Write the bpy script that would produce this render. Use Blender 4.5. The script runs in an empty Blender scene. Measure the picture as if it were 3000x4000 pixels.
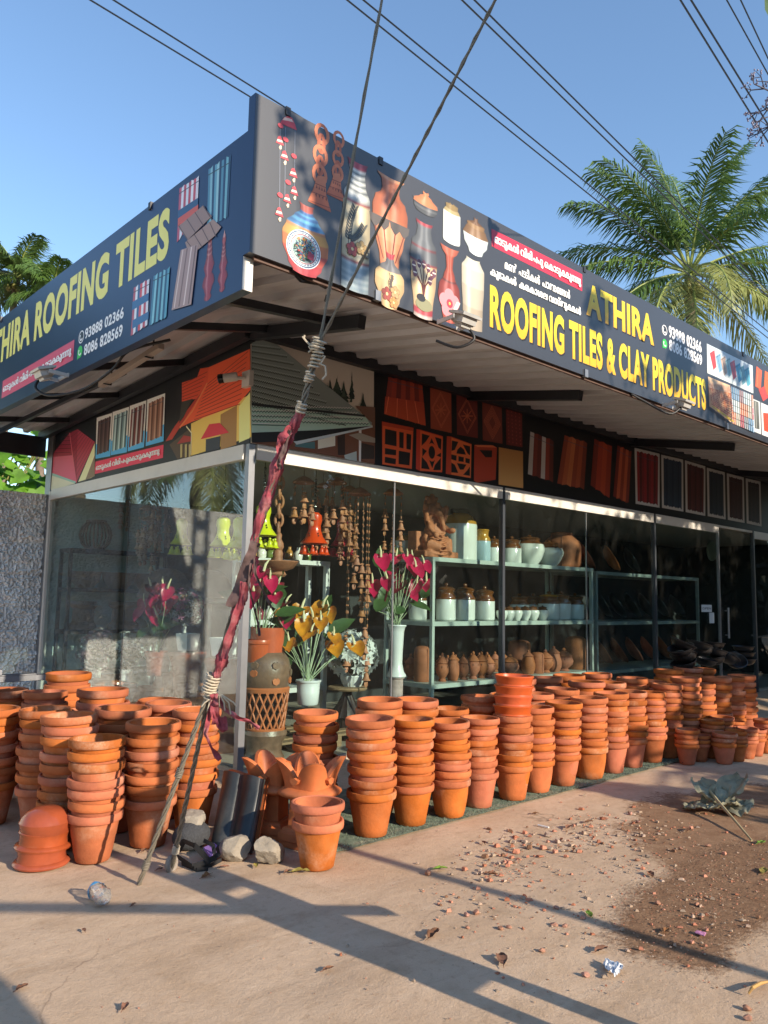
import bpy, bmesh, math, random
from math import sin, cos, pi, radians, sqrt, atan2
from mathutils import Vector, Matrix, noise
from mathutils.geometry import tessellate_polygon
random.seed(7)
sc = bpy.context.scene
COL = sc.collection
# ------------------------------------------------------------------ camera
CC = Vector((-3.6919, -5.7129, 1.5)); FPX = 3057.4853
CR = Vector((0.73183663, -0.68120619, 0.01932041)); CU = Vector((-0.08842594, -0.06681083, 0.99383961)); CD = Vector((0.67571888, 0.72903665, 0.10913091))
cam_d = bpy.data.cameras.new('camera'); cam = bpy.data.objects.new('camera', cam_d); COL.objects.link(cam)
cam_d.sensor_fit = 'HORIZONTAL'; cam_d.sensor_width = 36; cam_d.lens = 36 * FPX / 3000; cam_d.clip_end = 2000; cam_d.clip_start = .05
M = Matrix((CR, CU, -CD)).transposed().to_4x4(); M.translation = CC; cam.matrix_world = M
sc.camera = cam
# ------------------------------------------------------------------ light
SUN_EL = radians(21.5); SAZ = radians(97.4)
TOSUN = Vector((-cos(SAZ) * cos(SUN_EL), -sin(SAZ) * cos(SUN_EL), sin(SUN_EL)))
wd = bpy.data.worlds.new('World'); sc.world = wd; wd.use_nodes = True
nt = wd.node_tree; bg = nt.nodes['Background']
sky = nt.nodes.new('ShaderNodeTexSky'); sky.sky_type = 'NISHITA'; sky.sun_disc = False
sky.sun_elevation = SUN_EL; sky.sun_rotation = atan2(TOSUN.x, TOSUN.y)
sky.air_density = 1.15; sky.dust_density = .15; sky.ozone_density = 3.2; sky.altitude = 0
nt.links.new(sky.outputs[0], bg.inputs[0]); bg.inputs[1].default_value = .145
sl = bpy.data.lights.new('sun', 'SUN'); sl.energy = 4.2; sl.angle = radians(.5); sl.color = (1, .86, .68)
so = bpy.data.objects.new('sun', sl); COL.objects.link(so); so.rotation_euler = TOSUN.to_track_quat('Z', 'Y').to_euler(); so.location = (0, -10, 12)
vs = sc.view_settings; vs.view_transform = 'Standard'; vs.look = 'None'; vs.exposure = .88; vs.gamma = 1
sc.cycles.transparent_max_bounces = 24; sc.cycles.max_bounces = 8; sc.cycles.caustics_reflective = False; sc.cycles.caustics_refractive = False
# ------------------------------------------------------------------ pixel -> place (measuring)
K = 3000 / 1659
def ray(x, y): return CD + CR * ((x - 1500) / FPX) - CU * ((y - 2000) / FPX)
def onz(x, y, Z=0.): d = ray(x, y); return CC + d * ((Z - CC.z) / d.z)
def onx(x, y, X=0.): d = ray(x, y); return CC + d * ((X - CC.x) / d.x)
def ony(x, y, Y=0.): d = ray(x, y); return CC + d * ((Y - CC.y) / d.y)
def G(u, v, Z=0.): return onz(u * K, v * K, Z)
def FY(u, v, Y=0.): return ony(u * K, v * K, Y)
def FX(u, v, X=0.): return onx(u * K, v * K, X)
# ------------------------------------------------------------------ objects
ORG = {}
def tag(o, label=None, cat=None, group=None, kind=None):
    if label: o['label'] = label
    if cat: o['category'] = cat
    if group: o['group'] = group
    if kind: o['kind'] = kind
    return o
def T(name, label, cat, loc=(0, 0, 0), group=None):
    o = bpy.data.objects.new(name, None); COL.objects.link(o); o.location = loc; o.empty_display_size = .1
    ORG[o.name] = Vector(loc); return tag(o, label, cat, group)
def dup(root, loc=None, rot=None, label=None, group=None, scale=None):
    def cp(o, par):
        c = o.copy(); COL.objects.link(c)
        if par: c.parent = par
        for ch in o.children: cp(ch, c)
        return c
    c = cp(root, None)
    if loc is not None: c.location = loc
    if rot is not None: c.rotation_euler = rot
    if scale is not None: c.scale = scale if hasattr(scale, '__len__') else (scale,) * 3
    if label: c['label'] = label
    if group: c['group'] = group
    return c
class MB:
    def __init__(s): s.v = []; s.f = []; s.m = []; s.c = None
    def add(s, vs, fs, mi=0, col=None):
        n = len(s.v); s.v += [tuple(p) for p in vs]; s.f += [tuple(i + n for i in f) for f in fs]; s.m += [mi] * len(fs)
        if s.c is not None:
            if col is None: col = (1, 1, 1)
            s.c += (list(col) if isinstance(col, list) else [col] * len(vs))
        return s
    def box(s, x0, x1, y0, y1, z0, z1, mi=0, bev=0):
        return s.obox(Vector(((x0 + x1) / 2, (y0 + y1) / 2, (z0 + z1) / 2)), Vector((1, 0, 0)), Vector((0, 1, 0)), Vector((0, 0, 1)), abs(x1 - x0), abs(y1 - y0), abs(z1 - z0), mi)
    def obox(s, c, ax, ay, az, sx, sy, sz, mi=0):
        vs = [c + ax * (i * sx / 2) + ay * (j * sy / 2) + az * (k * sz / 2) for i in (-1, 1) for j in (-1, 1) for k in (-1, 1)]
        return s.add(vs, [(0, 1, 3, 2), (4, 6, 7, 5), (0, 4, 5, 1), (2, 3, 7, 6), (0, 2, 6, 4), (1, 5, 7, 3)], mi)
    def bar(s, a, b, w, h, up=Vector((0, 0, 1)), mi=0):
        a = Vector(a); b = Vector(b); d = (b - a).normalized(); x = d.cross(up).normalized(); z = x.cross(d)
        return s.obox((a + b) / 2, x, d, z, w, (b - a).length, h, mi)
    def lathe(s, prof, n=24, mt=None, mi=0, a0=0., a1=2 * pi, wob=None, cap=True):
        full = abs(a1 - a0 - 2 * pi) < 1e-6; k = n if full else n + 1; vs = []
        for (r, z) in prof:
            for i in range(k):
                a = a0 + (a1 - a0) * i / n; rr = r * (wob(a, z) if wob else 1)
                p = Vector((rr * cos(a), rr * sin(a), z)); vs.append(mt @ p if mt else p)
        fs = []
        for j in range(len(prof) - 1):
            for i in range(n):
                i2 = (i + 1) % k if full else i + 1
                fs.append((j * k + i, j * k + i2, (j + 1) * k + i2, (j + 1) * k + i))
        if cap and full:
            if prof[0][0] > 1e-5: fs.append(tuple(range(k))[::-1])
            if prof[-1][0] > 1e-5: fs.append(tuple((len(prof) - 1) * k + i for i in range(k)))
        return s.add(vs, fs, mi)
    def tube(s, pts, r, n=8, mi=0, closed=False):
        pts = [Vector(p) for p in pts]; L = len(pts); vs = []; u = None
        for i, p in enumerate(pts):
            if closed: d = pts[(i + 1) % L] - pts[i - 1]
            else: d = pts[min(i + 1, L - 1)] - pts[max(i - 1, 0)]
            d.normalize()
            if u is None: u = d.orthogonal().normalized()
            u = (u - d * u.dot(d));
            if u.length < 1e-6: u = d.orthogonal()
            u.normalize(); w = d.cross(u); rr = r[i] if hasattr(r, '__len__') else r
            vs += [p + (u * cos(2 * pi * k / n) + w * sin(2 * pi * k / n)) * rr for k in range(n)]
        fs = []
        for i in range(L if closed else L - 1):
            j = (i + 1) % L
            fs += [(i * n + k, i * n + (k + 1) % n, j * n + (k + 1) % n, j * n + k) for k in range(n)]
        if not closed: fs += [tuple(range(n))[::-1], tuple((L - 1) * n + k for k in range(n))]
        return s.add(vs, fs, mi)
    def ell(s, c, rx, ry, rz, n=12, m=8, mt=None, mi=0):
        c = Vector(c); prof = [(max(1e-6, sin(pi * j / m)), -cos(pi * j / m)) for j in range(m + 1)]
        q = Matrix.Translation(c) @ (mt.to_4x4() if mt else Matrix()) @ Matrix.Diagonal((rx, ry, rz, 1))
        return s.lathe(prof, n, q, mi, cap=False)
    def grid(s, nu, nv, fn, mi=0, col=None):
        vs = [fn(i / nu, j / nv) for j in range(nv + 1) for i in range(nu + 1)]
        fs = [(j * (nu + 1) + i, j * (nu + 1) + i + 1, (j + 1) * (nu + 1) + i + 1, (j + 1) * (nu + 1) + i) for j in range(nv) for i in range(nu)]
        cl = [col(i / nu, j / nv) for j in range(nv + 1) for i in range(nu + 1)] if col else None
        return s.add(vs, fs, mi, cl)
    def slab(s, pts, fn, t0, t1, mi=0):
        """extruded 2D outline: fn(a, b, t) -> 3D"""
        n = len(pts); tri = tessellate_polygon([[Vector((p[0], p[1], 0)) for p in pts]])
        vs = [fn(p[0], p[1], t0) for p in pts] + [fn(p[0], p[1], t1) for p in pts]
        fs = [tuple(t) for t in tri] + [tuple(i + n for i in t[::-1]) for t in tri] + [(i, (i + 1) % n, (i + 1) % n + n, i + n) for i in range(n)]
        return s.add(vs, fs, mi)
    def build(s, name, mats, parent=None, ang=40, smooth=True, fixn=True, local=False):
        me = bpy.data.meshes.new(name)
        off = Vector((0, 0, 0)) if (parent is None or local) else ORG.get(parent.name, Vector((0, 0, 0)))
        me.from_pydata([(x - off.x, y - off.y, z - off.z) for x, y, z in s.v], [], s.f)
        for m in (mats if isinstance(mats, (list, tuple)) else [mats]): me.materials.append(m)
        me.polygons.foreach_set('material_index', s.m)
        if s.c is not None:
            at = me.color_attributes.new('Col', 'FLOAT_COLOR', 'POINT')
            at.data.foreach_set('color', [q for c in s.c for q in (c[0], c[1], c[2], 1)])
        if fixn:
            bm = bmesh.new(); bm.from_mesh(me); bmesh.ops.recalc_face_normals(bm, faces=bm.faces); bm.to_mesh(me); bm.free()
        me.validate()
        if smooth:
            me.shade_smooth()
            if ang < 170: me.set_sharp_from_angle(angle=radians(ang))
        o = bpy.data.objects.new(name, me); COL.objects.link(o)
        if parent: o.parent = parent; ORG[o.name] = off
        return o
# ------------------------------------------------------------------ materials
def lin(c): return c / 12.92 if c <= .04045 else ((c + .055) / 1.055) ** 2.4
def C(h): h = h.lstrip('#'); return tuple(lin(int(h[i:i + 2], 16) / 255) for i in (0, 2, 4))
MATS = {}
def pm(name, col, rough=.6, metal=0., var=.0, scale=8., bump=0., bscale=None, objvar=0., coat=0., dust=None, damt=.4, dscale=3., spec=.5, stretch=None, trans=0., bloom=None):
    if name in MATS: return MATS[name]
    if isinstance(col, str): col = C(col)
    m = bpy.data.materials.new(name); m.use_nodes = True; n = m.node_tree.nodes; l = m.node_tree.links; b = n['Principled BSDF']
    b.inputs['Roughness'].default_value = rough; b.inputs['Metallic'].default_value = metal; b.inputs['Coat Weight'].default_value = coat; b.inputs['Coat Roughness'].default_value = .06
    b.inputs['Specular IOR Level'].default_value = spec
    tc = n.new('ShaderNodeTexCoord'); src = tc.outputs['Object']
    if stretch:
        mp = n.new('ShaderNodeMapping'); mp.inputs['Scale'].default_value = stretch; l.new(src, mp.inputs[0]); src = mp.outputs[0]
    oi = None
    if objvar or var or dust:
        oi = n.new('ShaderNodeObjectInfo')
        ad = n.new('ShaderNodeVectorMath'); ad.operation = 'MULTIPLY_ADD'; ad.inputs[1].default_value = (1, 1, 1)
        cb = n.new('ShaderNodeCombineXYZ'); ml = n.new('ShaderNodeMath'); ml.operation = 'MULTIPLY'; ml.inputs[1].default_value = 37.
        l.new(oi.outputs['Random'], ml.inputs[0]); l.new(ml.outputs[0], cb.inputs[0]); l.new(ml.outputs[0], cb.inputs[2]); l.new(src, ad.inputs[0]); l.new(cb.outputs[0], ad.inputs[2]); src = ad.outputs[0]
    def noi(sc_, det=6, ro=.6):
        t = n.new('ShaderNodeTexNoise'); t.inputs['Scale'].default_value = sc_; t.inputs['Detail'].default_value = det; t.inputs['Roughness'].default_value = ro; l.new(src, t.inputs['Vector']); return t.outputs['Fac']
    rgb = n.new('ShaderNodeRGB'); rgb.outputs[0].default_value = (*col, 1); cur = rgb.outputs[0]
    if objvar:
        hs = n.new('ShaderNodeHueSaturation'); mr = n.new('ShaderNodeMapRange'); mr.inputs[3].default_value = 1 - objvar; mr.inputs[4].default_value = 1 + objvar
        l.new(oi.outputs['Random'], mr.inputs[0]); l.new(mr.outputs[0], hs.inputs['Value'])
        w = n.new('ShaderNodeTexWhiteNoise'); w.noise_dimensions = '1D'; l.new(oi.outputs['Random'], w.inputs['W'])
        m2 = n.new('ShaderNodeMapRange'); m2.inputs[3].default_value = .5 - .007 * objvar / .2; m2.inputs[4].default_value = .5 + .007 * objvar / .2; l.new(w.outputs['Value'], m2.inputs[0]); l.new(m2.outputs[0], hs.inputs['Hue'])
        m3 = n.new('ShaderNodeMapRange'); m3.inputs[3].default_value = 1 - objvar * .7; m3.inputs[4].default_value = 1 + objvar * .15; l.new(w.outputs['Value'], m3.inputs[0]); l.new(m3.outputs[0], hs.inputs['Saturation'])
        l.new(cur, hs.inputs['Color']); cur = hs.outputs[0]
    if var:
        mx = n.new('ShaderNodeMix'); mx.data_type = 'RGBA'; mx.blend_type = 'MULTIPLY'; mx.inputs[0].default_value = 1
        mr = n.new('ShaderNodeMapRange'); mr.inputs[1].default_value = .3; mr.inputs[2].default_value = .7; mr.inputs[3].default_value = 1 - var; mr.inputs[4].default_value = 1 + var * .6
        l.new(noi(scale), mr.inputs[0]); l.new(cur, mx.inputs[6]); l.new(mr.outputs[0], mx.inputs[7]); cur = mx.outputs[2]
    if dust:
        mx = n.new('ShaderNodeMix'); mx.data_type = 'RGBA'; mr = n.new('ShaderNodeMapRange'); mr.inputs[1].default_value = .48; mr.inputs[2].default_value = .75; mr.inputs[4].default_value = damt
        l.new(noi(dscale, 8, .65), mr.inputs[0]); l.new(mr.outputs[0], mx.inputs[0]); l.new(cur, mx.inputs[6]); mx.inputs[7].default_value = (*(C(dust) if isinstance(dust, str) else dust), 1); cur = mx.outputs[2]
    if bloom:      # salt bloom and soot marks
        for bc, sc_, lo, hi, am in (bloom, 3.1, .56, .72, .6), ((.06, .03, .02), 2.3, .62, .8, .55):
            mx = n.new('ShaderNodeMix'); mx.data_type = 'RGBA'; mr = n.new('ShaderNodeMapRange'); mr.inputs[1].default_value = lo; mr.inputs[2].default_value = hi; mr.inputs[4].default_value = am
            mt_ = n.new('ShaderNodeMath'); mt_.operation = 'MULTIPLY'; l.new(noi(sc_, 4, .5), mr.inputs[0]); m9 = n.new('ShaderNodeMapRange'); m9.inputs[1].default_value = .3; m9.inputs[2].default_value = .6; l.new(noi(sc_ * 14, 6, .7), m9.inputs[0]); l.new(mr.outputs[0], mt_.inputs[0]); l.new(m9.outputs[0], mt_.inputs[1]); l.new(mt_.outputs[0], mx.inputs[0]); l.new(cur, mx.inputs[6]); mx.inputs[7].default_value = (*bc, 1); cur = mx.outputs[2]
    l.new(cur, b.inputs['Base Color'])
    if bump:
        bp = n.new('ShaderNodeBump'); bp.inputs['Strength'].default_value = bump; bp.inputs['Distance'].default_value = .01; l.new(noi(bscale or scale * 4, 8), bp.inputs['Height']); l.new(bp.outputs[0], b.inputs['Normal'])
    if trans:
        tr = n.new('ShaderNodeBsdfTranslucent'); l.new(cur, tr.inputs[0]); ms = n.new('ShaderNodeMixShader'); ms.inputs[0].default_value = trans; l.new(b.outputs[0], ms.inputs[1]); l.new(tr.outputs[0], ms.inputs[2]); l.new(ms.outputs[0], n['Material Output'].inputs[0])
    MATS[name] = m; return m
def attr_mat(name, rough=.4, coat=0., bump=0., bscale=60):
    m = bpy.data.materials.new(name); m.use_nodes = True; n = m.node_tree.nodes; l = m.node_tree.links; b = n['Principled BSDF']
    a = n.new('ShaderNodeAttribute'); a.attribute_name = 'Col'; b.inputs['Roughness'].default_value = rough; b.inputs['Coat Weight'].default_value = coat
    l.new(a.outputs['Color'], b.inputs['Base Color'])
    if bump:
        t = n.new('ShaderNodeTexNoise'); t.inputs['Scale'].default_value = bscale; t.inputs['Detail'].default_value = 8; bp = n.new('ShaderNodeBump'); bp.inputs['Strength'].default_value = bump; bp.inputs['Distance'].default_value = .01
        l.new(t.outputs['Fac'], bp.inputs['Height']); l.new(bp.outputs[0], b.inputs['Normal'])
    MATS[name] = m; return m
def glass_mat(name, tint=(.86, .93, .92), refl=1.0, haze=.0):
    m = bpy.data.materials.new(name); m.use_nodes = True; n = m.node_tree.nodes; l = m.node_tree.links; n.remove(n['Principled BSDF'])
    tr = n.new('ShaderNodeBsdfTransparent'); tr.inputs[0].default_value = (*tint, 1); gl = n.new('ShaderNodeBsdfGlossy'); gl.inputs['Roughness'].default_value = .012
    fr = n.new('ShaderNodeFresnel'); gd = n.new('ShaderNodeNewGeometry'); ir = n.new('ShaderNodeMapRange'); ir.inputs[3].default_value = 1.52; ir.inputs[4].default_value = 1 / 1.52; l.new(gd.outputs['Backfacing'], ir.inputs[0]); l.new(ir.outputs[0], fr.inputs[0]); mu = n.new('ShaderNodeMath'); mu.operation = 'MULTIPLY'; mu.inputs[1].default_value = refl; mu.use_clamp = True; l.new(fr.outputs[0], mu.inputs[0])
    mx = n.new('ShaderNodeMixShader'); l.new(mu.outputs[0], mx.inputs[0]); l.new(tr.outputs[0], mx.inputs[1]); l.new(gl.outputs[0], mx.inputs[2])
    last = mx.outputs[0]
    if haze:   # dust film on the pane
        df = n.new('ShaderNodeBsdfDiffuse'); df.inputs[0].default_value = (.5, .47, .43, 1); t = n.new('ShaderNodeTexNoise'); t.inputs['Scale'].default_value = 2.2; t.inputs['Detail'].default_value = 9; t.inputs['Roughness'].default_value = .7
        tc = n.new('ShaderNodeTexCoord'); l.new(tc.outputs['Object'], t.inputs['Vector'])
        mr = n.new('ShaderNodeMapRange'); mr.inputs[1].default_value = .35; mr.inputs[2].default_value = .75; mr.inputs[3].default_value = haze * .3; mr.inputs[4].default_value = haze; l.new(t.outputs['Fac'], mr.inputs[0])
        m2 = n.new('ShaderNodeMixShader'); l.new(mr.outputs[0], m2.inputs[0]); l.new(last, m2.inputs[1]); l.new(df.outputs[0], m2.inputs[2]); last = m2.outputs[0]
    l.new(last, n['Material Output'].inputs[0]); MATS[name] = m; return m
STEEL = pm('dark_painted_steel', '#23262c', .45, var=.25, scale=6, bump=.05)
ALU = pm('grey_aluminium', '#8d8f93', .38, metal=.6, var=.1, scale=5)
WHITE = pm('white_metal_band', '#d6d2ca', .4, var=.08, scale=2, dust='#8a8378', damt=.25, dscale=4)
TERRA = pm('terracotta', (.43, .112, .029), .88, var=.32, scale=5, bump=.22, bscale=60, objvar=.17, dust='#bd7a4e', damt=.36, dscale=6, spec=.2, bloom=(.58, .38, .26))
TERRA_D = pm('terracotta_brown', (.33, .105, .04), .7, var=.25, scale=10, bump=.15, bscale=60, objvar=.15, spec=.3)
GLAZE = pm('red_glazed_clay', (.31, .062, .024), .22, var=.2, scale=9, objvar=.12, bump=.03, bscale=40)
BLACKCLAY = pm('black_burnished_clay', (.018, .018, .02), .33, var=.4, scale=8, objvar=.2)
PRINT = attr_mat('printed_flex', .42)
PRINT_D = attr_mat('printed_flex_matt', .6)
GLASS = glass_mat('shop_glass', refl=.55, haze=.012)
GLASS_L = glass_mat('shop_glass_side', refl=1.35, haze=.03)
# ================================================================== GROUND
def q6(x, y): p = onz(1500 + x * .9042, 3000 + y * .9042); return (p.x, p.y)
DAMP = [q6(*p) for p in [(1085, 520), (1050, 570), (1010, 620), (985, 670), (980, 730), (1040, 785), (1110, 810), (1200, 840), (1320, 865), (1440, 872), (1500, 835), (1485, 790), (1540, 735), (1659, 690), (1800, 640), (2100, 560), (2300, 430), (2100, 330), (1700, 300), (1480, 330), (1380, 380), (1300, 430), (1190, 480)]]
SOIL = [q6(*p) for p in [(1040, 300), (1010, 230), (1090, 150), (1250, 105), (1500, 70), (1900, 60), (2600, 80), (3000, 300), (2500, 640), (1659, 560), (1300, 500), (1130, 380)]]
def sdist(poly, x, y):
    ins = False; d = 1e9; n = len(poly)
    for i in range(n):
        x0, y0 = poly[i]; x1, y1 = poly[(i + 1) % n]
        if (y0 > y) != (y1 > y) and x < (x1 - x0) * (y - y0) / (y1 - y0) + x0: ins = not ins
        ex, ey = x1 - x0, y1 - y0; t = max(0, min(1, ((x - x0) * ex + (y - y0) * ey) / (ex * ex + ey * ey)))
        d = min(d, (x - x0 - t * ex) ** 2 + (y - y0 - t * ey) ** 2)
    d = sqrt(d); return d if ins else -d
def axis(lo, hi, st, far):
    a = []; v = lo
    while v < hi: a.append(v); v += st
    a.append(hi); s = st; v = hi; up = []
    while v < far: s *= 1.7; v += s; up.append(v)
    s = st; v = lo; dn = []
    while v > -far: s *= 1.7; v -= s; dn.append(v)
    return dn[::-1] + a + up
gx = axis(-4.5, 6.5, .05, 300); gy = axis(-5.4, .6, .05, 300)
g = MB(); nx, ny = len(gx), len(gy); damp = []
for y in gy:
    for x in gx:
        near = -4.4 < x < 6.4 and -5.3 < y < .5
        g.v.append((x, y, noise.noise((x * 1.3, y * 1.3, 0)) * .006 + noise.noise((x * 7, y * 7, 3)) * .003 - .004 if near else -.004))
        if -1.5 < x < 6.6 and -5 < y < 0:
            w = noise.noise((x * 3, y * 3, 5)) * .07 + noise.noise((x * 9, y * 9, 7)) * .04
            a = sdist(DAMP, x, y) + w; b_ = sdist(SOIL, x, y) + w * 2
            damp.append((max(0, min(1, a / .22 + .5)), max(0, min(1, b_ / .35 + .4))))
        else: damp.append((0, 0))
g.f = [(j * nx + i, j * nx + i + 1, (j + 1) * nx + i + 1, (j + 1) * nx + i) for j in range(ny - 1) for i in range(nx - 1)]; g.m = [0] * len(g.f)
gm = bpy.data.materials.new('dusty_concrete_ground'); gm.use_nodes = True
n = gm.node_tree.nodes; l = gm.node_tree.links; bs = n['Principled BSDF']
tc = n.new('ShaderNodeTexCoord')
def NZ(scale, det=8, ro=.62, vec=None):
    t = n.new('ShaderNodeTexNoise'); t.inputs['Scale'].default_value = scale; t.inputs['Detail'].default_value = det; t.inputs['Roughness'].default_value = ro; l.new(vec or tc.outputs['Object'], t.inputs['Vector']); return t.outputs['Fac']
def MR(src, a, b, c=0., d=1.):
    t = n.new('ShaderNodeMapRange'); t.inputs[1].default_value = a; t.inputs[2].default_value = b; t.inputs[3].default_value = c; t.inputs[4].default_value = d; l.new(src, t.inputs[0]); return t.outputs[0]
def MX(f, a, b, bt='MIX'):
    t = n.new('ShaderNodeMix'); t.data_type = 'RGBA'; t.blend_type = bt
    for s, i in ((f, 0), (a, 6), (b, 7)):
        if isinstance(s, (tuple, list)): t.inputs[i].default_value = (*s, 1)
        elif isinstance(s, (int, float)): t.inputs[i].default_value = s
        else: l.new(s, t.inputs[i])
    return t.outputs[2]
def MA(op, a, b):
    t = n.new('ShaderNodeMath'); t.operation = op
    for s, i in ((a, 0), (b, 1)):
        if isinstance(s, (int, float)): t.inputs[i].default_value = s
        else: l.new(s, t.inputs[i])
    return t.outputs[0]
base = MX(MR(NZ(.9), .35, .68), C('#b89d82'), C('#c9b096'))
base = MX(MR(NZ(3.3), .5, .72, 0, .55), base, C('#a4896c'))
mpg = n.new('ShaderNodeMapping'); mpg.inputs['Scale'].default_value = (.35, 1.6, 1); mpg.inputs['Rotation'].default_value = (0, 0, .5); l.new(tc.outputs['Object'], mpg.inputs[0])
base = MX(MR(NZ(2.2, 10, .7, mpg.outputs[0]), .52, .75, 0, .6), base, C('#8d7660'))
base = MX(MR(NZ(5, 8, .75, mpg.outputs[0]), .58, .78, 0, .5), base, C('#dccbb4'))
vor = n.new('ShaderNodeTexVoronoi'); vor.feature = 'DISTANCE_TO_EDGE'; vor.inputs['Scale'].default_value = .55; wv = n.new('ShaderNodeVectorMath'); wv.operation = 'MULTIPLY_ADD'; wv.inputs[1].default_value = (.5, .5, .5); nzc = n.new('ShaderNodeTexNoise'); nzc.inputs['Scale'].default_value = 2.5; nzc.inputs['Detail'].default_value = 6; l.new(tc.outputs['Object'], nzc.inputs['Vector']); l.new(nzc.outputs['Color'], wv.inputs[0]); l.new(tc.outputs['Object'], wv.inputs[2]); l.new(wv.outputs[0], vor.inputs['Vector'])
base = MX(MA('MULTIPLY', MR(vor.outputs['Distance'], 0, .006, .55, 0), MR(NZ(1.1), .5, .6)), base, C('#6b5646'))
base = MX(MR(NZ(22, 10, .75), .52, .8, 0, .7), base, C('#94785c'))
base = MX(MR(NZ(60, 6, .8), .6, .8, 0, .6), base, C('#d8c2a6'))
base = MX(MR(NZ(140, 3, .8), .62, .74, 0, .75), base, C('#5c4a3e'))
at = n.new('ShaderNodeAttribute'); at.attribute_name = 'Col'; sp = n.new('ShaderNodeSeparateColor'); l.new(at.outputs['Color'], sp.inputs[0])
soilc = MX(MR(NZ(9), .35, .7), C('#7d5d45'), C('#987a5f'))
soilc = MX(MR(NZ(70, 8, .8), .5, .75, 0, .7), soilc, C('#4a3626'))
edge = MR(MA('ADD', sp.outputs[1], MR(NZ(30, 6, .7), .3, .7, -.3, .3)), .3, .65, 0, .95)
base = MX(edge, base, soilc)
dampc = MX(MR(NZ(14), .35, .7), C('#7a5c45'), C('#92745a'))
dampc = MX(MR(NZ(80, 8, .8), .5, .75, 0, .8), dampc, C('#4a3626')); dampc = MX(MR(NZ(55, 3, .7), .64, .72, 0, .7), dampc, C('#9c8062'))
edge2 = MR(MA('ADD', sp.outputs[0], MR(NZ(40, 6, .7), .3, .7, -.3, .3)), .25, .75)
base = MX(edge2, base, dampc)
l.new(base, bs.inputs['Base Color']); bs.inputs['Roughness'].default_value = .92; bs.inputs['Specular IOR Level'].default_value = .2
bp = n.new('ShaderNodeBump'); bp.inputs['Strength'].default_value = .5; bp.inputs['Distance'].default_value = .012
hh = MA('ADD', MA('MULTIPLY', NZ(90, 6, .75), .6), MA('ADD', NZ(14, 8, .7), MA('MULTIPLY', edge2, MA('MULTIPLY', NZ(35, 6, .7), 2.)))); l.new(hh, bp.inputs['Height']); l.new(bp.outputs[0], bs.inputs['Normal'])
g.c = [(a, b, 0) for a, b in damp]
tag(g.build('ground', gm, fixn=False, ang=180), kind='structure')
# green turf mat under the front row of pots
def turf():
    m = pm('green_turf_mat', '#6d7d6a', .95, var=.45, scale=14, bump=.6, bscale=160, dust='#8a7a68', damt=.7, dscale=7); return m
mt_ = MB()
mt_.grid(160, 50, lambda a, b: (-.62 + a * 6.6, -2.03 + b * 1.15 + (.012 * noise.noise((a * 20, 0, 1)) if b == 0 else 0), .007 + .004 * noise.noise((a * 90, b * 30, 0))))
for i in range(9000):
    x = -.6 + random.random() * 6.5; y = -2.02 + random.random() ** 2 * .9; a = random.random() * 6.28; h = random.uniform(.006, .016); p = Vector((x, y, .006)); d = Vector((cos(a), sin(a), 0)); t = Vector((random.uniform(-.01, .01), random.uniform(-.01, .01), h))
    mt_.add([p - d * .003, p + d * .003, p + t], [(0, 1, 2)])
mo = mt_.build('turf_mat', turf(), fixn=False, ang=180); tag(mo, 'long dusty green turf mat laid under the front row of terracotta pots', 'mat')
# ================================================================== SHOP
HB, HB2 = 2.8085, 2.676; XE = 14.; YE = 4.66; LX = -1.2755; LY = -1.893
shop = T('tile_shop', 'tile shop with glass walls, white band and sloping corrugated eaves', 'shop', (0, 0, 0))
dark_in = pm('darkened_interior_wall', '#2b2e30', .8, var=.15, scale=3); teal = pm('pale_teal_interior_wall', '#c6dedb', .7, var=.1, scale=2)
floor_m = pm('shop_floor_tile', '#b0a698', .35, var=.15, scale=4)
m = MB(); m.box(.03, XE, .03, YE, -.05, .05); m.build('floor', floor_m, shop)
m = MB(); m.box(.02, 1.62, YE - .02, YE + .1, .05, 3.6); m.build('end_wall', teal, shop)
m = MB(); m.box(1.62, XE, YE - .05, YE + .1, .05, 3.6); m.box(XE - .1, XE, .1, YE - .06, .05, 3.6); m.box(3.1, XE - .12, 2.9, 2.98, .05, 2.78); m.build('back_wall', dark_in, shop)  # inner partition added and walls coloured dark to keep the interior black
m = MB(); m.box(.06, XE - .11, .06, YE - .06, 2.80, 2.84); m.build('ceiling', pm('shop_ceiling_board', '#9a9894', .8), shop)
# sign-zone walls above the band (posters hang on them)
m = MB(); m.box(.0, XE, .0, .05, HB, 3.9); m.box(.0, .05, .052, 4.62, HB, 3.9); m.build('upper_wall', STEEL, shop)
# white band
m = MB()
for a, b in ((.062, 3.455), (3.50, 6.985), (7.035, 9.12)): m.box(a, b, -.028, .03, HB2, HB)
m.box(9.13, 10.5, -.02, .03, HB - .035, HB); m.box(10.56, XE, -.028, .03, HB2, HB)
m.build('front_band', WHITE, shop)
m = MB(); m.box(-.028, .03, .06, 4.58, HB2, HB); m.box(-.036, -.0281, .06, 4.58, HB2, HB2 + .03); m.build('side_band', WHITE, shop)
m = MB(); m.box(-.012, .05, -.012, .05, 0, HB + .0); m.build('corner_post', ALU, shop)
for x in (3.478, 7.01, 10.53):
    m = MB(); m.box(x - .022, x + .022, -.03, .03, 0, HB); m.build('post', pm('dark_anodised_post', '#4c5158', .4, metal=.5), shop)
m = MB(); m.box(-.03, .035, 4.58, 4.64, 0, HB - .02); m.build('end_post', WHITE, shop)
m = MB(); m.box(-.02, .018, 4.642, 4.83, 0, 3.75); m.build('corner_trim', ALU, shop)
for x in (1.74, 5.23):
    m = MB(); m.box(x - .007, x + .007, -.008, .008, .06, HB2); m.build('glass_joint', ALU, shop)
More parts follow.
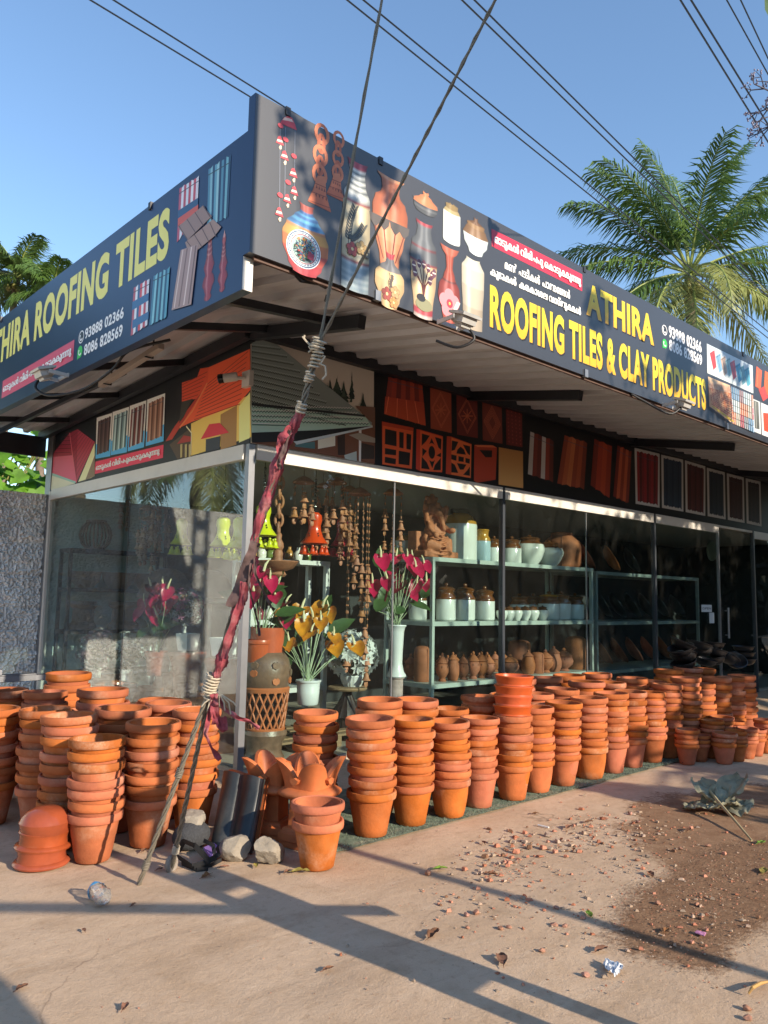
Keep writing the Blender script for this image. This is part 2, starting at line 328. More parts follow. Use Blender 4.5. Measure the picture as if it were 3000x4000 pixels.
m = MB(); m.box(-.004, .004, 2.296, 2.304, .06, HB2); m.build('glass_joint', STEEL, shop)
for a, b in ((.052, 1.732), (1.748, 3.454), (3.502, 5.222), (5.238, 6.986), (7.034, 9.13), (10.56, XE - .02)):
    m = MB(); m.box(a, b, -.003, .003, .05, HB2); m.build('glass_pane', GLASS, shop, smooth=False)
for a, b in ((.052, 2.295), (2.305, 4.578)):
    m = MB(); m.box(-.003, .003, a, b, .05, HB2); m.build('glass_pane', GLASS_L, shop, smooth=False)
# glass door with a long handle
dg = MB(); dg.box(9.16, 10.49, -.012, -.004, .06, 2.74); door = dg.build('glass_door', GLASS, shop, smooth=False)
m = MB(); m.tube([(9.33, -.06, .95), (9.33, -.06, 1.45)], .018, 10)
m.tube([(9.33, -.06, 1.4), (9.33, -.005, 1.4)], .012, 8); m.tube([(9.33, -.06, 1.0), (9.33, -.005, 1.0)], .012, 8); m.build('handle', ALU, door)
m = MB(); m.box(9.12, 9.155, -.02, .02, .06, 2.77); m.build('door_jamb', ALU, shop)
# corrugated roof
def corr(x):
    t = (x % .28) / .28
    return .032 * max(0, min(1, (.16 - abs(t - .5)) / .06))
def roofz(y): return 3.555 + (y - LY) / 1.893 * .325 if y < 0 else 3.88 - y * .05
m = MB(); xs = []
x = LX + .04
while x < XE + .3:
    for t in (0, .34, .40, .60, .66): xs.append(x + t * .28)
    x += .28
def cz(x): t = ((x - LX - .04) % .28) / .28; return -.045 if .39 < t < .61 else 0.
ys = [LY + .05, -.9, 0, 1.5, 3.2, 5.0]
for sgn, dz in ((1, .0), (-1, -.004)):
    m.grid(len(xs) - 1, len(ys) - 1, lambda a, b: (xs[round(a * (len(xs) - 1))], ys[round(b * (len(ys) - 1))], roofz(ys[round(b * (len(ys) - 1))]) + cz(xs[round(a * (len(xs) - 1))] - 1e-4) + dz))
roof = m.build('corrugated_roof', pm('galvanised_roof_sheet', '#bdbdc0', .5, metal=.05, var=.18, scale=3, stretch=(3, .4, 1), bump=.05), shop, ang=20)
# steel frame under the eaves
def beam(a, b, w, h, name='beam'):
    m = MB(); m.bar(a, b, w, h); return m.build(name, STEEL, shop)
for x in (-.02, 2.86, 6.38, 9.9):
    beam((x, LY + .42, roofz(LY + .42) - .1), (x, -.02, 3.88 - .1), .07, .10)
beam((.06, -.06, 3.80), (XE, -.06, 3.80), .07, .10, 'purlin'); beam((-.06, .0, 3.79), (-.06, 5., 3.56), .07, .10, 'purlin')
for y in (-1.15, -.3, 1.05, 2.5, 3.9): beam((LX + .09, y, 3.44 if y > 0 else 3.5), (-.03, y + .05, roofz(y) - .06), .05, .06, 'purlin')
beam((-.72, 1.0, 3.5), (-.72, 5., 3.45), .04, .05, 'purlin')
m = MB(); m.box(LX + .05, XE, LY + .03, LY + .05, 3.50, 3.55); m.build('eave_trim', pm('rusty_trim', '#5a4238', .7, var=.3, scale=12), shop)
m = MB(); m.box(LX + .1, -.0, 4.95, 5.0, 3.28, 3.55); m.build('eave_trim', STEEL, shop)
m = MB(); m.box(-1.1, -1.05, 4.7, 4.75, 0, 3.4); m.build('eave_post', STEEL, shop)
# concrete boundary wall to the left of the shop
cw = pm('rough_cement_plaster', '#e4e4e2', .9, var=.26, scale=3, bump=1., bscale=22, dust='#c6c5c2', damt=.6, dscale=2.5)
m = MB()
def cwall(a, b):
    x = -.021 - a * 15; z = b * 2.76; d = noise.noise((x * 6, 0, z * 6)) * .02 + noise.noise((x * 22, 3, z * 22)) * .016 + max(-.02, min(.004, noise.noise((x * 42, 8, z * 42)) * .05 - .006)) + noise.noise((x * 80, 8, z * 80)) * .008
    if abs((z % .42) - .02) < .025: d += .012
    return (x, 4.76 + d, z)
m.grid(230, 230, lambda a, b: cwall(a * .16, b)); m.grid(240, 70, lambda a, b: cwall(.16 + a * .84, b)); m.box(-15.04, -.04, 4.83, 4.98, 0, 2.76); m.grid(200, 1, lambda a, b: (-.04 - a * 15, 4.75 + b * .1, 2.755 + .01 * noise.noise((a * 90, b, 0))))
tag(m.build('boundary_wall', cw, fixn=False, ang=60), 'rough grey cement plastered wall running left from the shop', 'wall')
# ================================================================== TREES, POLE, WIRES
LEAF = pm('palm_leaflet', '#4f6e2c', .45, var=.3, scale=3, objvar=.12, trans=.25)
LEAFY = pm('palm_leaflet_yellow', '#93995a', .5, var=.3, scale=3, trans=.25)
RACH = pm('palm_rachis', '#8f9a52', .5, var=.2, scale=5)
TRUNK = pm('palm_trunk_bark', '#6d5f52', .9, var=.3, scale=6, bump=.5, bscale=20)
def frond(mb, base, az, el0, L, droop, n=92, mi=0, rmi=2, w=.05, ll=1.05):
    """a feather frond: rachis arc and drooping leaflets on both sides"""
    pts = []; p = Vector(base); e = el0; st = L / 14; hd = Vector((cos(az), sin(az), 0)); side = Vector((-sin(az), cos(az), 0))
    tw = random.uniform(-.5, .5)
    for i in range(15):
        pts.append(p.copy()); p = p + (hd * cos(e) + Vector((0, 0, sin(e)))) * st; e -= droop / 14 * (.5 + i / 10)
    mb.tube(pts, [.045 * (1 - .85 * i / 14) for i in range(15)], 5, rmi)
    for k in range(n):
        t = .17 + .83 * k / n; f = t * 14; i = min(13, int(f)); q = pts[i].lerp(pts[i + 1], f - i); d = (pts[i + 1] - pts[i]).normalized(); up = side.cross(d).normalized()
        le = ll * (.35 + 1.0 * sin(pi * min(1, t * .75 + .2)) ** .8) * random.uniform(.85, 1.1) * .78
        for s in (-1, 1):
            if random.random() < .07: continue
            le *= random.uniform(.85, 1.12); sd = (side * s + up * tw * s * .5).normalized()
            a = (sd * .8 + d * (.45 + .5 * t) + up * .22).normalized(); a = (a + Vector((random.gauss(0, .09), random.gauss(0, .09), random.gauss(0, .09)))).normalized(); b = (a + Vector((0, 0, -.5 - random.random() * .9))).normalized(); ww = d * w * .5
            p1 = q + a * le * .5; p2 = p1 + b * le * .5
            mb.add([q - ww * .6, q + ww * .6, p1 + ww, p1 - ww, p2], [(0, 1, 2, 3), (3, 2, 4)], mi)
def palm(loc, h, L, nf, label, lean=(0, 0), seed=1, specs=None):
    random.seed(seed); r = T('coconut_palm', label, 'palm tree', loc)
    top = Vector((loc[0] + lean[0], loc[1] + lean[1], loc[2] + h))
    m = MB(); pts = [Vector(loc).lerp(top, i / 20) + Vector((.06 * sin(i), .05 * cos(i * 1.3), 0)) for i in range(21)]
    m.tube(pts, [.2 - .07 * i / 20 + .012 * (i % 2) for i in range(21)], 12); m.build('trunk', TRUNK, r, ang=180)
    m = MB()
    if specs is None:
        specs = []
        for i in range(nf):
            t = i / nf; specs.append((i * 2.39996 + random.uniform(-.2, .2), radians(82 - 105 * t), L * random.uniform(.85, 1.05), .7 + 1.1 * t, 1 if t > .8 and random.random() < .6 else 0))
    for az, el, ln, dr, mi in specs: frond(m, top, az, el, ln, dr, mi=mi)
    m.build('crown', [LEAF, LEAFY, RACH], r, fixn=False, smooth=False)
    for i in range(9):
        m = MB()
        a = i * 2.4; m.ell(top + Vector((.3 * cos(a), .3 * sin(a), -.35 - .12 * (i % 3))), .12, .12, .15, 8, 6)
        m.build('coconut', pm('coconut_husk', '#7a7a35', .5, objvar=.2), r)
    return r
P0 = CC + ray(1490 * K, 590 * K) * 22
def rad(a): return radians(a)
va = atan2(CD.y, CD.x)          # view azimuth; right = va-90deg, left = va+90deg
R_ = va - pi / 2; L_ = va + pi / 2
specs = [(L_ - .1, rad(84), 4.1, .5, 0), (R_, rad(80), 4.2, .55, 0), (va, rad(84), 4.0, .6, 0), (L_, rad(66), 4.2, .8, 0), (R_ + .3, rad(62), 4.6, .75, 0), (L_ + .5, rad(58), 4.2, .9, 0), (R_ - .5, rad(60), 4.4, .8, 0), (va + pi, rad(68), 3.8, .9, 0),
         (L_ + .2, rad(46), 4.2, .95, 0), (L_ - .3, rad(34), 4.2, .95, 0), (L_ + .1, rad(14), 3.8, .8, 0), (R_ + .1, rad(30), 4.4, .8, 0), (R_ - .3, rad(10), 4.2, 1., 0), (R_ + .5, rad(20), 4.2, 1.2, 0),
         (va + pi, rad(-5), 3.6, 1.4, 1), (R_ - .7, rad(-22), 4.2, 1.0, 1), (R_ - .2, rad(-15), 4.4, .9, 1), (L_ + .8, rad(-20), 3.8, 1.2, 1), (va + .4, rad(-10), 3.6, 1.4, 0), (L_ - .7, rad(5), 3.8, 1.3, 0), (R_ + 1.2, rad(0), 3.9, 1.3, 0), (L_ + .3, rad(-12), 3.0, .8, 0), (va + pi + .5, rad(40), 3.4, 1.3, 0), (va + pi - .3, rad(-35), 3.6, .8, 1), (R_ + .1, rad(-38), 4., .6, 1)]
palm((P0.x, P0.y, 0), P0.z, 4.2, 0, 'tall coconut palm with a full crown rising behind the right end of the signboard', seed=3, specs=specs)
P1 = CC + ray(35 * K, 600 * K) * 34
palm((P1.x, P1.y, 0), P1.z, 2.1, 15, 'coconut palm showing its fronds over the left end of the side signboard', seed=5)
P2 = CC + ray(112 * K, 640 * K) * 33
palm((P2.x, P2.y, 0), P2.z, 1.9, 14, 'smaller coconut palm peeping over the signboard, right of another palm', seed=9)
palm((-6.6, 12.6, 0), 5.6, 3.4, 24, 'coconut palm behind the cement wall, mirrored in the side glass', seed=12)
palm((-4.2, 14.5, 0), 6.4, 3.4, 22, 'second coconut palm behind the cement wall, mirrored in the side glass', seed=13)
BARK = pm('tree_bark', '#5b4c3e', .9, var=.3, scale=5, bump=.5, bscale=18)
BLEAF = pm('broad_leaf', '#3f6128', .5, var=.4, scale=1.5, objvar=.1, trans=.35)
def leafcard(mb, p, s, mi=0):
    d = Vector((random.gauss(0, 1), random.gauss(0, 1), random.gauss(0, .6))).normalized(); u = d.orthogonal().normalized(); u = (Matrix.Rotation(random.random() * 6.28, 3, d) @ u); w = d.cross(u)
    mb.add([p - u * s * .5, p + w * s * .28 + d * s * .05, p + u * s * .5, p - w * s * .28 + d * s * .05], [(0, 1, 2, 3)], mi)
def tree_at(name, label, base, blobs, nl, ls, tr=.2, group=None, seed=1):
    random.seed(seed); r = T(name, label, 'tree', base, group)
    m = MB(); b0 = Vector(base); ctr = sum((Vector(b[0]) for b in blobs), Vector()) / len(blobs); fork = b0.lerp(Vector((b0.x * .6 + ctr.x * .4, b0.y * .6 + ctr.y * .4, ctr.z)), .6)
    m.tube([b0, b0.lerp(fork, .5) + Vector((.1, .05, 0)), fork], [tr, tr * .8, tr * .6], 10)
    for c, rr in blobs: m.tube([fork, fork.lerp(Vector(c), .5) + Vector((0, 0, .2)), Vector(c)], [tr * .45, tr * .25, tr * .08], 6)
    m.build('trunk', BARK, r, ang=180)
    m = MB(); vol = [b[1] ** 2 for b in blobs]; tot = sum(vol)
    for (c, rr), v in zip(blobs, vol):
        for i in range(int(nl * v / tot)):
            d = Vector((random.gauss(0, 1), random.gauss(0, 1), random.gauss(0, 1))).normalized(); q = Vector(c) + Vector((d.x, d.y, d.z * .75)) * rr * random.random() ** .4
            if noise.noise(q * 1.6) > -.12: leafcard(m, q, ls * random.uniform(.6, 1.3))
    m.build('crown', BLEAF, r, fixn=False, smooth=False); return r
# tree across the yard to the right of the camera: its dappled shade falls on sign and pots
def sunpt(Xp, Zp, y): k = -1.9 - y; return (Xp + .129 / .992 * k * 1.0, y, Zp + k * math.tan(SUN_EL) / .992 * 1.0)
bl = []
rr_ = random.Random(4)
for Xp, Zp, r_ in ((6.2, 2.5, 1.2), (7.6, 1.6, 1.3), (8.6, 3.0, 1.3), (9.8, 2.0, 1.5), (5.0, .6, .7), (6.3, .7, .9), (11.5, 2.5, 1.6), (13, 1.5, 1.6), (7.3, 3.6, .7)):
    bl.append((sunpt(Xp, Zp, -10.5 + rr_.uniform(-1, 1)), r_))
tree_at('roadside_tree', 'broad shade tree across the yard to the right of the shop', (8.4, -10.5, 0), bl, 14000, .22, .3, seed=4)
bl = [(sunpt(a, b, -9.2 + rr_.uniform(-.6, .6)), c) for a, b, c in ((3.3, 3.6, .34), (4.1, 4.0, .36), (4.9, 3.7, .4), (2.5, 4.2, .26), (5.5, 4.4, .4), (2.75, 1.2, .35), (3.9, .2, .4), (2.9, .1, .28), (2.2, -.5, .32), (2.15, -.25, .32), (2.5, -.3, .32), (2.9, -.55, .45), (3.6, -.4, .5), (2.7, -.95, .3), (4.4, 1.3, .45))]
tree_at('roadside_tree', 'slender tree with loose leaf clumps beside the yard', (5.15, -9.2, 0), bl, 3600, .17, .12, seed=6)
bl = [(sunpt(a, b, -8.2), c) for a, b, c in ((-1.0, 4.4, .16), (-.72, 4.1, .27), (-.6, 4.45, .26), (-.5, 3.75, .24), (-.85, 3.72, .16), (-.05, 4.3, .17), (-.3, 4.5, .22), (.12, 3.85, .16))]
tree_at('roadside_sapling', 'thin sapling with a few leaf clumps behind the photographer', (.2, -8.2, 0), bl, 1300, .12, .05, seed=8)
# distant roadside trees mirrored in the front glass
proto = None
for i in range(15):
    lab = ['dark roadside tree far across the road, mirrored in the shop glass'][0]
    if proto is None:
        proto = tree_at('road_tree', lab, (0, 0, 0), [((0, 0, 6.), 2.6), ((1.8, .5, 5.), 2.), ((-1.7, .2, 5.2), 2.), ((.5, -1.5, 4.4), 1.9), ((-.6, 1.2, 7.4), 1.7), ((1.2, -.5, 3.2), 1.6), ((-1.4, -.4, 3.2), 1.6)], 4200, .5, .3, 'trees across the road', seed=11); o = proto
    else: o = dup(proto)
    rq = random.Random(i); o.location = (-24 + i * 4.2 + rq.uniform(-.8, .8), -33 + rq.uniform(-2, 2), 0); o.rotation_euler = (0, 0, rq.random() * 6.28); o.scale = (1.15, 1.15, rq.uniform(1.0, 1.25))
# road, and unseen dark thicket added to darken the front glass reflections
m = MB(); m.grid(40, 6, lambda a, b: (-60 + a * 140, -9.6 - b * 13, .002)); tag(m.build('road', pm('asphalt', (.045, .044, .043), .85, var=.25, scale=3, bump=.3), fixn=False), kind='structure')
rh = random.Random(15); m = MB()
for i in range(26000):
    p = Vector((rh.uniform(-30, 48), -27 + rh.gauss(0, .8), abs(rh.gauss(0, 2.2)))); leafcard(m, p, .75)
for i in range(9000): leafcard(m, Vector((12.6 + rh.gauss(0, .7), rh.uniform(-9.2, -.9), rh.uniform(0, 6.5) * (.75 + .25 * noise.noise((i * .01, 3, 1))))), .5)
for i in range(5000): leafcard(m, Vector((rh.uniform(40, 100), -26 + rh.gauss(0, 1.5), abs(rh.gauss(0, 5)))), 1.3)
tag(m.build('reflection_thicket', pm('thicket_leaf', '#26361f', .6, var=.4, scale=.8), fixn=False, smooth=False), 'unseen dark thicket added to darken the front glass reflections', 'thicket', kind='stuff')
# utility pole just right of the frame; its slotted shadow lies across the ground
CONC = pm('pole_concrete', '#9a958d', .85, var=.2, scale=4, bump=.3)
PX, PY = -.97, -5.2
pole = T('utility_pole', 'slotted concrete utility pole standing right of the camera', 'utility pole', (PX, PY, 0))
m = MB(); aw = Vector((.992, .129, 0)); ad_ = Vector((-.129, .992, 0)); c0 = Vector((PX, PY, 0)); Z = Vector((0, 0, 1)); HP = 9.6
for s in (-1, 1): m.obox(c0 + aw * (s * .105) + Z * HP / 2, aw, ad_, Z, .085, .14, HP)
zz = .25
while zz < HP:
    m.obox(c0 + Z * zz, aw, ad_, Z, .125, .13, .1 if zz < 1.3 else .14); zz += .52
m.obox(c0 + Z * .9, aw, ad_, Z, .125, .13, .5)
m.build('shaft', CONC, pole)
m = MB(); m.bar(c0 + Z * 9.2 - aw * .9, c0 + Z * 9.2 + aw * .9, .09, .09); m.build('cross_arm', STEEL, pole)
m = MB(); m.tube([(-.66, -5.05, .88), (-.97, -5.28, 1.1), (-2.05, -6.38, 2.02)], .035, 8); m.build('shadow_bar', STEEL, pole)  # unseen bar added only to cast the line shadow crossing the ground
# unseen pillar added behind the camera to cast the lower left corner shadow
m = MB(); m.box(-2.95, -1.93, -8.2, -7.6, 0, 2.05); m.box(-3.0, -1.88, -8.25, -7.55, 2.05, 2.15)
tag(m.build('shadow_pillar', cw), 'unseen plastered pillar added behind the camera to cast a corner shadow', 'pillar')
# overhead power lines along the road
WIRE = pm('power_line_metal', '#1c2430', .5)
lines = [(195, 0, 550, 215), (245, 0, 600, 222), (750, 0, 1310, 450), (785, 0, 1322, 440), (998, 0, 1400, 390), (1025, 0, 1400, 372), (1470, 0, 1615, 235), (1493, 0, 1632, 225), (1570, 0, 1659, 160), (1600, 0, 1675, 160)]
wl = ['far left overhead wire, upper of its pair', 'far left overhead wire, lower of its pair', 'overhead wire left of the guy wire, lower of a pair', 'overhead wire left of the guy wire, upper of a pair', 'overhead wire right of the guy wire, lower of a pair', 'overhead wire right of the guy wire, upper of a pair', 'first of four overhead wires in the top right corner', 'second of four overhead wires in the top right corner', 'third of four overhead wires in the top right corner', 'last of four overhead wires in the top right corner']
for i, (u0, v0, u1, v1) in enumerate(lines):
    Zw = 8.2 if i < 6 else 8.0
    a, b = G(u0, v0, Zw), G(u1, v1, Zw); d = (b - a).normalized(); m = MB(); rw = .011 if i < 8 else .008
    pts = [a + d * t + Vector((0, 0, 0)) for t in (-14, -6, 0, 4, 9, 16, 28, 50)]
    m.tube(pts, rw, 5); tag(m.build('power_line', WIRE), 'dark thin ' + wl[i], 'power line', 'power lines along the road')
# vine and leaves over the boundary wall at far left
random.seed(21); VL = pm('vine_leaf', '#7fae3e', .45, var=.4, scale=4, objvar=.1, trans=.5)
vr = T('climbing_vine', 'sunlit climbing vine with broad leaves rising behind the cement wall', 'vine', (.5, 7.9, 0))
m = MB()
def bigleaf(mb, p, nrm, s, rot, mi=0, pts=None, cup=.15):
    nrm = Vector(nrm).normalized(); u = nrm.orthogonal().normalized(); u = Matrix.Rotation(rot, 3, nrm) @ u; w = nrm.cross(u)
    o = pts or [(-.05, 0), (-.18, .3), (.1, .5), (.5, .42), (.85, .15), (1.05, 0), (.85, -.15), (.5, -.42), (.1, -.5), (-.18, -.3)]
    vs = [p + u * (.4 * s)] + [p + u * a * s + w * b * s + nrm * (abs(b) * cup * s) for a, b in o]; k = len(o)
    mb.add(vs, [(0, 1 + i, 1 + (i + 1) % k) for i in range(k)], mi)
for i in range(420):
    x = random.uniform(.3, 3.0); p = Vector((x - .9, 7.9 + random.uniform(-.4, .35), 2.6 + abs(random.gauss(0, .75))))
    if p.z > 4.6: continue
    bigleaf(m, p, (random.uniform(-.6, .6), random.uniform(-1, -.2), random.uniform(.2, 1)), random.uniform(.16, .34), random.random() * 6.28)
m.build('leaf_mass', VL, vr, fixn=False, ang=180)
m = MB()
for i in range(9):
    x = random.uniform(.6, 2.4); m.tube([(x - .9, 8.1, 0), (x - .8, 8.05, 1.6), (x - 1., 7.9, 2.9), (x - .6, 8, 3.8)], .015, 6)
m.build('stem', pm('vine_stem', '#6b6a32', .7), vr)
# leaf and blossom sprigs entering at the upper right
random.seed(5)
bx = CC + ray(1690 * K, 250 * K) * 7
sp_ = T('flowering_branch', 'bare branched blossom sprig hanging in at the upper right edge', 'branch', tuple(bx))
m = MB(); mf = MB()
def spr(p, d, L, dep):
    q = p + d * L; m.tube([p, q], [.004 * dep ** .7, .003 * dep ** .7], 4)
    if dep <= 1:
        for k in range(3): mf.ell(q + Vector((random.uniform(-.02, .02), random.uniform(-.02, .02), random.uniform(-.02, .02))), .009, .009, .009, 5, 4)
        return
    for k in range(3 if dep > 2 else 3):
        dd = (d + Vector((random.gauss(0, .55), random.gauss(0, .55), random.gauss(0, .5)))).normalized(); spr(q, dd, L * .74, dep - 1)
spr(bx + CR * .42 + Vector((0, 0, .28)), (-CR * .9 + Vector((0, 0, -.45))).normalized(), .27, 5)
m.build('twig', pm('thin_twig', '#4a4550', .7), sp_); mf.build('blossom_buds', pm('blossom_bud', '#7d7a90', .7), sp_)
lx = CC + ray(1662 * K, 30 * K) * 5
m = MB(); bigleaf(m, lx + CR * .06 + CU * .02, (-CD + Vector((0, 0, .3))), .13, 1.2); bigleaf(m, lx + CR * .05, (-CD + Vector((0, 0, .5))), .13, 3.0); bigleaf(m, lx + CR * .05, (-CD + Vector((0, 0, .1))), .13, 4.7); m.tube([lx, lx + CR * .3 + Vector((0, 0, .1)), lx + CR * 1.2 + Vector((0, 0, .5))], .006, 5)
tag(m.build('hanging_leaf', BLEAF, fixn=False), 'cluster of green leaves hanging in at the top right corner', 'leaf')
# ================================================================== PRINTED SIGNS
class Plate:
    def __init__(s, kind, c): s.k = kind; s.c = c
    def pt(s, a, b, e): return (a, s.c - e, b) if s.k == 'R' else (s.c - e, -a, b)
    def uv(s, x, y):
        if s.k == 'R': p = ony(x, y, s.c); return (p.x, p.z)
        p = onx(x, y, s.c); return (-p.y, p.z)
class Pic:
    gain = 1.
    """flat printed picture: coloured polygons in thin layers on a plate"""
    def __init__(s, plate, q, lay=.001): s.p = plate; s.q = q; s.m = MB(); s.m.c = []; s.e = lay
    def up(s): s.e += .00012; return s.e
    def ab(s, x, y): return s.p.uv(*s.q(x, y))
    def P(s, pts, col, pixel=True, grad=None):
        """polygon; grad: second colour for the last half of the points"""
        e = s.up(); pp = [s.ab(*p) if pixel else p for p in pts]; col = C(col) if isinstance(col, str) else col
        tri = tessellate_polygon([[Vector((a, b, 0)) for a, b in pp]])
        cl = col
        if grad is not None:
            g2 = C(grad) if isinstance(grad, str) else grad; b0 = min(b for a, b in pp); b1 = max(b for a, b in pp); cl = [tuple(col[i] + (g2[i] - col[i]) * (b1 - b) / (b1 - b0) for i in range(3)) for a, b in pp]
        s.m.add([s.p.pt(a, b, e) for a, b in pp], [tuple(t) for t in tri], 0, cl); return s
    def L(s, pts, w, col, pixel=True, closed=False):
        """stroke"""
        pp = [Vector(s.ab(*p) if pixel else p) for p in pts]; e = s.up(); col = C(col) if isinstance(col, str) else col; n = len(pp); vs = []
        for i in range(n):
            d = (pp[(i + 1) % n] - pp[i - 1]) if closed else (pp[min(i + 1, n - 1)] - pp[max(i - 1, 0)])
            d = d.normalized() if d.length > 1e-9 else Vector((1, 0)); nn = Vector((-d.y, d.x)) * w / 2; vs += [pp[i] + nn, pp[i] - nn]
        k = n if closed else n - 1
        s.m.add([s.p.pt(v.x, v.y, e) for v in vs], [(2 * i, 2 * i + 1, (2 * i + 3) % (2 * n), (2 * i + 2) % (2 * n)) for i in range(k)], 0, col); return s
    def O(s, c, rx, ry, col, pixel=False, n=20, a0=0, a1=2 * pi):
        c = s.ab(*c) if pixel else c; return s.P([(c[0] + rx * cos(a0 + (a1 - a0) * i / n), c[1] + ry * sin(a0 + (a1 - a0) * i / n)) for i in range(n)], col, False)
    def grid(s, nu, nv, fn, col): e = s.up(); s.m.grid(nu, nv, lambda a, b: s.p.pt(*fn(a, b), e), 0, col); return s
    def vase(s, top, bot, hw, prof, bands, hl=(-.35,), shade=.6, glow=.55):
        """lit-and-shaded picture of a turned vessel: prof [(t, r)] bottom to top, bands [(t0, colour)]"""
        a, zt = s.ab(*top); a2, zb = s.ab(*bot); a = (a + a2) / 2; e0, _ = s.ab(top[0] - hw, (top[1] + bot[1]) / 2); e1, _ = s.ab(top[0] + hw, (top[1] + bot[1]) / 2); W = abs(e1 - e0) / 2
        def rr(t):
            for i in range(len(prof) - 1):
                if prof[i][0] <= t <= prof[i + 1][0]:
                    f = (t - prof[i][0]) / (prof[i + 1][0] - prof[i][0] + 1e-9); f = f * f * (3 - 2 * f); return prof[i][1] + (prof[i + 1][1] - prof[i][1]) * f
            return prof[-1][1]
        def bc(t):
            c = bands[0][1]
            for t0, q in bands:
                if t >= t0: c = q
            return C(c) if isinstance(c, str) else c
        def col(u, v):
            x = 2 * u - 1; c = bc(v); k = 1 - shade * abs(x) ** 2.4
            h = max(glow * math.exp(-((x - q) / .16) ** 2) for q in hl) * (.5 + .5 * sin(min(1, v * 1.2) * pi))
            return tuple(min(1, q * k + h * (.25 + .5 * q)) for q in c)
        s.grid(14, 44, lambda u, v: (a + (2 * u - 1) * W * rr(v), zb + (zt - zb) * v - .012 * (1 - (2 * u - 1) ** 2)), col)
        s.va = (a, zb, zt, W); s.rr = rr; return s
    def at(s, x, t): a, zb, zt, W = s.va; return (a + x * W * s.rr(t), zb + (zt - zb) * t)
    def done(s, name, parent, mat=None):
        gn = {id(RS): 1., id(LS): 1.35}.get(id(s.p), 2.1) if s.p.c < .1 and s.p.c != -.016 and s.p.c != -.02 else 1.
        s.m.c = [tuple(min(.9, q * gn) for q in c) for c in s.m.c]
        return s.m.build(name, mat or PRINT, parent, fixn=False, smooth=False)
# ---- lettering
def txt_mesh(t, bold=.03):
    c = bpy.data.curves.new('lettering_src', 'FONT'); c.body = t; c.size = 1; c.offset = bold; c.resolution_u = 4; c.space_character = 1.0 + bold * 1.6
    o = bpy.data.objects.new('lettering_src', c); COL.objects.link(o); dg = bpy.context.evaluated_depsgraph_get(); me = bpy.data.meshes.new_from_object(o.evaluated_get(dg))
    vs = [(v.co.x, v.co.y) for v in me.vertices]; fs = [tuple(p.vertices) for p in me.polygons]
    bpy.data.objects.remove(o); bpy.data.curves.remove(c); bpy.data.meshes.remove(me); return vs, fs
def bez(sp, r=5):
    if sp.type != 'BEZIER': return [(p.co.x, p.co.y) for p in sp.points]
    out = []; pts = sp.bezier_points; n = len(pts)
    for i in range(n):
        a, b = pts[i], pts[(i + 1) % n]
        for k in range(r):
            t = k / r; q = a.co * (1 - t) ** 3 + a.handle_right * 3 * t * (1 - t) ** 2 + b.handle_left * 3 * t * t * (1 - t) + b.co * t ** 3; out.append((q.x, q.y))
    return out
def area(p): return sum(p[i][0] * p[(i + 1) % len(p)][1] - p[(i + 1) % len(p)][0] * p[i][1] for i in range(len(p))) / 2
def inside(p, poly):
    ins = False; x, y = p
    for i in range(len(poly)):
        x0, y0 = poly[i]; x1, y1 = poly[(i + 1) % len(poly)]
        if (y0 > y) != (y1 > y) and x < (x1 - x0) * (y - y0) / (y1 - y0) + x0: ins = not ins
    return ins
def mal_layers(t):
    """Malayalam line: contours split into outer + holes; '~' pulls the next letter back into a conjunct"""
    body = ''; kern = []
    for ch in t:
        if ch == '~': kern[-1] = -1; continue
        body += ch; kern.append(0)
    c = bpy.data.curves.new('lettering_src', 'FONT'); c.body = body; c.size = 1
    for i, k in enumerate(kern):
        if k: c.body_format[i].kerning = -9.
    o = bpy.data.objects.new('lettering_src', c); COL.objects.link(o); dg = bpy.context.evaluated_depsgraph_get(); oe = o.evaluated_get(dg); cv = oe.to_curve(dg)
    cs = [bez(s) for s in cv.splines]; cs = [p for p in cs if len(p) > 2]; oe.to_curve_clear(); bpy.data.objects.remove(o); bpy.data.curves.remove(c)
    big = max(cs, key=lambda p: abs(area(p))); sg = 1 if area(big) > 0 else -1
    outs = [p for p in cs if area(p) * sg > 0]; hol = [p for p in cs if area(p) * sg < 0]
    return [(p, [h for h in hol if inside(h[0], p) and abs(area(h)) < abs(area(p))]) for p in outs]
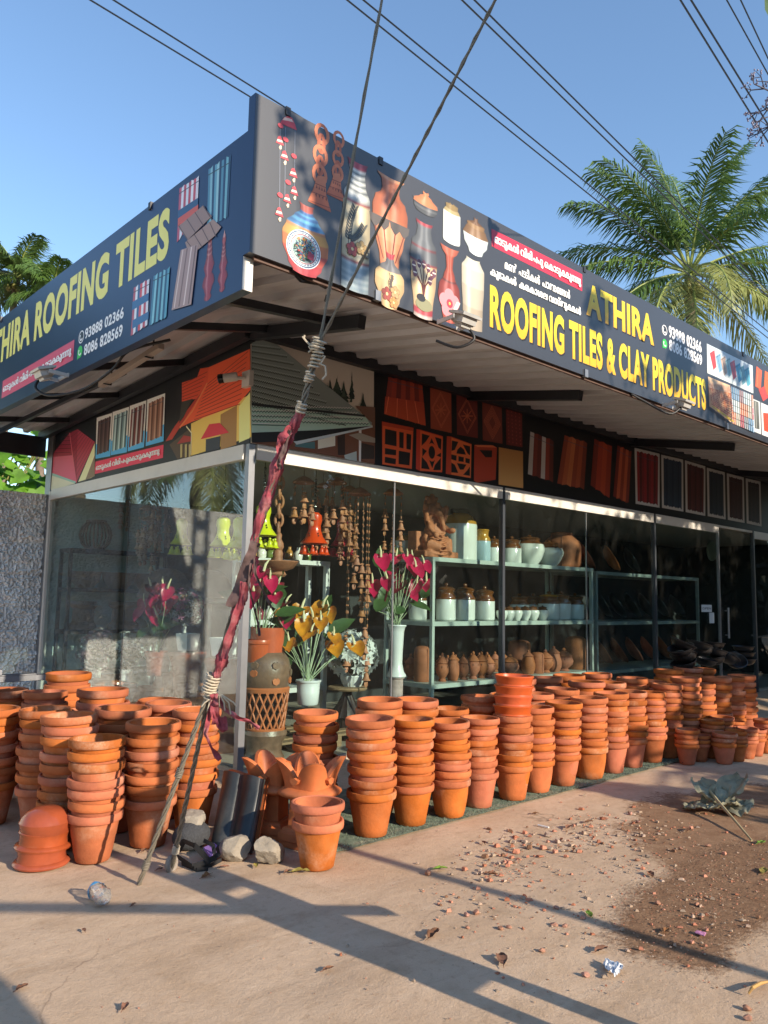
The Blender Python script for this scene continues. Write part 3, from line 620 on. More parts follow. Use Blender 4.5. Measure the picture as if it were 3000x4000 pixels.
def write(pic, text, box, col, grad=None, bold=.03, ref=None, mal=False):
    """fit text into box = (a0, a1, b0, b1) on the plate; grad: function (u, v) -> colour"""
    a0, a1, b0, b1 = box; col = C(col) if isinstance(col, str) else col
    if mal:
        L = mal_layers(text); xs = [q[0] for p, h in L for q in p]; ys_ = [q[1] for p, h in L for q in p]; x0, x1, y0, y1 = min(xs), max(xs), min(ys_), max(ys_)
        f = lambda x, y: (a0 + (x - x0) / (x1 - x0) * (a1 - a0), b0 + (y - y0) / (y1 - y0) * (b1 - b0)); wd_ = (a1 - a0) * bold / 6
        for p, hs in L:
            tri = tessellate_polygon([[Vector((x, y, 0)) for x, y in q] for q in [p] + hs]); fl = [q for r in [p] + hs for q in r]
            for dx in (-wd_, 0, wd_): e = pic.up(); pic.m.add([pic.p.pt(f(x, y)[0] + dx, f(x, y)[1], e) for x, y in fl], [tuple(t) for t in tri], 0, col)
        return
    vs, fs = txt_mesh(text, bold); xs = [v[0] for v in vs]; ys_ = [v[1] for v in vs]; x0, x1, y0, y1 = min(xs), max(xs), min(ys_), max(ys_)
    if ref: rv, _ = txt_mesh(ref, bold); rw = max(v[0] for v in rv) - min(v[0] for v in rv); a0 = a1 - (a1 - a0) * (x1 - x0) / rw
    e = pic.up(); pp = [(a0 + (x - x0) / (x1 - x0) * (a1 - a0), b0 + (y - y0) / (y1 - y0) * (b1 - b0)) for x, y in vs]
    cl = [grad((y - y0) / (y1 - y0)) for x, y in vs] if grad else col
    pic.m.add([pic.p.pt(a, b, e) for a, b in pp], fs, 0, cl)
def box_of(pic, lt, lb, rt, rb):
    p = [pic.ab(*q) for q in (lt, lb, rt, rb)]; return (min(p[0][0], p[1][0]), max(p[2][0], p[3][0]), (p[1][1] + p[3][1]) / 2, (p[0][1] + p[2][1]) / 2)
def Q(x0, y0, s): return lambda x, y: (x0 + x * s, y0 + y * s)
def disc_phone(pic, c, r, green):
    if green: pic.O(c, r, r, '#35b04a'); pic.P([(c[0] - r * .9, c[1] - r * .2), (c[0] - r * 1.0, c[1] - r * 1.1), (c[0] - r * .1, c[1] - r * .9)], '#35b04a', False)
    else: pic.O(c, r, r, '#e8e8e8'); pic.O(c, r * .82, r * .82, '#20252d')
    a = [(c[0] + r * .5 * cos(t), c[1] + r * .5 * sin(t)) for t in [radians(q) for q in range(150, 311, 20)]]; pic.L(a, r * .2, '#f0f0f0', False)
    for q in (a[0], a[-1]): pic.O(q, r * .19, r * .19, '#f0f0f0', n=8)
RS = Plate('R', LY); LS = Plate('L', LX)
FLEX = pm('dark_flex_banner', '#303238', .37, var=.06, scale=2, spec=.75)
FLEXB = pm('skylit_flex_banner', '#11294f', .3, var=.06, scale=2, spec=.55)  # blue of the sky on the shaded boards put into the flex colour
rs = T('shop_signboard', 'long dark grey signboard on the front eaves with vases, yellow lettering and tile pictures', 'signboard', (LX, LY, 3.5))
m = MB(); m.box(LX, XE, LY, LY + .07, 3.523, 4.531); m.build('board', FLEX, rs, smooth=False)
m = MB(); m.box(LX - .004, LX - .0005, LY, LY + .07, 3.523, 4.531); m.build('edge_trim', FLEXB, rs, smooth=False)
for u, v in ((622, 232), (822, 352), (1262, 580), (1605, 760)):
    p = FY(u, v, LY); m = MB(); m.box(p.x - .018, p.x + .018, LY - .008, LY + .085, 4.49, 4.545); m.build('clamp', STEEL, rs)
for u, v in ((815, 650), (1265, 808), (1570, 905)):
    p = FY(u, v, LY); m = MB(); m.box(p.x - .025, p.x + .025, LY - .012, LY + .02, 3.51, 3.58); m.build('clamp', ALU, rs)
q1 = Q(900, 300, .60277); qv = Q(1050, 600, .54250); q3 = Q(1800, 800, .72333)
# wind chime picture
k = Pic(RS, q1)
def pbell(pic, c, s, c1='#c2404a', c2='#e8dcc8', tongue='#d8c8ae'):
    x, y = c; pic.P([(x + s * .1, y + s * .9), (x + s * .35, y + s * 1.0), (x + s * .3, y + s * 1.55), (x + s * .05, y + s * 1.6), (x - s * .12, y + s * 1.2)], tongue)
    pic.P([(x - s * .05, y - s * .62), (x + s * .2, y - s * .55), (x + s * .42, y + s * .1), (x + s * .68, y + s * 1.0), (x - s * .6, y + s * .45), (x - s * .35, y - s * .1), (x - s * .3, y - s * .45)], c1)
    pic.P([(x - s * .36, y - s * .12), (x + s * .4, y + s * .12), (x + s * .5, y + s * .5), (x - s * .46, y + s * .2)], c2)
k.L([(378, 222), (378, 262)], .008, '#d8d8d8')
for x, y0, y1 in ((322, 330, 860), (356, 330, 800), (418, 340, 740)): k.L([(x, y0), (x - 4, y1)], .003, '#8890a0')
k.P([(322, 298), (345, 265), (378, 254), (400, 268), (418, 310), (430, 348), (400, 335), (360, 318)], '#c43c48'); k.P([(335, 280), (352, 262), (396, 275), (408, 296), (372, 286)], '#e0b8a8')
for c, s in (((318, 408), 40), ((348, 505), 42), ((405, 618), 42), ((411, 735), 40), ((365, 785), 40), ((313, 872), 42)): pbell(k, c, s)
for c in ((324, 318), (356, 408), (410, 515), (372, 685), (320, 768)): k.O(c, .022, .016, '#c8404c', True, 8)
k.done('pictured_wind_chime', rs)
# two bells on chains
for (cx, cy, s, ch) in ((592, 600, 1.0, [(597, 372), (583, 480), (578, 610)]), (694, 590, .8, [(706, 405), (697, 500), (694, 600)])):
    k = Pic(RS, q1, .0014); tc_ = '#c4704a'
    for i, (x, y) in enumerate([(ch[0][0] - 4, ch[0][1] + 0), (ch[0][0] - 8, ch[0][1] + 62), (ch[1][0], ch[1][1] + 30), (ch[1][0] - 2, ch[1][1] + 95), (ch[2][0], ch[2][1] + 25)]):
        a, b = k.ab(x, y); k.L([(a + (.05 if i % 2 == 0 else .022) * s * cos(t), b + .06 * s * sin(t)) for t in [pi * 2 * j / 14 for j in range(14)]], .026 * s, tc_ if i % 2 == 0 else '#b05c3a', False, True)
    x, y = (592, 640) if s == 1 else (694, 625)
    k.P([(x - 28 * s, y), (x + 22 * s, y + 8 * s), (x + 28 * s, y + 130 * s), (x + 60 * s, y + 240 * s), (x - 92 * s, y + 165 * s), (x - 58 * s, y + 90 * s)], '#c87850', True, '#b85e38')
    for j in range(3): k.L([(x - (45 + j * 22) * s, y + (50 + j * 55) * s), (x + (26 + j * 12) * s, y + (80 + j * 65) * s)], .006, '#8a4228')
    for j in range(4): k.P([(x - 40 * s + j * 17 * s, y + (82 + j * 8) * s), (x - 28 * s + j * 17 * s, y + (84 + j * 8) * s), (x - 35 * s + j * 17 * s, y + (60 + j * 8) * s)], '#7a3a26')
    for j in range(4): k.P([(x - 44 * s + j * 22 * s, y + (122 + j * 10) * s), (x - 36 * s + j * 22 * s, y + (140 + j * 10) * s), (x - 34 * s + j * 22 * s, y + (112 + j * 10) * s)], '#6a3222')
    k.done('pictured_bell', rs)
def flower(pic, c, r, col, ctr='#e0c890', n=5):
    for i in range(n):
        a = 2 * pi * i / n + .3; pic.O((c[0] + r * .55 * cos(a), c[1] + r * .55 * sin(a)), r * .42, r * .42, '#4a3a30', n=10); pic.O((c[0] + r * .55 * cos(a), c[1] + r * .55 * sin(a)), r * .37, r * .37, col, n=10)
    pic.O(c, r * .22, r * .22, ctr, n=8)
# blue and orange vase with a round painted panel
k = Pic(RS, qv, .002)
k.vase((270, 365), (262, 868), 168, [(0, .5), (.12, .72), (.35, .98), (.5, 1.0), (.66, .84), (.8, .52), (.88, .28), (.95, .27), (1, .33)], [(0, '#b8323a'), (.16, '#c8503a'), (.34, '#d07a42'), (.5, '#d8a050'), (.62, '#c88a58'), (.66, '#3f86b8'), (.7, '#2f6ea6'), (.74, '#4f9ac8'), (.78, '#2a639c'), (.82, '#4a94c4'), (.86, '#2a5f96'), (.9, '#a04638')], (-.4, .1), .5, .4)
c = k.at(-.08, .34); R0 = k.va[3] * .74
k.O(c, R0, R0 * .92, '#e8eef0', n=36); k.O(c, R0 * .95, R0 * .87, '#1f4c78', n=36); k.O(c, R0 * .9, R0 * .82, '#dfe8ea', n=36); k.O(c, R0 * .76, R0 * .7, '#b84040', n=36); k.O(c, R0 * .72, R0 * .66, '#d4e2e2', n=36)
for i in range(30): a = i * 2 * pi / 30; k.O((c[0] + R0 * .83 * cos(a), c[1] + R0 * .76 * sin(a)), R0 * .035, R0 * .035, '#244a70', n=6)
rg = random.Random(2)
k.O(c, R0 * .66, R0 * .6, '#9ab8b4', n=36)
for i in range(150):
    a = rg.random() * 6.28; r_ = R0 * .6 * sqrt(rg.random()); x = c[0] + r_ * cos(a); y = c[1] + r_ * .9 * sin(a); t = rg.random() * 3.14; w = R0 * rg.uniform(.05, .13)
    k.P([(x - w * cos(t), y - w * sin(t)), (x + w * .3 * sin(t), y - w * .3 * cos(t)), (x + w * cos(t), y + w * sin(t)), (x - w * .3 * sin(t), y + w * .3 * cos(t))], rg.choice(['#2b5a4a', '#224a78', '#2c6a50', '#c08a30', '#2a3a60', '#b04038']), False)
k.P([(c[0] + R0 * .15, c[1] - R0 * .1), (c[0] + R0 * .5, c[1] - R0 * .18), (c[0] + R0 * .46, c[1] - R0 * .5), (c[0] + R0 * .1, c[1] - R0 * .45)], '#a83448', False)
k.done('pictured_painted_vase', rs)
# tall cream vase with ribbed neck
k = Pic(RS, qv, .0026)
k.vase((636, 55), (622, 985), 100, [(0, .98), (.35, 1.0), (.62, 1.0), (.72, .95), (.82, .62), (.9, .55), (.97, .66), (1, .76)], [(0, '#8a979c')] + [(.02 * i, '#7c8f98' if i % 2 else '#9aa8ac') for i in range(1, 11)] + [(.22, '#8f4840'), (.245, '#cdbd98'), (.66, '#c8b890'), (.675, '#8a3c3a'), (.70, '#a8aca8')] + [(.71 + .02 * i, '#5c6468' if i % 2 else '#c8ccc8') for i in range(11)] + [(.94, '#a03844')], (-.45, .3), .5, .5)
for x0, x1, t0, t1 in ((-.55, -.1, .34, .62), (-.4, .55, .36, .5)):
    pts = [k.at(x0 + (x1 - x0) * s_ ** (2 if x1 < 0 else .9), t0 + (t1 - t0) * s_ ** (1 if x1 < 0 else 1.7)) for s_ in [i / 12 for i in range(13)]]; k.L(pts, .008, '#3c3c38', False)
    for i in range(1, 13):
        x, y = pts[i]; k.P([(x, y), (x - .028, y + .012), (x - .03, y + .035), (x - .008, y + .02)], '#4a4c48', False)
        k.P([(x, y), (x + .024, y + .014), (x + .028, y + .036), (x + .006, y + .02)], '#55564f', False)
flower(k, k.at(-.3, .30), .055, '#a84a42'); flower(k, k.at(.35, .335), .055, '#c8a468'); flower(k, k.at(.75, .30), .03, '#6a6458')
k.done('pictured_tall_vase', rs)
# big terracotta urn
k = Pic(RS, qv, .0032)
k.vase((872, 165), (872, 830), 128, [(0, .5), (.1, .55), (.3, .78), (.5, .98), (.62, 1.), (.74, .86), (.8, .55), (.84, .48), (.94, .52), (.98, .72), (1, .78)], [(0, '#c87f56'), (.3, '#cf8a60'), (.52, '#b8683f'), (.56, '#b4623c'), (.84, '#b86a44'), (.96, '#c88a62')], (-.35, .25), .45, .5)
for x in (-.85, -.35, .3, .8):
    p = k.at(x, .52); k.P([(p[0] - .055, p[1] + .0), (p[0] + .055, p[1]), (p[0] + .045, p[1] - .05), (p[0], p[1] - .095), (p[0] - .045, p[1] - .05)], '#57504c', False); k.L([(p[0], p[1] - .08), k.at(x * .75, .08)], .010, '#7a3c2a', False)
k.done('pictured_terracotta_urn', rs)
k = Pic(RS, qv, .0052)
k.vase((874, 715), (862, 1105), 106, [(0, .5), (.15, .7), (.4, 1.), (.58, .98), (.72, .66), (.82, .3), (.9, .24), (1, .32)], [(0, '#c8a878'), (.5, '#d2b482'), (.66, '#6a6a6c'), (.9, '#b03a44')], (-.3, .3), .4, .5)
pts = [k.at(-.05 + .06 * sin(i), .62 - .04 * i) for i in range(10)]; k.L(pts, .007, '#4a4038', False)
for x, y in pts[1:]: k.O((x + .022, y), .016, .012, '#5a5048', n=8)
flower(k, k.at(-.25, .22), .055, '#9a4a40'); flower(k, k.at(.4, .3), .05, '#b89468'); flower(k, k.at(.4, .1), .045, '#c88850')
k.done('pictured_bulb_vase', rs)
# grey vase with painted tree
k = Pic(RS, qv, .0026)
k.vase((1116, 490), (1112, 1180), 98, [(0, .68), (.1, .7), (.4, .92), (.62, 1.), (.76, .9), (.84, .58), (.92, .5), (1, .62)], [(0, '#b8a8a0'), (.03, '#a83c44'), (.1, '#d0b48a'), (.56, '#8a3a3a'), (.575, '#55585c'), (.72, '#703438'), (.735, '#5c6064'), (.8, '#703438'), (.81, '#606468'), (.96, '#98343c')], (-.35, .3), .5, .6)
b0 = k.at(0, .2)
for x, t in ((-.75, .5), (-.35, .54), (0, .55), (.35, .53), (.65, .47), (.8, .5), (.5, .4), (-.7, .43)):
    p = k.at(x, t); k.L([b0, k.at(x * .2, .33), p], .008, '#6a3430', False); k.O(p, .022, .034, '#6a4250', n=10); k.L([(p[0] - .018, p[1]), (p[0] + .018, p[1])], .01, '#e8d8c8', False)
p = k.at(.05, .13); k.O(p, .085, .05, '#8a8868', n=16); k.O((p[0] - .03, p[1] + .045), .045, .03, '#2c2c30', n=12)
k.done('pictured_grey_vase', rs)
# casserole, jars
k = Pic(RS, qv, .0026); k.vase((1128, 340), (1128, 430), 90, [(0, .75), (.3, .92), (1, 1.)], [(0, '#4c4e50'), (.3, '#606264'), (.5, '#4a4c4e'), (.75, '#5c5e60')], (.3,), .4, .4); k.vase((1128, 275), (1130, 372), 88, [(0, 1.), (.2, .96), (.55, .5), (.75, .2), (.85, .26), (1, .2)], [(0, '#c47a50')], (-.2,), .35, .4); k.done('pictured_casserole', rs)
k = Pic(RS, qv, .0026); k.vase((1316, 358), (1316, 645), 62, [(0, .92), (.06, 1.), (.74, 1.), (.82, .85), (.86, .68), (.96, .72), (.97, .3), (1, .2)], [(0, '#d8dcd8'), (.76, '#a8986c'), (.86, '#8a7448')], (-.3,), .3, .4); k.done('pictured_white_jar', rs)
k = Pic(RS, qv, .0026); k.vase((1490, 462), (1488, 725), 90, [(0, .5), (.06, .56), (.3, .92), (.5, 1.), (.66, .82), (.74, .66), (.8, .72), (.86, .4), (.9, .16), (1, .14)], [(0, '#cfdada'), (.48, '#7c5c38'), (.72, '#8a6a42'), (.84, '#6a4a2c')], (-.3, .2), .4, .5); k.done('pictured_lidded_jar', rs)
# red fluted vase with flower
k = Pic(RS, qv, .0032)
k.vase((1300, 672), (1296, 1210), 80, [(0, .5), (.1, .62), (.32, 1.), (.45, .92), (.6, .5), (.72, .28), (.86, .34), (.95, .72), (1, .86)], [(0, '#a84a34'), (.12, '#8a3226'), (.54, '#5a2620'), (.56, '#98402c'), (.66, '#5a2620'), (.68, '#a04830'), (.9, '#b05a40')], (-.35, .3), .45, .45)
p = k.at(.05, .24)
for i in range(5): a = i * 1.2566 + .4; k.O((p[0] + .06 * cos(a), p[1] + .06 * sin(a)), .055, .055, '#dc8a90', n=14)
k.O(p, .035, .035, '#a83848', n=10); k.O(p, .012, .012, '#a8c060', n=8)
for x in (.55, .66, .76): k.L([k.at(x, .16), k.at(x + .2, .3)], .014, '#dcd8c8', False)
k.done('pictured_red_vase', rs)
k = Pic(RS, qv, .0026); k.vase((1466, 755), (1470, 1262), 82, [(0, .84), (.3, .88), (.6, .98), (.85, 1.), (.94, .72), (.97, .58), (1, .6)], [(0, '#a89a86'), (.3, '#b8ac98'), (.6, '#c8c0ac'), (.85, '#cfcab8')], (-.4,), .4, .5); k.done('pictured_cream_vase', rs)
# lettering
YG = lambda v: tuple(a + (b - a) * (0 if v > .55 else 1 if v < .2 else (.55 - v) / .35) for a, b in zip(C('#d9c12c'), C('#dca61e')))
k = Pic(RS, q3); k.P([(165, 129), (655, 376), (655, 467), (167, 224)], '#c22a44'); write(k, 'ഓടുകൾ വിരിച~ചു െകാടുക~കുന~നു', box_of(k, (182, 152), (185, 222), (640, 386), (642, 445)), '#f2ecea', mal=True, bold=.02); k.done('red_strip_lettering', rs)
k = Pic(RS, q3); write(k, 'മൺ ചട~ടികൾ, പാത~രങ~ങൾ', box_of(k, (238, 298), (240, 352), (583, 452), (585, 505)), '#eeeeea', mal=True, bold=.02); k.done('white_lettering', rs); k = Pic(RS, q3); write(k, 'കൂജകൾ, കരകാശല വസ്തുക~കൾ', box_of(k, (160, 338), (160, 402), (640, 545), (642, 600)), '#eeeeea', mal=True, bold=.02); k.done('white_lettering', rs)
k = Pic(RS, q3)
bx1 = box_of(k, (705, 437), (678, 597), (1018, 588), (1043, 757)); bx2 = box_of(k, (157, 438), (157, 668), (1320, 938), (1320, 1106))
sh = C('#15171a')
for t, b in (('ATHIRA', bx1), ('ROOFING TILES & CLAY PRODUCTS', bx2)):
    write(k, t, (b[0] + .012, b[1] + .012, b[2] - .012, b[3] - .012), sh, bold=.055); write(k, t, b, '#d9c12c', YG, bold=.042)
k.done('yellow_lettering', rs)
k = Pic(RS, q3); write(k, '93888 02366', box_of(k, (1126, 655), (1124, 722), (1298, 735), (1300, 795)), '#e8e8e8', bold=.03); write(k, '8086 828569', box_of(k, (1126, 730), (1126, 790), (1300, 806), (1303, 868)), '#e8e8e8', bold=.03)
disc_phone(k, k.ab(1100, 677), .055, False); disc_phone(k, k.ab(1101, 750), .05, True); k.done('phone_numbers', rs)
# tile pictures at the right end
q5 = Q(2700, 1300, .22607)
k = Pic(RS, q5); k.P([(268, 185), (1060, 570), (1072, 1048), (278, 695)], '#b9c6ce', True, '#d2d8d4')
for i, (x, y, c_) in enumerate(((330, 300, '#c83a38'), (430, 355, '#7aa0bc'), (515, 400, '#b89c88'), (595, 425, '#8ab0b4'), (675, 470, '#b84450'), (770, 520, '#4a98b8'), (835, 560, '#6a9ca8'), (920, 590, '#5aa4b8'))):
    k.P([(x - 12, y + 50), (x + 70, y), (x + 105, y + 290), (x + 52, y + 345)], c_); k.L([(x + 20, y + 40), (x + 78, y + 315)], .008, '#3c5560'); k.L([(x - 8, y + 72), (x + 74, y + 25)], .005, '#40545c')
k.done('pictured_tile_samples', rs)
k = Pic(RS, q5); k.P([(288, 755), (668, 910), (690, 1548), (312, 1270)], '#d8b48c'); rg = random.Random(3)
for j in range(16):
    t = j / 16; w = .2 + t * .9
    for i in range(18):
        s0, s1 = i / 18, (i + .8) / 18; y0 = 850 + 420 * (t ** 1.3); f = lambda s, tt: (300 + (670 - 300) * s + tt * 20 * s, 860 + 60 * s * (1 - tt) + (395 + 270 * s) * tt ** 1.25)
        k.P([f(s0, t), f(s1, t), f(s1, t + .045), f(s0, t + .045)], rg.choice(['#c07040', '#b05c34', '#cf9468', '#a85030']) if t > .3 else rg.choice(['#c8a890', '#b89078']))
k.P([(312, 1262), (690, 1535), (690, 1550), (640, 1535), (312, 1285)], '#c8a82c'); k.done('pictured_tiled_roof', rs)
k = Pic(RS, q5); cols = ['#5a86a8', '#6a90b0', '#8a6a70', '#a8b8c0', '#b8c8c8', '#c87a58', '#c08060', '#b0a898', '#a03848', '#788088']
for i in range(11):
    for j in range(6):
        x0 = 690 + i * 33; y0 = 925 + i * 15 + j * 108; k.P([(x0 + j * 3, y0), (x0 + 26 + j * 3, y0 + 12), (x0 + 27 + j * 4, y0 + 112), (x0 + 2 + j * 4, y0 + 100)], cols[(i // 2 + (j // 2) * 3) % 10]); k.L([(x0 + 8 + j * 3, y0 + 4), (x0 + 10 + j * 4, y0 + 100)], .008, '#d8d8d4')
k.done('pictured_coloured_tiles', rs)
k = Pic(RS, q5); k.P([(1045, 1130), (1190, 1195), (1205, 1755), (1058, 1695)], '#c4c8c8'); k.P([(1075, 1165), (1160, 1200), (1180, 1670), (1100, 1650)], '#6c6c64', True, '#50524c'); k.L([(1110, 1190), (1125, 1640)], .02, '#9a9a90'); k.P([(1205, 1205), (1480, 1330), (1480, 1860), (1220, 1762)], '#d4d0ce'); k.P([(1240, 1380), (1420, 1400), (1430, 1760), (1255, 1690)], '#b8482c')
k.P([(1125, 575), (1220, 655), (1200, 985), (1105, 925)], '#c85a34'); k.P([(1270, 655), (1420, 740), (1420, 1120), (1250, 1050)], '#d0622c'); k.P([(1160, 980), (1260, 920), (1330, 1120), (1240, 1185)], '#b84038'); k.L([(1150, 640), (1135, 930)], .012, '#e0804c'); k.done('pictured_clay_tiles', rs)
# ------------------------------------------------ left signboard
ls = T('side_signboard', 'dark signboard along the side eaves with yellow roofing tiles lettering', 'signboard', (LX, 0, 3.4))
m = MB(); m.box(LX, LX + .07, LY + .075, 6.5, 3.314, 4.320); m.build('board', FLEXB, ls, smooth=False)
m = MB(); m.box(LX + .002, LX + .07, LY + .068, LY + .0748, 3.314, 3.52); m.build('sunlit_end_edge', WHITE, ls, smooth=False)  # white put on the board's end edge for the sun falling on it
for u, v in ((326, 440), (3, 690)):
    p = FX(u, v, LX); m = MB(); m.box(LX - .012, LX + .08, p.y - .018, p.y + .018, 4.28, 4.335); m.build('clamp', STEEL, ls)
qa = Q(0, 300, .60277); qb = Q(0, 1100, .27125); qc = Q(0, 1200, .60277)
k = Pic(LS, qa)
r0 = k.ab(1105, 868); r1 = k.ab(1105, 1190); l0 = k.p.uv(2.7, 1420); zt = k.ab(725, 1108)[1]; zb = k.ab(735, 1392)[1]
write(k, 'ATHIRA ROOFING TILES', (l0[0], r0[0], zb, zt), '#d6cf6e', bold=.042, ref='HIRA ROOFING TILES'); k.done('yellow_lettering', ls)
k = Pic(LS, qc); write(k, '93888 02366', box_of(k, (555, 125), (555, 198), (800, 10), (800, 80)), '#e4e6ea', bold=.03); write(k, '8086 828569', box_of(k, (548, 240), (546, 308), (795, 110), (792, 195)), '#e4e6ea', bold=.03)
disc_phone(k, k.ab(528, 193), .055, False); disc_phone(k, k.ab(519, 290), .052, True); k.done('phone_numbers', ls)
k = Pic(LS, qb); k.P([(42, 1432), (1074, 835), (1054, 1128), (22, 1685)], '#bc4660'); write(k, 'ഓടുകൾ വിരിച~ചു െകാടുക~കുന~നു', box_of(k, (52, 1480), (50, 1600), (1045, 925), (1040, 1100)), '#f0eef2', mal=True, bold=.02); k.done('red_strip_lettering', ls)
def tilepic(k, quad, stripes, hl='#d8e4e8'):
    tl, tr, br, bl_ = [k.ab(*q) for q in quad]; n = len(stripes)
    def B(s, t): return tuple((tl[i] * (1 - s) + tr[i] * s) * (1 - t) + (bl_[i] * (1 - s) + br[i] * s) * t for i in (0, 1))
    for i, c in enumerate(stripes):
        wv = .02 * sin(i * 2.1); k.P([B(i / n, wv), B((i + 1) / n, -wv), B((i + 1) / n, 1 - wv), B(i / n, 1 + wv)], c, False)
    k.L([B(0, .1), B(1, .12)], .006, '#303840', False)
k = Pic(LS, qa)
tilepic(k, ((1352, 600), (1500, 505), (1480, 905), (1342, 985)), ['#4a7a90', '#7aa8b4', '#1f3a58', '#5a90a4', '#8ab4bc', '#1c3450', '#4c7e94', '#1f3a58', '#6aa0ac', '#244058'])
tilepic(k, ((1165, 725), (1292, 645), (1280, 900), (1148, 1075)), ['#a8485a', '#c8ccd4', '#a84450', '#c0c8d0', '#a8404c', '#d0d0d4', '#b04a54', '#c4c4cc'])
for t in ((.35, '#2c4c6c'), (.6, '#b8503c')):
    k.P([(1156, 800 + t[0] * 200), (1288, 720 + t[0] * 180), (1286, 770 + t[0] * 180), (1156, 850 + t[0] * 200)], t[1])
tilepic(k, ((870, 1368), (972, 1310), (958, 1610), (850, 1680)), ['#a8505c', '#ccd0d8', '#2c5a80', '#c0484c', '#d0d0d4', '#a84450', '#c4c8d0'])
for y in (1440, 1560): k.P([(862, y + 20), (968, y - 40), (966, y + 10), (860, y + 75)], '#35628a'); 
tilepic(k, ((1000, 1292), (1105, 1235), (1082, 1560), (972, 1612)), ['#3c7088', '#78b0bc', '#1e4058', '#5c98a8', '#204660', '#70a8b4', '#24506a', '#5090a4'])
k.P([(1158, 975), (1318, 838), (1378, 905), (1222, 1060)], '#8a7064'); k.P([(1205, 1075), (1385, 925), (1440, 975), (1395, 1035), (1235, 1165)], '#94786a')
for i in range(4): k.L([(1165 + i * 52, 968 - i * 44), (1220 + i * 52, 1055 - i * 44)], .008, '#5c463e'); k.L([(1215 + i * 50, 1065 - i * 40), (1270 + i * 45, 1140 - i * 34)], .008, '#5c463e')
k.P([(1178, 1125), (1290, 1085), (1245, 1478), (1118, 1515)], '#9a8078')
for i in range(4): k.L([(1192 + i * 28, 1122 - i * 9), (1135 + i * 31, 1500 - i * 9)], .016, ['#c0aca4', '#6e5650', '#c8b6ae', '#6a524c'][i])
k.done('pictured_roof_tiles', ls)
k = Pic(LS, qa)
fin = [(0, .5), (.03, .62), (.06, .4), (.12, .6), (.2, .98), (.28, .8), (.32, .5), (.37, .66), (.42, .85), (.5, .6), (.56, .42), (.62, .44), (.68, .34), (.78, .28), (.82, .4), (.88, .3), (.95, .1), (1, .02)]
for tp, bt in (((1368, 935), (1345, 1440)), ((1456, 990), (1440, 1382))): k.vase(tp, bt, 40 if tp[0] < 1400 else 32, fin, [(0, '#8a2c34'), (.5, '#8a3a3a'), (.58, '#a86a60'), (.6, '#7a2c30'), (.64, '#a86a60'), (.67, '#7a2c30'), (.71, '#a86a60'), (.74, '#7a2c30'), (.78, '#98403c'), (.9, '#c08c84')], (-.3,), .5, .45)
k.done('pictured_finials', ls)
# ------------------------------------------------ posters above the glass
RW = Plate('R', -.004); LW = Plate('L', -.004)
BLK = pm('black_poster', '#141518', .5)
q2 = Q(150, 1450, .51236); qz = Q(1450, 1400, .45208); qg = Q(900, 1200, .60277); qr = Q(1800, 1700, .72333)
lp = T('side_poster', 'printed poster strip over the side glass with red roofed houses and tile samples', 'poster', (0, 2, 2.81))
k = Pic(LW, q2); m = MB(); m.box(-.004, -.0003, .0, 4.62, HB + .001, 3.78); m.build('sheet', BLK, lp, smooth=False)
k.P([(92, 650), (300, 442), (432, 540), (290, 850), (78, 775), (88, 740)], '#8a3040'); k.P([(95, 650), (240, 470), (300, 442), (290, 850)], '#7a2434'); k.P([(92, 655), (262, 640), (290, 850), (88, 770)], '#a84c60')
for i in range(6): k.L([(120 + i * 18, 622 - i * 30), (246 + i * 2, 618 - i * 30)], .008, '#4a141f')
for i in range(9): k.L([(252 + i * 4, 500 + i * 38), (316 + i * 14, 450 + i * 12)], .008, '#5a2430')
k.L([(240, 470), (262, 640), (292, 850)], .02, '#a8505c')
k.P([(86, 768), (290, 842), (280, 856), (84, 790)], '#7c9a90'); k.P([(84, 788), (282, 856), (200, 880), (78, 910)], '#c4bf98'); k.P([(432, 548), (430, 800), (400, 815), (305, 845)], '#c0b688'); k.P([(432, 640), (432, 800), (360, 830)], '#6a5a48')
k.done('pictured_house', lp, PRINT_D)
k = Pic(LW, q2)
for i, ((x0, y0), (x1, y1), (x2, y2), (x3, y3), cs) in enumerate((((445, 355), (563, 318), (548, 648), (436, 668), ['#3a2c2c', '#4c3c3a', '#2c2222']), ((568, 312), (692, 272), (676, 618), (553, 642), ['#5a7274', '#8aa0a0', '#3a4c50']), ((700, 265), (826, 222), (808, 580), (684, 612), ['#5a2c2a', '#8a8a88', '#3c2422']), ((834, 218), (970, 168), (958, 535), (822, 572), ['#6a4a3c', '#8a6c5c', '#4c3228']))):
    k.P([(x0, y0), (x1, y1), (x2, y2), (x3, y3)], '#b4b0aa'); k.P([(x3, y3), (x3 + 3, y3 - 110), (x2 + 4, y2 - 130), (x2, y2)], '#3f86ae'); k.P([(x3, y3), (x2, y2), (x2, y2 - 22), (x3, y3 - 22)], '#3f86ae')
    tilepic(k, ((x0 + 12, y0 + 28), (x1 - 8, y1 + 25), (x2 - 10, y2 - 40), (x3 + 8, y3 - 30)), [cs[j % 3] for j in range(9)])
k.done('pictured_tile_samples', lp, PRINT_D)
k = Pic(LW, q2); k.P([(436, 690), (955, 560), (950, 660), (428, 785)], '#aa2f44'); write(k, 'ഓടുകൾ വിരിച~ചുെകാടുക~കുന~നു', box_of(k, (442, 700), (442, 762), (932, 590), (930, 650)), '#ece6e4', mal=True, bold=.02); k.done('red_strip_lettering', lp, PRINT_D)
k = Pic(LW, q2)
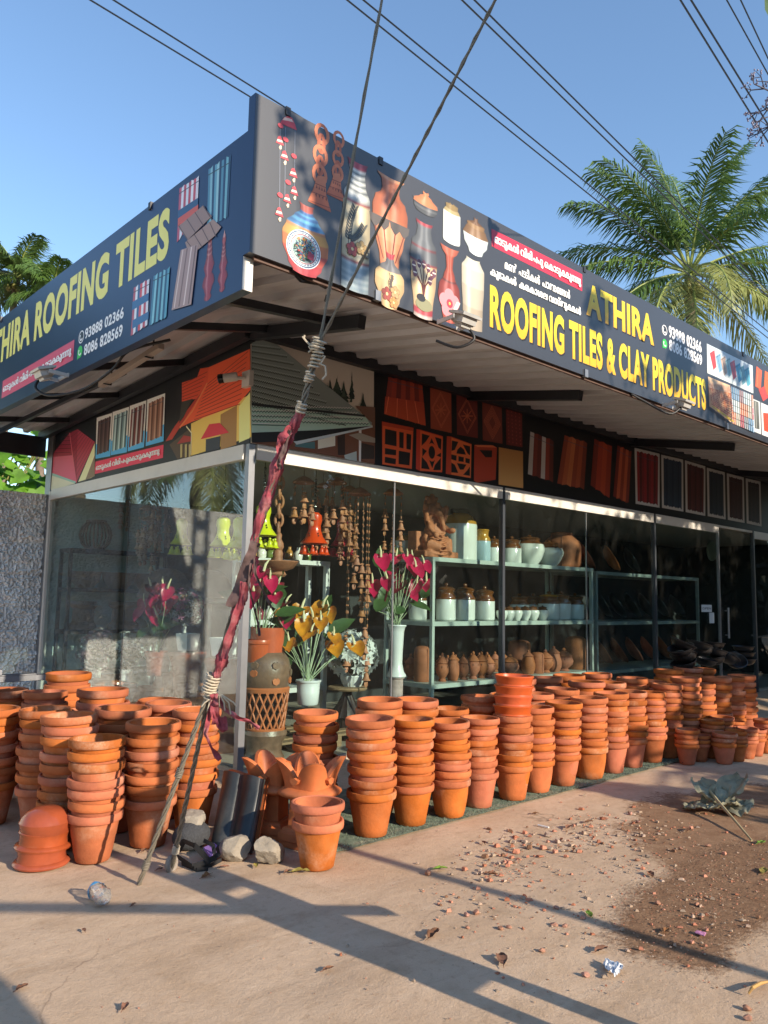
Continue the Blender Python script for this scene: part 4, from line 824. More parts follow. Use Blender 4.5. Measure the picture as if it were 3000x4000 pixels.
k.P([(1165, 400), (1610, 180), (1625, 500), (1165, 645)], '#b09448'); k.P([(1390, 330), (1515, 260), (1510, 560), (1390, 600)], '#7c5c34'); k.P([(1000, 560), (1165, 430), (1165, 645), (1060, 670)], '#3c3024'); k.P([(1530, 270), (1615, 160), (1612, 510), (1530, 545)], '#c0b070')
k.P([(970, 535), (1040, 420), (1110, 330), (1290, 90), (1240, 180), (1075, 435), (1020, 520)], '#8a2c20')
k.P([(1095, 88), (1210, 50), (1235, -20), (1300, -30), (1300, 100), (1205, 210), (1095, 232)], '#a83c24'); k.P([(1300, -30), (1480, -110), (1615, -170), (1620, 140), (1515, 260), (1175, 385), (1080, 430), (1290, 95)], '#b04426')
for i in range(11): k.L([(1290 - i * 10 + 0, 100 + i * 27), (1600 - i * 6, -150 + i * 40)], .007, '#7a2416')
for i in range(6): k.L([(1096, 105 + i * 23), (1290 - i * 14, 5 + i * 35)], .007, '#7a2416')
k.L([(1290, 90), (1180, 300), (1080, 432)], .022, '#c46038')
k.P([(1095, 235), (1180, 210), (1110, 350), (1075, 400)], '#2c2a24'); k.P([(1305, 405), (1385, 395), (1455, 468), (1240, 520)], '#a02630'); k.P([(1280, 520), (1390, 495), (1385, 592), (1278, 612)], '#252a30'); k.P([(1060, 555), (1110, 490), (1168, 500), (1165, 535)], '#7a2620'); k.L([(1130, 420), (1170, 470), (1165, 640)], .014, '#b4a888')
for x in (1085, 1120, 1150): k.P([(x, 560), (x + 16, 555), (x + 14, 655), (x, 660)], '#8a7c50')
k.done('pictured_red_roof_house', lp, PRINT_D)
rp = T('front_poster', 'printed poster strip over the front glass with a green roof and clay tile samples', 'poster', (4, 0, 2.81))
m = MB(); m.box(.0, 13., -.004, -.0003, HB + .001, 3.74); m.build('sheet', BLK, rp, smooth=False)
k = Pic(RW, qg)
k.P([(130, 240), (250, 180), (930, 370), (928, 1018), (130, 880)], '#9a948a', True, '#b0a698')
for c, w, h in (((690, 600), 70, 150), ((785, 600), 30, 170), ((730, 610), 60, 120), ((855, 640), 30, 70), ((640, 560), 40, 80)): 
    x, y = c; rg = random.Random(int(x))
    for i in range(26): a = rg.random(); k.P([(x - w * (1 - a) * rg.random(), y - h * a + 20), (x + w * (1 - a) * rg.random(), y - h * a + 20), (x + rg.uniform(-5, 5), y - h * a - 25)], rg.choice(['#23302a', '#2c3a30', '#1c2622']))
k.P([(130, 880), (560, 860), (840, 790), (930, 770), (928, 1018), (560, 950)], '#5a3a2c'); k.P([(800, 640), (930, 650), (930, 800), (900, 745)], '#5c4438'); k.P([(560, 862), (672, 835), (672, 900), (560, 920)], '#b0aca0'); k.P([(840, 880), (925, 900), (925, 985), (840, 985)], '#2c2420'); k.P([(685, 840), (735, 820), (735, 960), (690, 960)], '#2a201c'); k.P([(825, 800), (842, 795), (838, 1005), (825, 1000)], '#c0bcb4'); k.P([(760, 830), (830, 815), (930, 850), (930, 880), (840, 870)], '#7c746a'); k.P([(730, 960), (810, 935), (812, 1000), (735, 985)], '#8a9494'); k.P([(412, 890), (540, 872), (540, 920), (412, 905)], '#3c5c60')
k.P([(130, 235), (230, 190), (910, 750), (905, 775), (540, 850), (130, 870)], '#67716e'); k.P([(130, 640), (870, 715), (905, 770), (540, 800), (130, 815)], '#8aa49b')
for j in range(17):
    y0 = 255 + j * 36 if j < 11 else 648 + (j - 11) * 30
    n_ = 70
    pts = [(132 + (min(905, 250 + (y0 - 200) * 1.18) - 132) * i / n_, y0 + (.02 * j + .03) * (i * 760 / n_) * (1 if j < 11 else .1) * .9 + (5 if i % 2 else -5)) for i in range(n_ + 1)]
    pts = [(x, y) for x, y in pts if y < 770]
    if len(pts) > 2: k.L(pts, .010, '#2c3533' if j < 11 else '#46605a'); k.L([(x, y - 9) for x, y in pts], .006, '#8a9894' if j < 11 else '#b4ccc4')
k.P([(130, 622), (860, 700), (862, 712), (130, 640)], '#20262a'); k.P([(400, 872), (905, 768), (915, 780), (420, 893)], '#9aa4a8'); k.P([(130, 815), (540, 800), (905, 772), (420, 870), (130, 880)], '#16191c')
k.done('pictured_green_roof', rp, PRINT_D)
k = Pic(RW, qz)
def TQ(pts, c, g=None): k.P(pts, c, True, g)
tilepic(k, ((148, 160), (440, 228), (470, 582), (110, 478)), ['#6c2a22', '#7a2e22', '#54201c', '#7c3022', '#60241e', '#843422', '#5c221c', '#80301f'], ); TQ([(120, 330), (455, 380), (470, 582), (110, 480)], '#8a3320', '#9a4026'); 
for i in range(4): k.L([(150 + i * 75, 330 + i * 14), (125 + i * 95, 478 + i * 28)], .012, '#b0563a')
k.done('pictured_laid_tiles', rp, PRINT_D)
k = Pic(RW, qz)
for (a, b, c_, d, col) in (((508, 245), (690, 290), (694, 645), (514, 605), '#7a3826'), ((735, 300), (915, 345), (920, 690), (740, 658), '#54221e'), ((957, 370), (1125, 410), (1132, 738), (962, 708), '#5c2a22'), ((1160, 430), (1300, 465), (1304, 768), (1165, 745), '#52201e')):
    TQ([a, b, c_, d], col); mid = ((a[0] + b[0]) / 2, (a[1] + b[1]) / 2); mb_ = ((c_[0] + d[0]) / 2, (c_[1] + d[1]) / 2); ce = ((mid[0] + mb_[0]) / 2, (mid[1] + mb_[1]) / 2)
    if a[0] < 1100:
        for s in ((.86, .74, .62, .5, .38) if a[0] > 900 else (.86, .76)):
            k.L([(ce[0] + (q[0] - ce[0]) * s, ce[1] + (q[1] - ce[1]) * s) for q in (mid, ((b[0] + c_[0]) / 2, (b[1] + c_[1]) / 2), mb_, ((a[0] + d[0]) / 2, (a[1] + d[1]) / 2))], .008, '#9a5038', True, True)
        if a[0] < 900:
            for i in range(8): k.L([ce, (ce[0] + 50 * cos(i * .785), ce[1] + 62 * sin(i * .785))], .014, '#904830')
    else:
        for i in range(9):
            for j in range(4): k.O((a[0] + 18 + j * 33 + i * 1, a[1] + 25 + i * 33 + j * 8), .012, .012, '#74322a', True, 6)
k.done('pictured_relief_tiles', rp, PRINT_D)
k = Pic(RW, qz); OR = '#b04a28'; DK = '#15100f'
TQ([(92, 545), (365, 600), (350, 955), (95, 915)], '#94341f'); TQ([(98, 580), (360, 628), (350, 955), (95, 915)], OR)
for q in (((120, 608), (218, 630), (218, 760), (118, 740)), ((242, 635), (280, 642), (278, 778), (242, 770)), ((305, 650), (345, 658), (342, 790), (303, 782)), ((118, 775), (215, 792), (213, 838), (118, 828)), ((118, 850), (213, 868), (210, 915), (116, 900)), ((238, 798), (335, 815), (330, 925), (236, 912))): TQ(list(q), DK)
TQ([(390, 612), (420, 615), (618, 672), (612, 985), (420, 972), (385, 955)], '#9a3020'); TQ([(422, 622), (618, 678), (612, 985), (420, 972)], OR)
for q in (((437, 650), (505, 668), (470, 720), (435, 755)), ((550, 680), (605, 695), (602, 790), (580, 770)), ((436, 850), (480, 900), (505, 960), (432, 950)), ((600, 860), (600, 965), (535, 965), (550, 920)), ((520, 690), (545, 745), (500, 742)), ((500, 880), (548, 880), (526, 950)), ((440, 775), (478, 800), (440, 850)), ((602, 815), (562, 838), (600, 855))): TQ(list(q), DK)
p = k.ab(522, 812); k.O(p, .075, .1, OR, n=16); k.O(p, .05, .07, DK, n=16)
TQ([(652, 672), (690, 676), (865, 740), (858, 1035), (690, 1005), (642, 998)], '#94341f'); TQ([(690, 682), (865, 744), (858, 1035), (690, 1005)], '#b8562e')
for q in (((695, 710), (750, 722), (720, 790), (692, 800)), ((790, 745), (852, 760), (852, 840), (830, 820)), ((690, 830), (735, 840), (733, 885), (690, 872)), ((752, 845), (798, 855), (796, 895), (752, 888)), ((812, 860), (850, 870), (848, 910), (812, 900)), ((690, 900), (720, 920), (750, 990), (690, 985)), ((850, 935), (850, 1015), (792, 1005), (825, 970)), ((742, 790), (770, 762), (800, 790), (815, 832), (735, 822)), ((738, 905), (820, 918), (795, 960), (765, 962))): TQ(list(q), DK)
TQ([(888, 748), (1045, 750), (1084, 772), (1072, 1048), (910, 1075), (884, 1055)], '#86301f'); TQ([(888, 748), (1045, 750), (1084, 772), (915, 765)], '#a85838'); TQ([(932, 792), (1042, 795), (1040, 855), (985, 855)], DK); TQ([(1100, 768), (1308, 805), (1310, 1122), (1098, 1090)], '#8a6238', '#a07848')
k.done('pictured_jali_blocks', rp, PRINT_D)
k = Pic(RW, qr)
def TS(q, cs): tilepic(k, q, cs)
TS(((375, -20), (500, 30), (498, 252), (362, 210)), ['#8a8684', '#5c2820', '#4a201c', '#908c8a', '#6a2c22', '#48201a']); TS(((560, 0), (682, 40), (665, 290), (520, 260)), ['#6a3020', '#84442a', '#8e5030', '#6c2f1e', '#7a3a24', '#5a281c']); TS(((720, 20), (815, 60), (802, 340), (700, 270)), ['#5a2018', '#7a2c1c', '#84341e', '#70281a']); TS(((845, 55), (920, 90), (905, 368), (822, 330)), ['#58201a', '#8a4028', '#6a2a1c', '#8a4228', '#5c241a'])
k.done('pictured_ridge_tiles', rp, PRINT_D)
for a, b, c_, d, cs in (((938, 68), (1073, 100), (1073, 392), (944, 370), ['#6a1c20', '#3c1618', '#581a1e']), ((1082, 105), (1200, 132), (1202, 413), (1086, 392), ['#1c2836', '#162030', '#202c3a']), ((1210, 135), (1320, 168), (1320, 436), (1214, 415), ['#3a1c1c', '#2c1618', '#401e20']), ((1328, 175), (1425, 200), (1430, 455), (1333, 437), ['#1c2430', '#182028', '#202832']), ((1436, 205), (1528, 228), (1532, 474), (1442, 457), ['#2c181a', '#241416', '#301a1c']), ((1538, 232), (1618, 250), (1624, 493), (1544, 476), ['#201c20', '#1a181c', '#241e20'])):
    k = Pic(RW, qr); k.P([a, b, c_, d], '#8e8c8a'); tilepic(k, ((a[0] + 12, a[1] + 18), (b[0] - 8, b[1] + 14), (c_[0] - 10, c_[1] - 16), (d[0] + 10, d[1] - 14)), [cs[j % 3] for j in range(9)]); k.done('pictured_tile_panel', rp, PRINT_D)
# ================================================================== TERRACOTTA POT STACKS
ORD = ['', 'first', 'second', 'third', 'fourth', 'fifth', 'sixth', 'seventh', 'eighth', 'ninth', 'tenth', 'eleventh', 'twelfth', 'thirteenth', 'fourteenth', 'fifteenth', 'sixteenth', 'seventeenth', 'eighteenth']
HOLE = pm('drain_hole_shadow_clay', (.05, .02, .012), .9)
def make_pot(kind, seed):
    r = T('terracotta_pot', None, 'flower pot', (0, 0, 0)); rg = random.Random(seed); p1, p2, p3 = rg.random() * 6, rg.random() * 6, rg.random() * 6
    wob = lambda a, z: 1 + .016 * cos(2 * a + p1) + .008 * cos(3 * a + p2 + z * 9) + .003 * cos(9 * z * 20 + p3)
    if kind == 'std': body = [(.0, .0), (.092, 0), (.099, .006), (.106, .05), (.117, .12), (.128, .18), (.136, .225), (.138, .238), (.138, .280), (.1365, .286), (.131, .286), (.129, .23), (.118, .15), (.098, .03), (.0, .022)]
    elif kind == 'barrel': body = [(.0, .0), (.098, 0), (.105, .006), (.117, .05), (.129, .12), (.136, .18), (.1385, .225), (.1385, .25), (.138, .280), (.1365, .286), (.131, .286), (.129, .23), (.122, .15), (.102, .03), (.0, .022)]
    else: body = [(.0, .0), (.088, 0), (.094, .006), (.104, .05), (.106, .056), (.119, .14), (.122, .146), (.134, .22), (.138, .245), (.138, .280), (.1365, .286), (.131, .286), (.127, .21), (.112, .13), (.094, .03), (.0, .022)]
    m = MB(); m.lathe(body, 40, None, 0, wob=wob, cap=False); m.build('body', TERRA, r, ang=50)
    z0, z1 = .240, .290
    rim = [(.1388, z0 + .002), (.149, z0), (.1535, z0 + .004), (.1555, z0 + .02), (.1555, z1 - .012), (.153, z1 - .002), (.148, z1), (.140, z1 - .0005), (.1375, z1 - .004)]
    m = MB(); m.lathe(rim + [rim[0]], 40, None, 0, wob=wob, cap=False); m.build('rim', TERRA, r, ang=50)
    if kind == 'holed':
        for a in (-1.9, .2):
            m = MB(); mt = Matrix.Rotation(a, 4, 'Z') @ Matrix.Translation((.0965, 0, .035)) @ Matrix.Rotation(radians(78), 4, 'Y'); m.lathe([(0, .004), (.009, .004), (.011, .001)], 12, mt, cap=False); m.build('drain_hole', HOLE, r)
    return r
PROTO = [make_pot('std', 1), make_pot('barrel', 2), make_pot('ringed', 3), make_pot('std', 4), make_pot('holed', 5)]
PUSED = set()
prng = random.Random(99)
NP = 0
def put_pot(ki, loc, rot, scale, label, group, h=None):
    global NP
    r = PROTO[ki]; NP += 1
    if ki in PUSED: r = dup(r)
    PUSED.add(ki)
    r.location = loc; r.rotation_euler = rot; r.scale = (scale, scale, scale if h is None else scale * h); r['label'] = label; r['group'] = group
    return r
BULK = []      # pots hidden low in the rear stacks
def stack(x, y, n, desc, scale=1., h=1., dz=.075, group='terracotta flower pots in nested stacks', kinds=(0, 1, 2, 3), zbase=.008, hole=False, lean=(0, 0), vis=99):
    z = zbase; ox = oy = 0; h = h * .92; dz = dz * 1.06
    for i in range(n):
        ki = 4 if hole else prng.choice(kinds); tilt = .0 if i == 0 else .024
        pos = n - i
        w = 'top' if pos == 1 else 'bottom' if i == 0 else ORD[pos]
        lab = f'{w} pot of {desc}' if w in ('top', 'bottom') else f'{w} pot from the top of {desc}'
        if pos > vis: BULK.append((ki, (x + ox, y + oy, z), (prng.uniform(-tilt, tilt), prng.uniform(-tilt, tilt), prng.uniform(0, 6.28)), scale, h))
        else: put_pot(ki, (x + ox + lean[0] * i, y + oy + lean[1] * i, z), (prng.uniform(-tilt, tilt), prng.uniform(-tilt, tilt), prng.uniform(0, 6.28)), scale * prng.uniform(.985, 1.015), lab, group, h)
        ox += prng.uniform(-.005, .005); oy += prng.uniform(-.005, .005)
        z += dz * scale * h * prng.uniform(.78, 1.25)
    return z + .215 * scale * h
# pair standing alone in front
stack(-.83, -2.13, 2, 'the lone pair before the petal planters', .97, 1.0, .095, kinds=(3,), zbase=0)
fr = [(-.21, -1.89, 7, 1.03, 1.), (.16, -1.88, 7, .98, 1.), (.51, -1.91, 7, .93, 1.), (.86, -1.88, 6, .93, 1.02), (1.23, -1.9, 6, .97, 1.0), (1.57, -1.87, 7, .94, 1.), (1.93, -1.87, 7, .98, .98), (2.33, -1.87, 7, 1.02, .98), (2.69, -1.87, 7, .97, 1.02), (3.04, -1.86, 7, .97, 1.), (3.40, -1.86, 7, .96, 1.), (3.73, -1.86, 7, .96, 1.02), (4.08, -1.88, 8, .96, .98), (4.43, -1.88, 7, .96, 1.03), (4.79, -1.88, 7, .98, 1.05), (5.14, -1.88, 7, .98, 1.02), (5.5, -1.86, 7, .98, 1.04)]
tops = []
for i, (x, y, n_, s, h) in enumerate(fr):
    tops.append(stack(x, y, n_, f'the {ORD[i + 1]} front-row mat stack from the left', s, h, .073, kinds=(0, 1, 2, 3) if i < 9 else (0, 1, 3)))
b2 = [(-.36, -1.5, 8, .97, 1.0), (.19, -1.53, 7, 1.07, 1.05), (.55, -1.53, 7, 1.07, 1.03), (.92, -1.54, 7, .93, 1.), (1.26, -1.54, 7, .95, 1.), (1.62, -1.53, 7, .97, 1.02), (2.05, -1.53, 7, .99, 1.02), (2.45, -1.51, 7, 1.05, 1.), (2.87, -1.5, 7, 1.1, 1.), (3.28, -1.5, 7, 1.05, 1.03), (3.72, -1.5, 7, 1., 1.04), (4.1, -1.5, 7, 1., 1.02), (4.5, -1.5, 8, 1., 1.02), (4.9, -1.5, 8, 1., 1.02), (5.3, -1.5, 8, 1., 1.02)]
for i, (x, y, n_, s, h) in enumerate(b2): stack(x, y, n_, f'the {ORD[i + 1]} second-row stack from the left', s, h, .073, vis=99 if i == 0 else 3)
b3 = [(2.35, -1.1, 7, 1.05, 1.03), (2.8, -1.08, 7, 1.06, 1.03), (3.25, -1.08, 7, 1.05, 1.05), (3.7, -1.1, 7, 1.0, 1.05)]
for i, (x, y, n_, s, h) in enumerate(b3): stack(x, y, n_, f'the {ORD[i + 1]} third-row stack from the left', s, h, .073, vis=3)
# small pots with drain holes at the right end
sm = [(3.6, -2.12, 4, .71, 'right of the mat end'), (3.84, -2.13, 3, .64, 'second from the left'), (3.92, -2.33, 3, .74, 'nearest the camera'), (4.14, -2.36, 4, .66, 'fourth from the left'), (4.36, -2.36, 4, .7, 'fifth from the left'), (4.57, -2.36, 3, .68, 'sixth from the left'), (4.1, -2.13, 5, .72, 'behind the nearest one'), (4.36, -2.13, 5, .74, 'against the front row'), (4.62, -2.13, 4, .72, 'in the back right corner'), (4.82, -2.36, 4, .7, 'at the far right edge')]
for x, y, n_, s, d in sm: stack(x, y, n_, f'the small stack {d}', s, .98, .062, 'small holed terracotta pots in low stacks', zbase=.0, hole=True)
# left group by the side glass
lf = [(-1.735, -1.235, 7, 1.0, 1., 'the left stack striped by the guy wire shadow'), (-1.37, -1.17, 7, 1.05, 1., 'the stack behind the left guy wire strand'), (-1.01, -1.05, 7, 1.02, 1., 'the stack behind the black roof tile'), (-1.77, -.89, 8, 1.04, .98, 'the stack directly behind the wire-shadow stack'), (-1.76, -.47, 7, 1., 1.02, 'the stack behind the red glazed pile, second row'), (-1.96, -.13, 7, 1., 1., 'the leftmost tall stack at the frame edge'), (-1.38, -.76, 7, 1.13, 1., 'the wide-rimmed stack behind the left wire stack'), (-1.32, -.3, 7, 1.14, 1.02, 'the tall wide stack amid the left group'), (-1.02, -.70, 7, 1., 1.03, 'the stack behind the black-tile stack'), (-.9, -.33, 7, 1.02, 1.03, 'the stack nearest the side glass, middle'), (-1.57, .08, 7, 1.0, 1.05, 'the back-row stack left of the middle'), (-1.25, .5, 7, 1.1, 1.05, 'the back-row stack nearest the cement wall'), (-1.75, .42, 7, 1.05, 1.05, 'the back-row stack at far left'), (-2.1, .3, 7, 1.08, 1., 'the back stack cut by the left frame edge'), (-.72, .05, 6, 1.02, 1.02, 'the low stack against the side glass')]
for i, (x, y, n_, s, h, d) in enumerate(lf): stack(x, y, n_, d, s, h, .075, kinds=(0, 3, 2), zbase=0, vis=99 if i < 6 else 3)
bm_ = MB()
for ki, lc, rt, s, h in BULK:
    mt3 = Matrix.LocRotScale(Vector(lc), __import__('mathutils').Euler(rt), Vector((s, s, s * h)))
    for ch in PROTO[ki].children: bm_.add([mt3 @ v.co for v in ch.data.vertices], [tuple(p.vertices) for p in ch.data.polygons])
tag(bm_.build('stacked_pots', TERRA, None, ang=50, fixn=False), 'mass of terracotta pots low down in the rear stacks behind the front ones', 'flower pots', kind='stuff')
print('pots', NP, len(BULK))
# glazed red trays piled on the fifth mat stack
def turned(name, label, cat, prof, mat, loc, group=None, n=32, ang=40, rot=(0, 0, 0), wob=None):
    m = MB(); m.lathe(prof, n, None, 0, wob=wob, cap=False); o = m.build(name, mat, None, ang=ang); o.location = loc; o.rotation_euler = rot; return tag(o, label, cat, group)
tray = [(0, 0), (.128, 0), (.140, .006), (.134, .018), (.137, .03), (.142, .055), (.150, .066), (.152, .074), (.146, .080), (.138, .076), (.130, .03), (.126, .012), (0, .010)]
ORANGE = pm('bright_orange_glazed_clay', (.50, .085, .022), .3, var=.15, scale=10, objvar=.1, bump=.04, bscale=50)
tz = tops[4] - .02
for i in range(4): turned('glazed_tray', ['lowest', 'second lowest', 'second highest', 'topmost'][i] + ' bright orange glazed tray piled on a pot stack', 'tray', tray, ORANGE, (1.23 + .006 * i, -1.9, tz + i * .074), 'orange glazed trays in a pile', 40, 40, (random.uniform(-.02, .02), random.uniform(-.02, .02), i))
# red glazed bowls piled upside down at lower left
gb = [(.132, 0), (.146, .004), (.150, .014), (.144, .024), (.128, .03), (.124, .06), (.130, .082), (.134, .092), (.128, .1), (.1, .104), (.0, .106)]
turned('glazed_bowl', 'lowest red glazed bowl of the upside down pile at lower left', 'bowl', gb, GLAZE, (-1.98, -1.13, 0), 'red glazed bowls in a pile', 40)
turned('glazed_bowl', 'middle red glazed bowl of the upside down pile at lower left', 'bowl', gb, GLAZE, (-1.975, -1.125, .085), 'red glazed bowls in a pile', 40, rot=(.03, .03, 1))
turned('glazed_bowl', 'topmost domed red glazed bowl of the pile at lower left', 'bowl', [(.118, 0), (.128, .01), (.136, .055), (.139, .066), (.134, .074), (.122, .098), (.098, .122), (.06, .138), (.0, .144)], GLAZE, (-1.97, -1.13, .165), 'red glazed bowls in a pile', 40)
# black clay pans heaped on the pots at right
pan = [(0, 0), (.06, .0), (.1, .016), (.128, .045), (.138, .075), (.15, .082), (.152, .09), (.143, .092), (.13, .078), (.118, .048), (.09, .024), (0, .012)]
bp_ = [((1480, 1440), .88, .42, 'lowest pan of the shiny front pile'), ((1478, 1424), .94, .5, 'second pan of the shiny front pile'), ((1474, 1408), 1.0, .5, 'third pan of the shiny front pile'), ((1470, 1396), 1.05, .55, 'top pan of the shiny front pile'),
       ((1520, 1432), .92, .3, 'left low pan of the dark heap'), ((1516, 1412), 1.0, .3, 'left middle pan of the dark heap'), ((1508, 1398), 1.06, .35, 'left upper pan of the dark heap'), ((1545, 1432), .93, -.3, 'middle low pan of the dark heap'), ((1543, 1414), 1., -.35, 'middle pan of the dark heap'), ((1540, 1398), 1.07, .1, 'highest pan of the dark heap'), ((1568, 1425), .95, -.7, 'tilted right pan of the dark heap'), ((1585, 1430), .92, -.9, 'right low pan of the dark heap'), ((1606, 1405), 1.03, 0, 'upper pan of the far right pile'), ((1608, 1418), .96, 0, 'middle pan of the far right pile'), ((1610, 1432), .9, 0, 'lower pan of the far right pile')]
for (u, v), z, t, d in bp_:
    p = FY(u, v, -1.42 if u < 1500 else -1.15 if u < 1600 else -.9); turned('black_clay_pan', 'black clay pan, ' + d, 'pan', pan, BLACKCLAY, (p.x, p.y, p.z - .03), 'black clay pans heaped on the pots', 28, 40, (t * .5, t * .6, u))
# hollow metal tubes lying on the back pots at left
for i, (u, v) in enumerate(((96, 1462), (76, 1460), (2, 1452))):
    p = FY(u, v, .15); m = MB(); w = .022; L = .9
    for a, b, c, d in ((-w, w, w - .003, w), (-w, w, -w, -w + .003), (-w, -w + .003, -w, w), (w - .003, w, -w, w)): m.box(p.x - L, p.x, p.y + a, p.y + b, p.z + c, p.z + d)
    tag(m.build('metal_tube', ALU, smooth=False), ['right', 'middle', 'left'][i] + ' square aluminium tube lying across the back pots', 'metal tube', 'aluminium tubes on the pots')
# ---------------------------------------------- petal-edged planters
def planter(label, loc, rot, s):
    r = T('petal_planter', label, 'planter', loc, 'square petal-edged clay planters'); r.rotation_euler = (0, 0, rot); r.scale = (s, s, s)
    q = Matrix.Rotation(pi / 4, 4, 'Z'); k2 = sqrt(2)
    def sq(pr): m = MB(); m.lathe([(a * k2, z) for a, z in pr], 4, q, cap=False); return m
    sq([(0, 0), (.118, 0), (.118, .03), (.124, .036), (.122, .075), (.108, .085), (.104, .1), (.094, .105), (0, .105)]).build('plinth', ORANGE2, r, ang=25, local=True)
    sq([(0, .105), (.083, .105), (.079, .25), (.084, .262), (0, .262)]).build('shaft', ORANGE2, r, ang=25, local=True)
    m = MB(); m.lathe([(0, .262), (.115, .262), (.128, .266), (.15, .278), (.156, .29), (.15, .303), (.128, .318), (.118, .325), (0, .325)], 24, q, wob=lambda a, z: 1 / (abs(cos(a + pi / 4)) ** 4 + abs(sin(a + pi / 4)) ** 4) ** .25, cap=False)
    m.build('bowl', ORANGE2, r, ang=60, local=True)
    m = MB()
    def wall(u, v, off):
        a = u * 2 * pi; c, s_ = cos(a), sin(a); rr = (abs(c) ** 5 + abs(s_) ** 5) ** (-1 / 5); rd = .108 + off
        lob = abs(sin(2 * a)) ** 1.3 ; hh = .315 + v * (.05 + .115 * min(1, lob) ** .7); fl = 1 + v ** 1.6 * (.02 + .40 * lob)
        rr = 1 + (rr - 1) * .85
        return (rr * rd * c * fl, rr * rd * s_ * fl, hh + (.0 if off < 0 else 0))
    m.grid(72, 8, lambda u, v: wall(u, v, .012)); m.grid(72, 8, lambda u, v: wall(u, v, -.008)); m.grid(72, 1, lambda u, v: wall(u, 1, .012 - .02 * v)); m.build('petal_rim', ORANGE2, r, ang=50, local=True)
    for a in (0, pi / 2, pi, -pi / 2):
        m = MB(); d = Vector((cos(a), sin(a), 0)); w = Vector((-sin(a), cos(a), 0)); c = d * .128 + Vector((0, 0, .375))
        m.slab([(-.03, 0), (-.018, -.02), (0, -.028), (.018, -.02), (.03, 0), (0, .012)], lambda p, b, t: c + w * p + Vector((0, 0, b)) + d * t, -.02, .022); m.build('lotus_relief', ORANGE2, r, local=True)
    for a in (pi / 4, 3 * pi / 4, -pi / 4, -3 * pi / 4):
        for k_ in (-1, 1):
            d = Vector((cos(a + .33 * k_), sin(a + .33 * k_), 0)); c = d * .132 + Vector((0, 0, .405)); m = MB(); w = Vector((-d.y, d.x, 0))
            for i in range(8): b = i * pi / 4; m.ell(c + w * .014 * cos(b) + Vector((0, 0, .014 * sin(b))), .006, .006, .006, 6, 4)
            m.ell(c, .008, .008, .008, 6, 4); m.build('rosette', ORANGE2, r, local=True)
    return r
ORANGE2 = pm('orange_moulded_clay', (.50, .14, .045), .55, var=.2, scale=8, bump=.15, bscale=45, dust='#c9824f', damt=.3)
p = G(608, 1812); planter('orange clay planter with petal rim directly behind the grey rocks', (p.x - .0, p.y + .12, 0), .55, 1.02)
p = G(720, 1800); planter('orange clay planter with petal rim behind the lone pot pair', (-.63, -1.79, 0), .25, 1.08)
# black roof tile leaning with a clay tile behind it
TILE = pm('black_glazed_tile', '#2a2d2e', .38, var=.35, scale=5, bump=.06, bscale=30, dust='#6f6a62', damt=.4, dscale=4)
def leaning(name, label, mat, BLp, BRp, TLp, TRp, off, th=.016):
    BLp, BRp, TLp, TRp = [Vector(q) for q in (BLp, BRp, TLp, TRp)]; nn = (BRp - BLp).cross(TLp - BLp).normalized()
    if nn.y > 0: nn = -nn
    def f(u, v, side):
        q = (BLp * (1 - u) + BRp * u) * (1 - v) + (TLp * (1 - u) + TRp * u) * v
        w = (u % .5) / .5; bulge = max(0, cos((w - .40) * pi / .8)) ** .9 * .02 if w < .8 else -.004
        return q + nn * (off + bulge + (th if side else 0) + (.006 if v > .86 else 0))
    m = MB(); m.grid(40, 16, lambda u, v: f(u, v, 1)); m.grid(40, 16, lambda u, v: f(u, v, 0)); m.grid(40, 1, lambda u, v: f(u, 1, v)); m.grid(40, 1, lambda u, v: f(u, 0, v)); m.grid(1, 16, lambda u, v: f(0, v, u)); m.grid(1, 16, lambda u, v: f(1, v, u))
    return tag(m.build(name, mat, ang=50), label, 'roof tile')
bl, br = onz(826, 3310), onz(985, 3335); tl, tr = onz(880, 3016, .375), onz(1038, 3048, .375)
leaning('roof_tile', 'glossy black double-roll roof tile leaning beside the rocks', TILE, bl, br, tl, tr, 0)
sh_ = Vector((.05, .035, 0)); leaning('roof_tile', 'unglazed orange roof tile leaning just behind the black one', ORANGE2, bl + sh_, br + sh_, tl + sh_ + Vector((.0, .0, .002)), tr + sh_ + Vector((0, 0, .004)), -.02)
# ================================================================== GUY WIRES
ROPE = pm('steel_strand', '#7c7466', .6, metal=.3, var=.3, scale=60, stretch=(1, 1, 8))
ROPEW = pm('white_cord', '#b9ad98', .85, var=.2, scale=40); CLOTH = pm('faded_pink_cloth', '#94404a', .9, var=.4, scale=14, bump=.4, bscale=60, dust='#b98a8a', damt=.75, dscale=9); CLOTHD = pm('dirty_grey_cloth', '#5e4a48', .9, var=.4, scale=12, bump=.3)
a1 = onz(543, 3454); a2 = onz(669, 3400); am = (a1 + a2) / 2
def pole_z(a, u, v):
    nn = ray(u * K, v * K).cross(a - CC); return (nn.dot(CC) - nn.x * PX - nn.y * PY) / nn.z
def on_line(a, b, u, v):
    """nearest point of the pixel ray to the line a-b"""
    d1 = ray(u * K, v * K).normalized(); d2 = (b - a).normalized(); w = CC - a; B = d1.dot(d2); t = (B * d2.dot(w) - d1.dot(w)) / (1 - B * B); return CC + d1 * t
zm = pole_z(am, 690, 740); main_b = Vector((PX, PY, zm))
J = on_line(am, main_b, 690, 742); K2 = on_line(am, main_b, 457, 1478)
guy = T('guy_wire', 'twisted steel guy wire with pink cloth running from the ground up past the sign', 'guy wire', tuple(am))
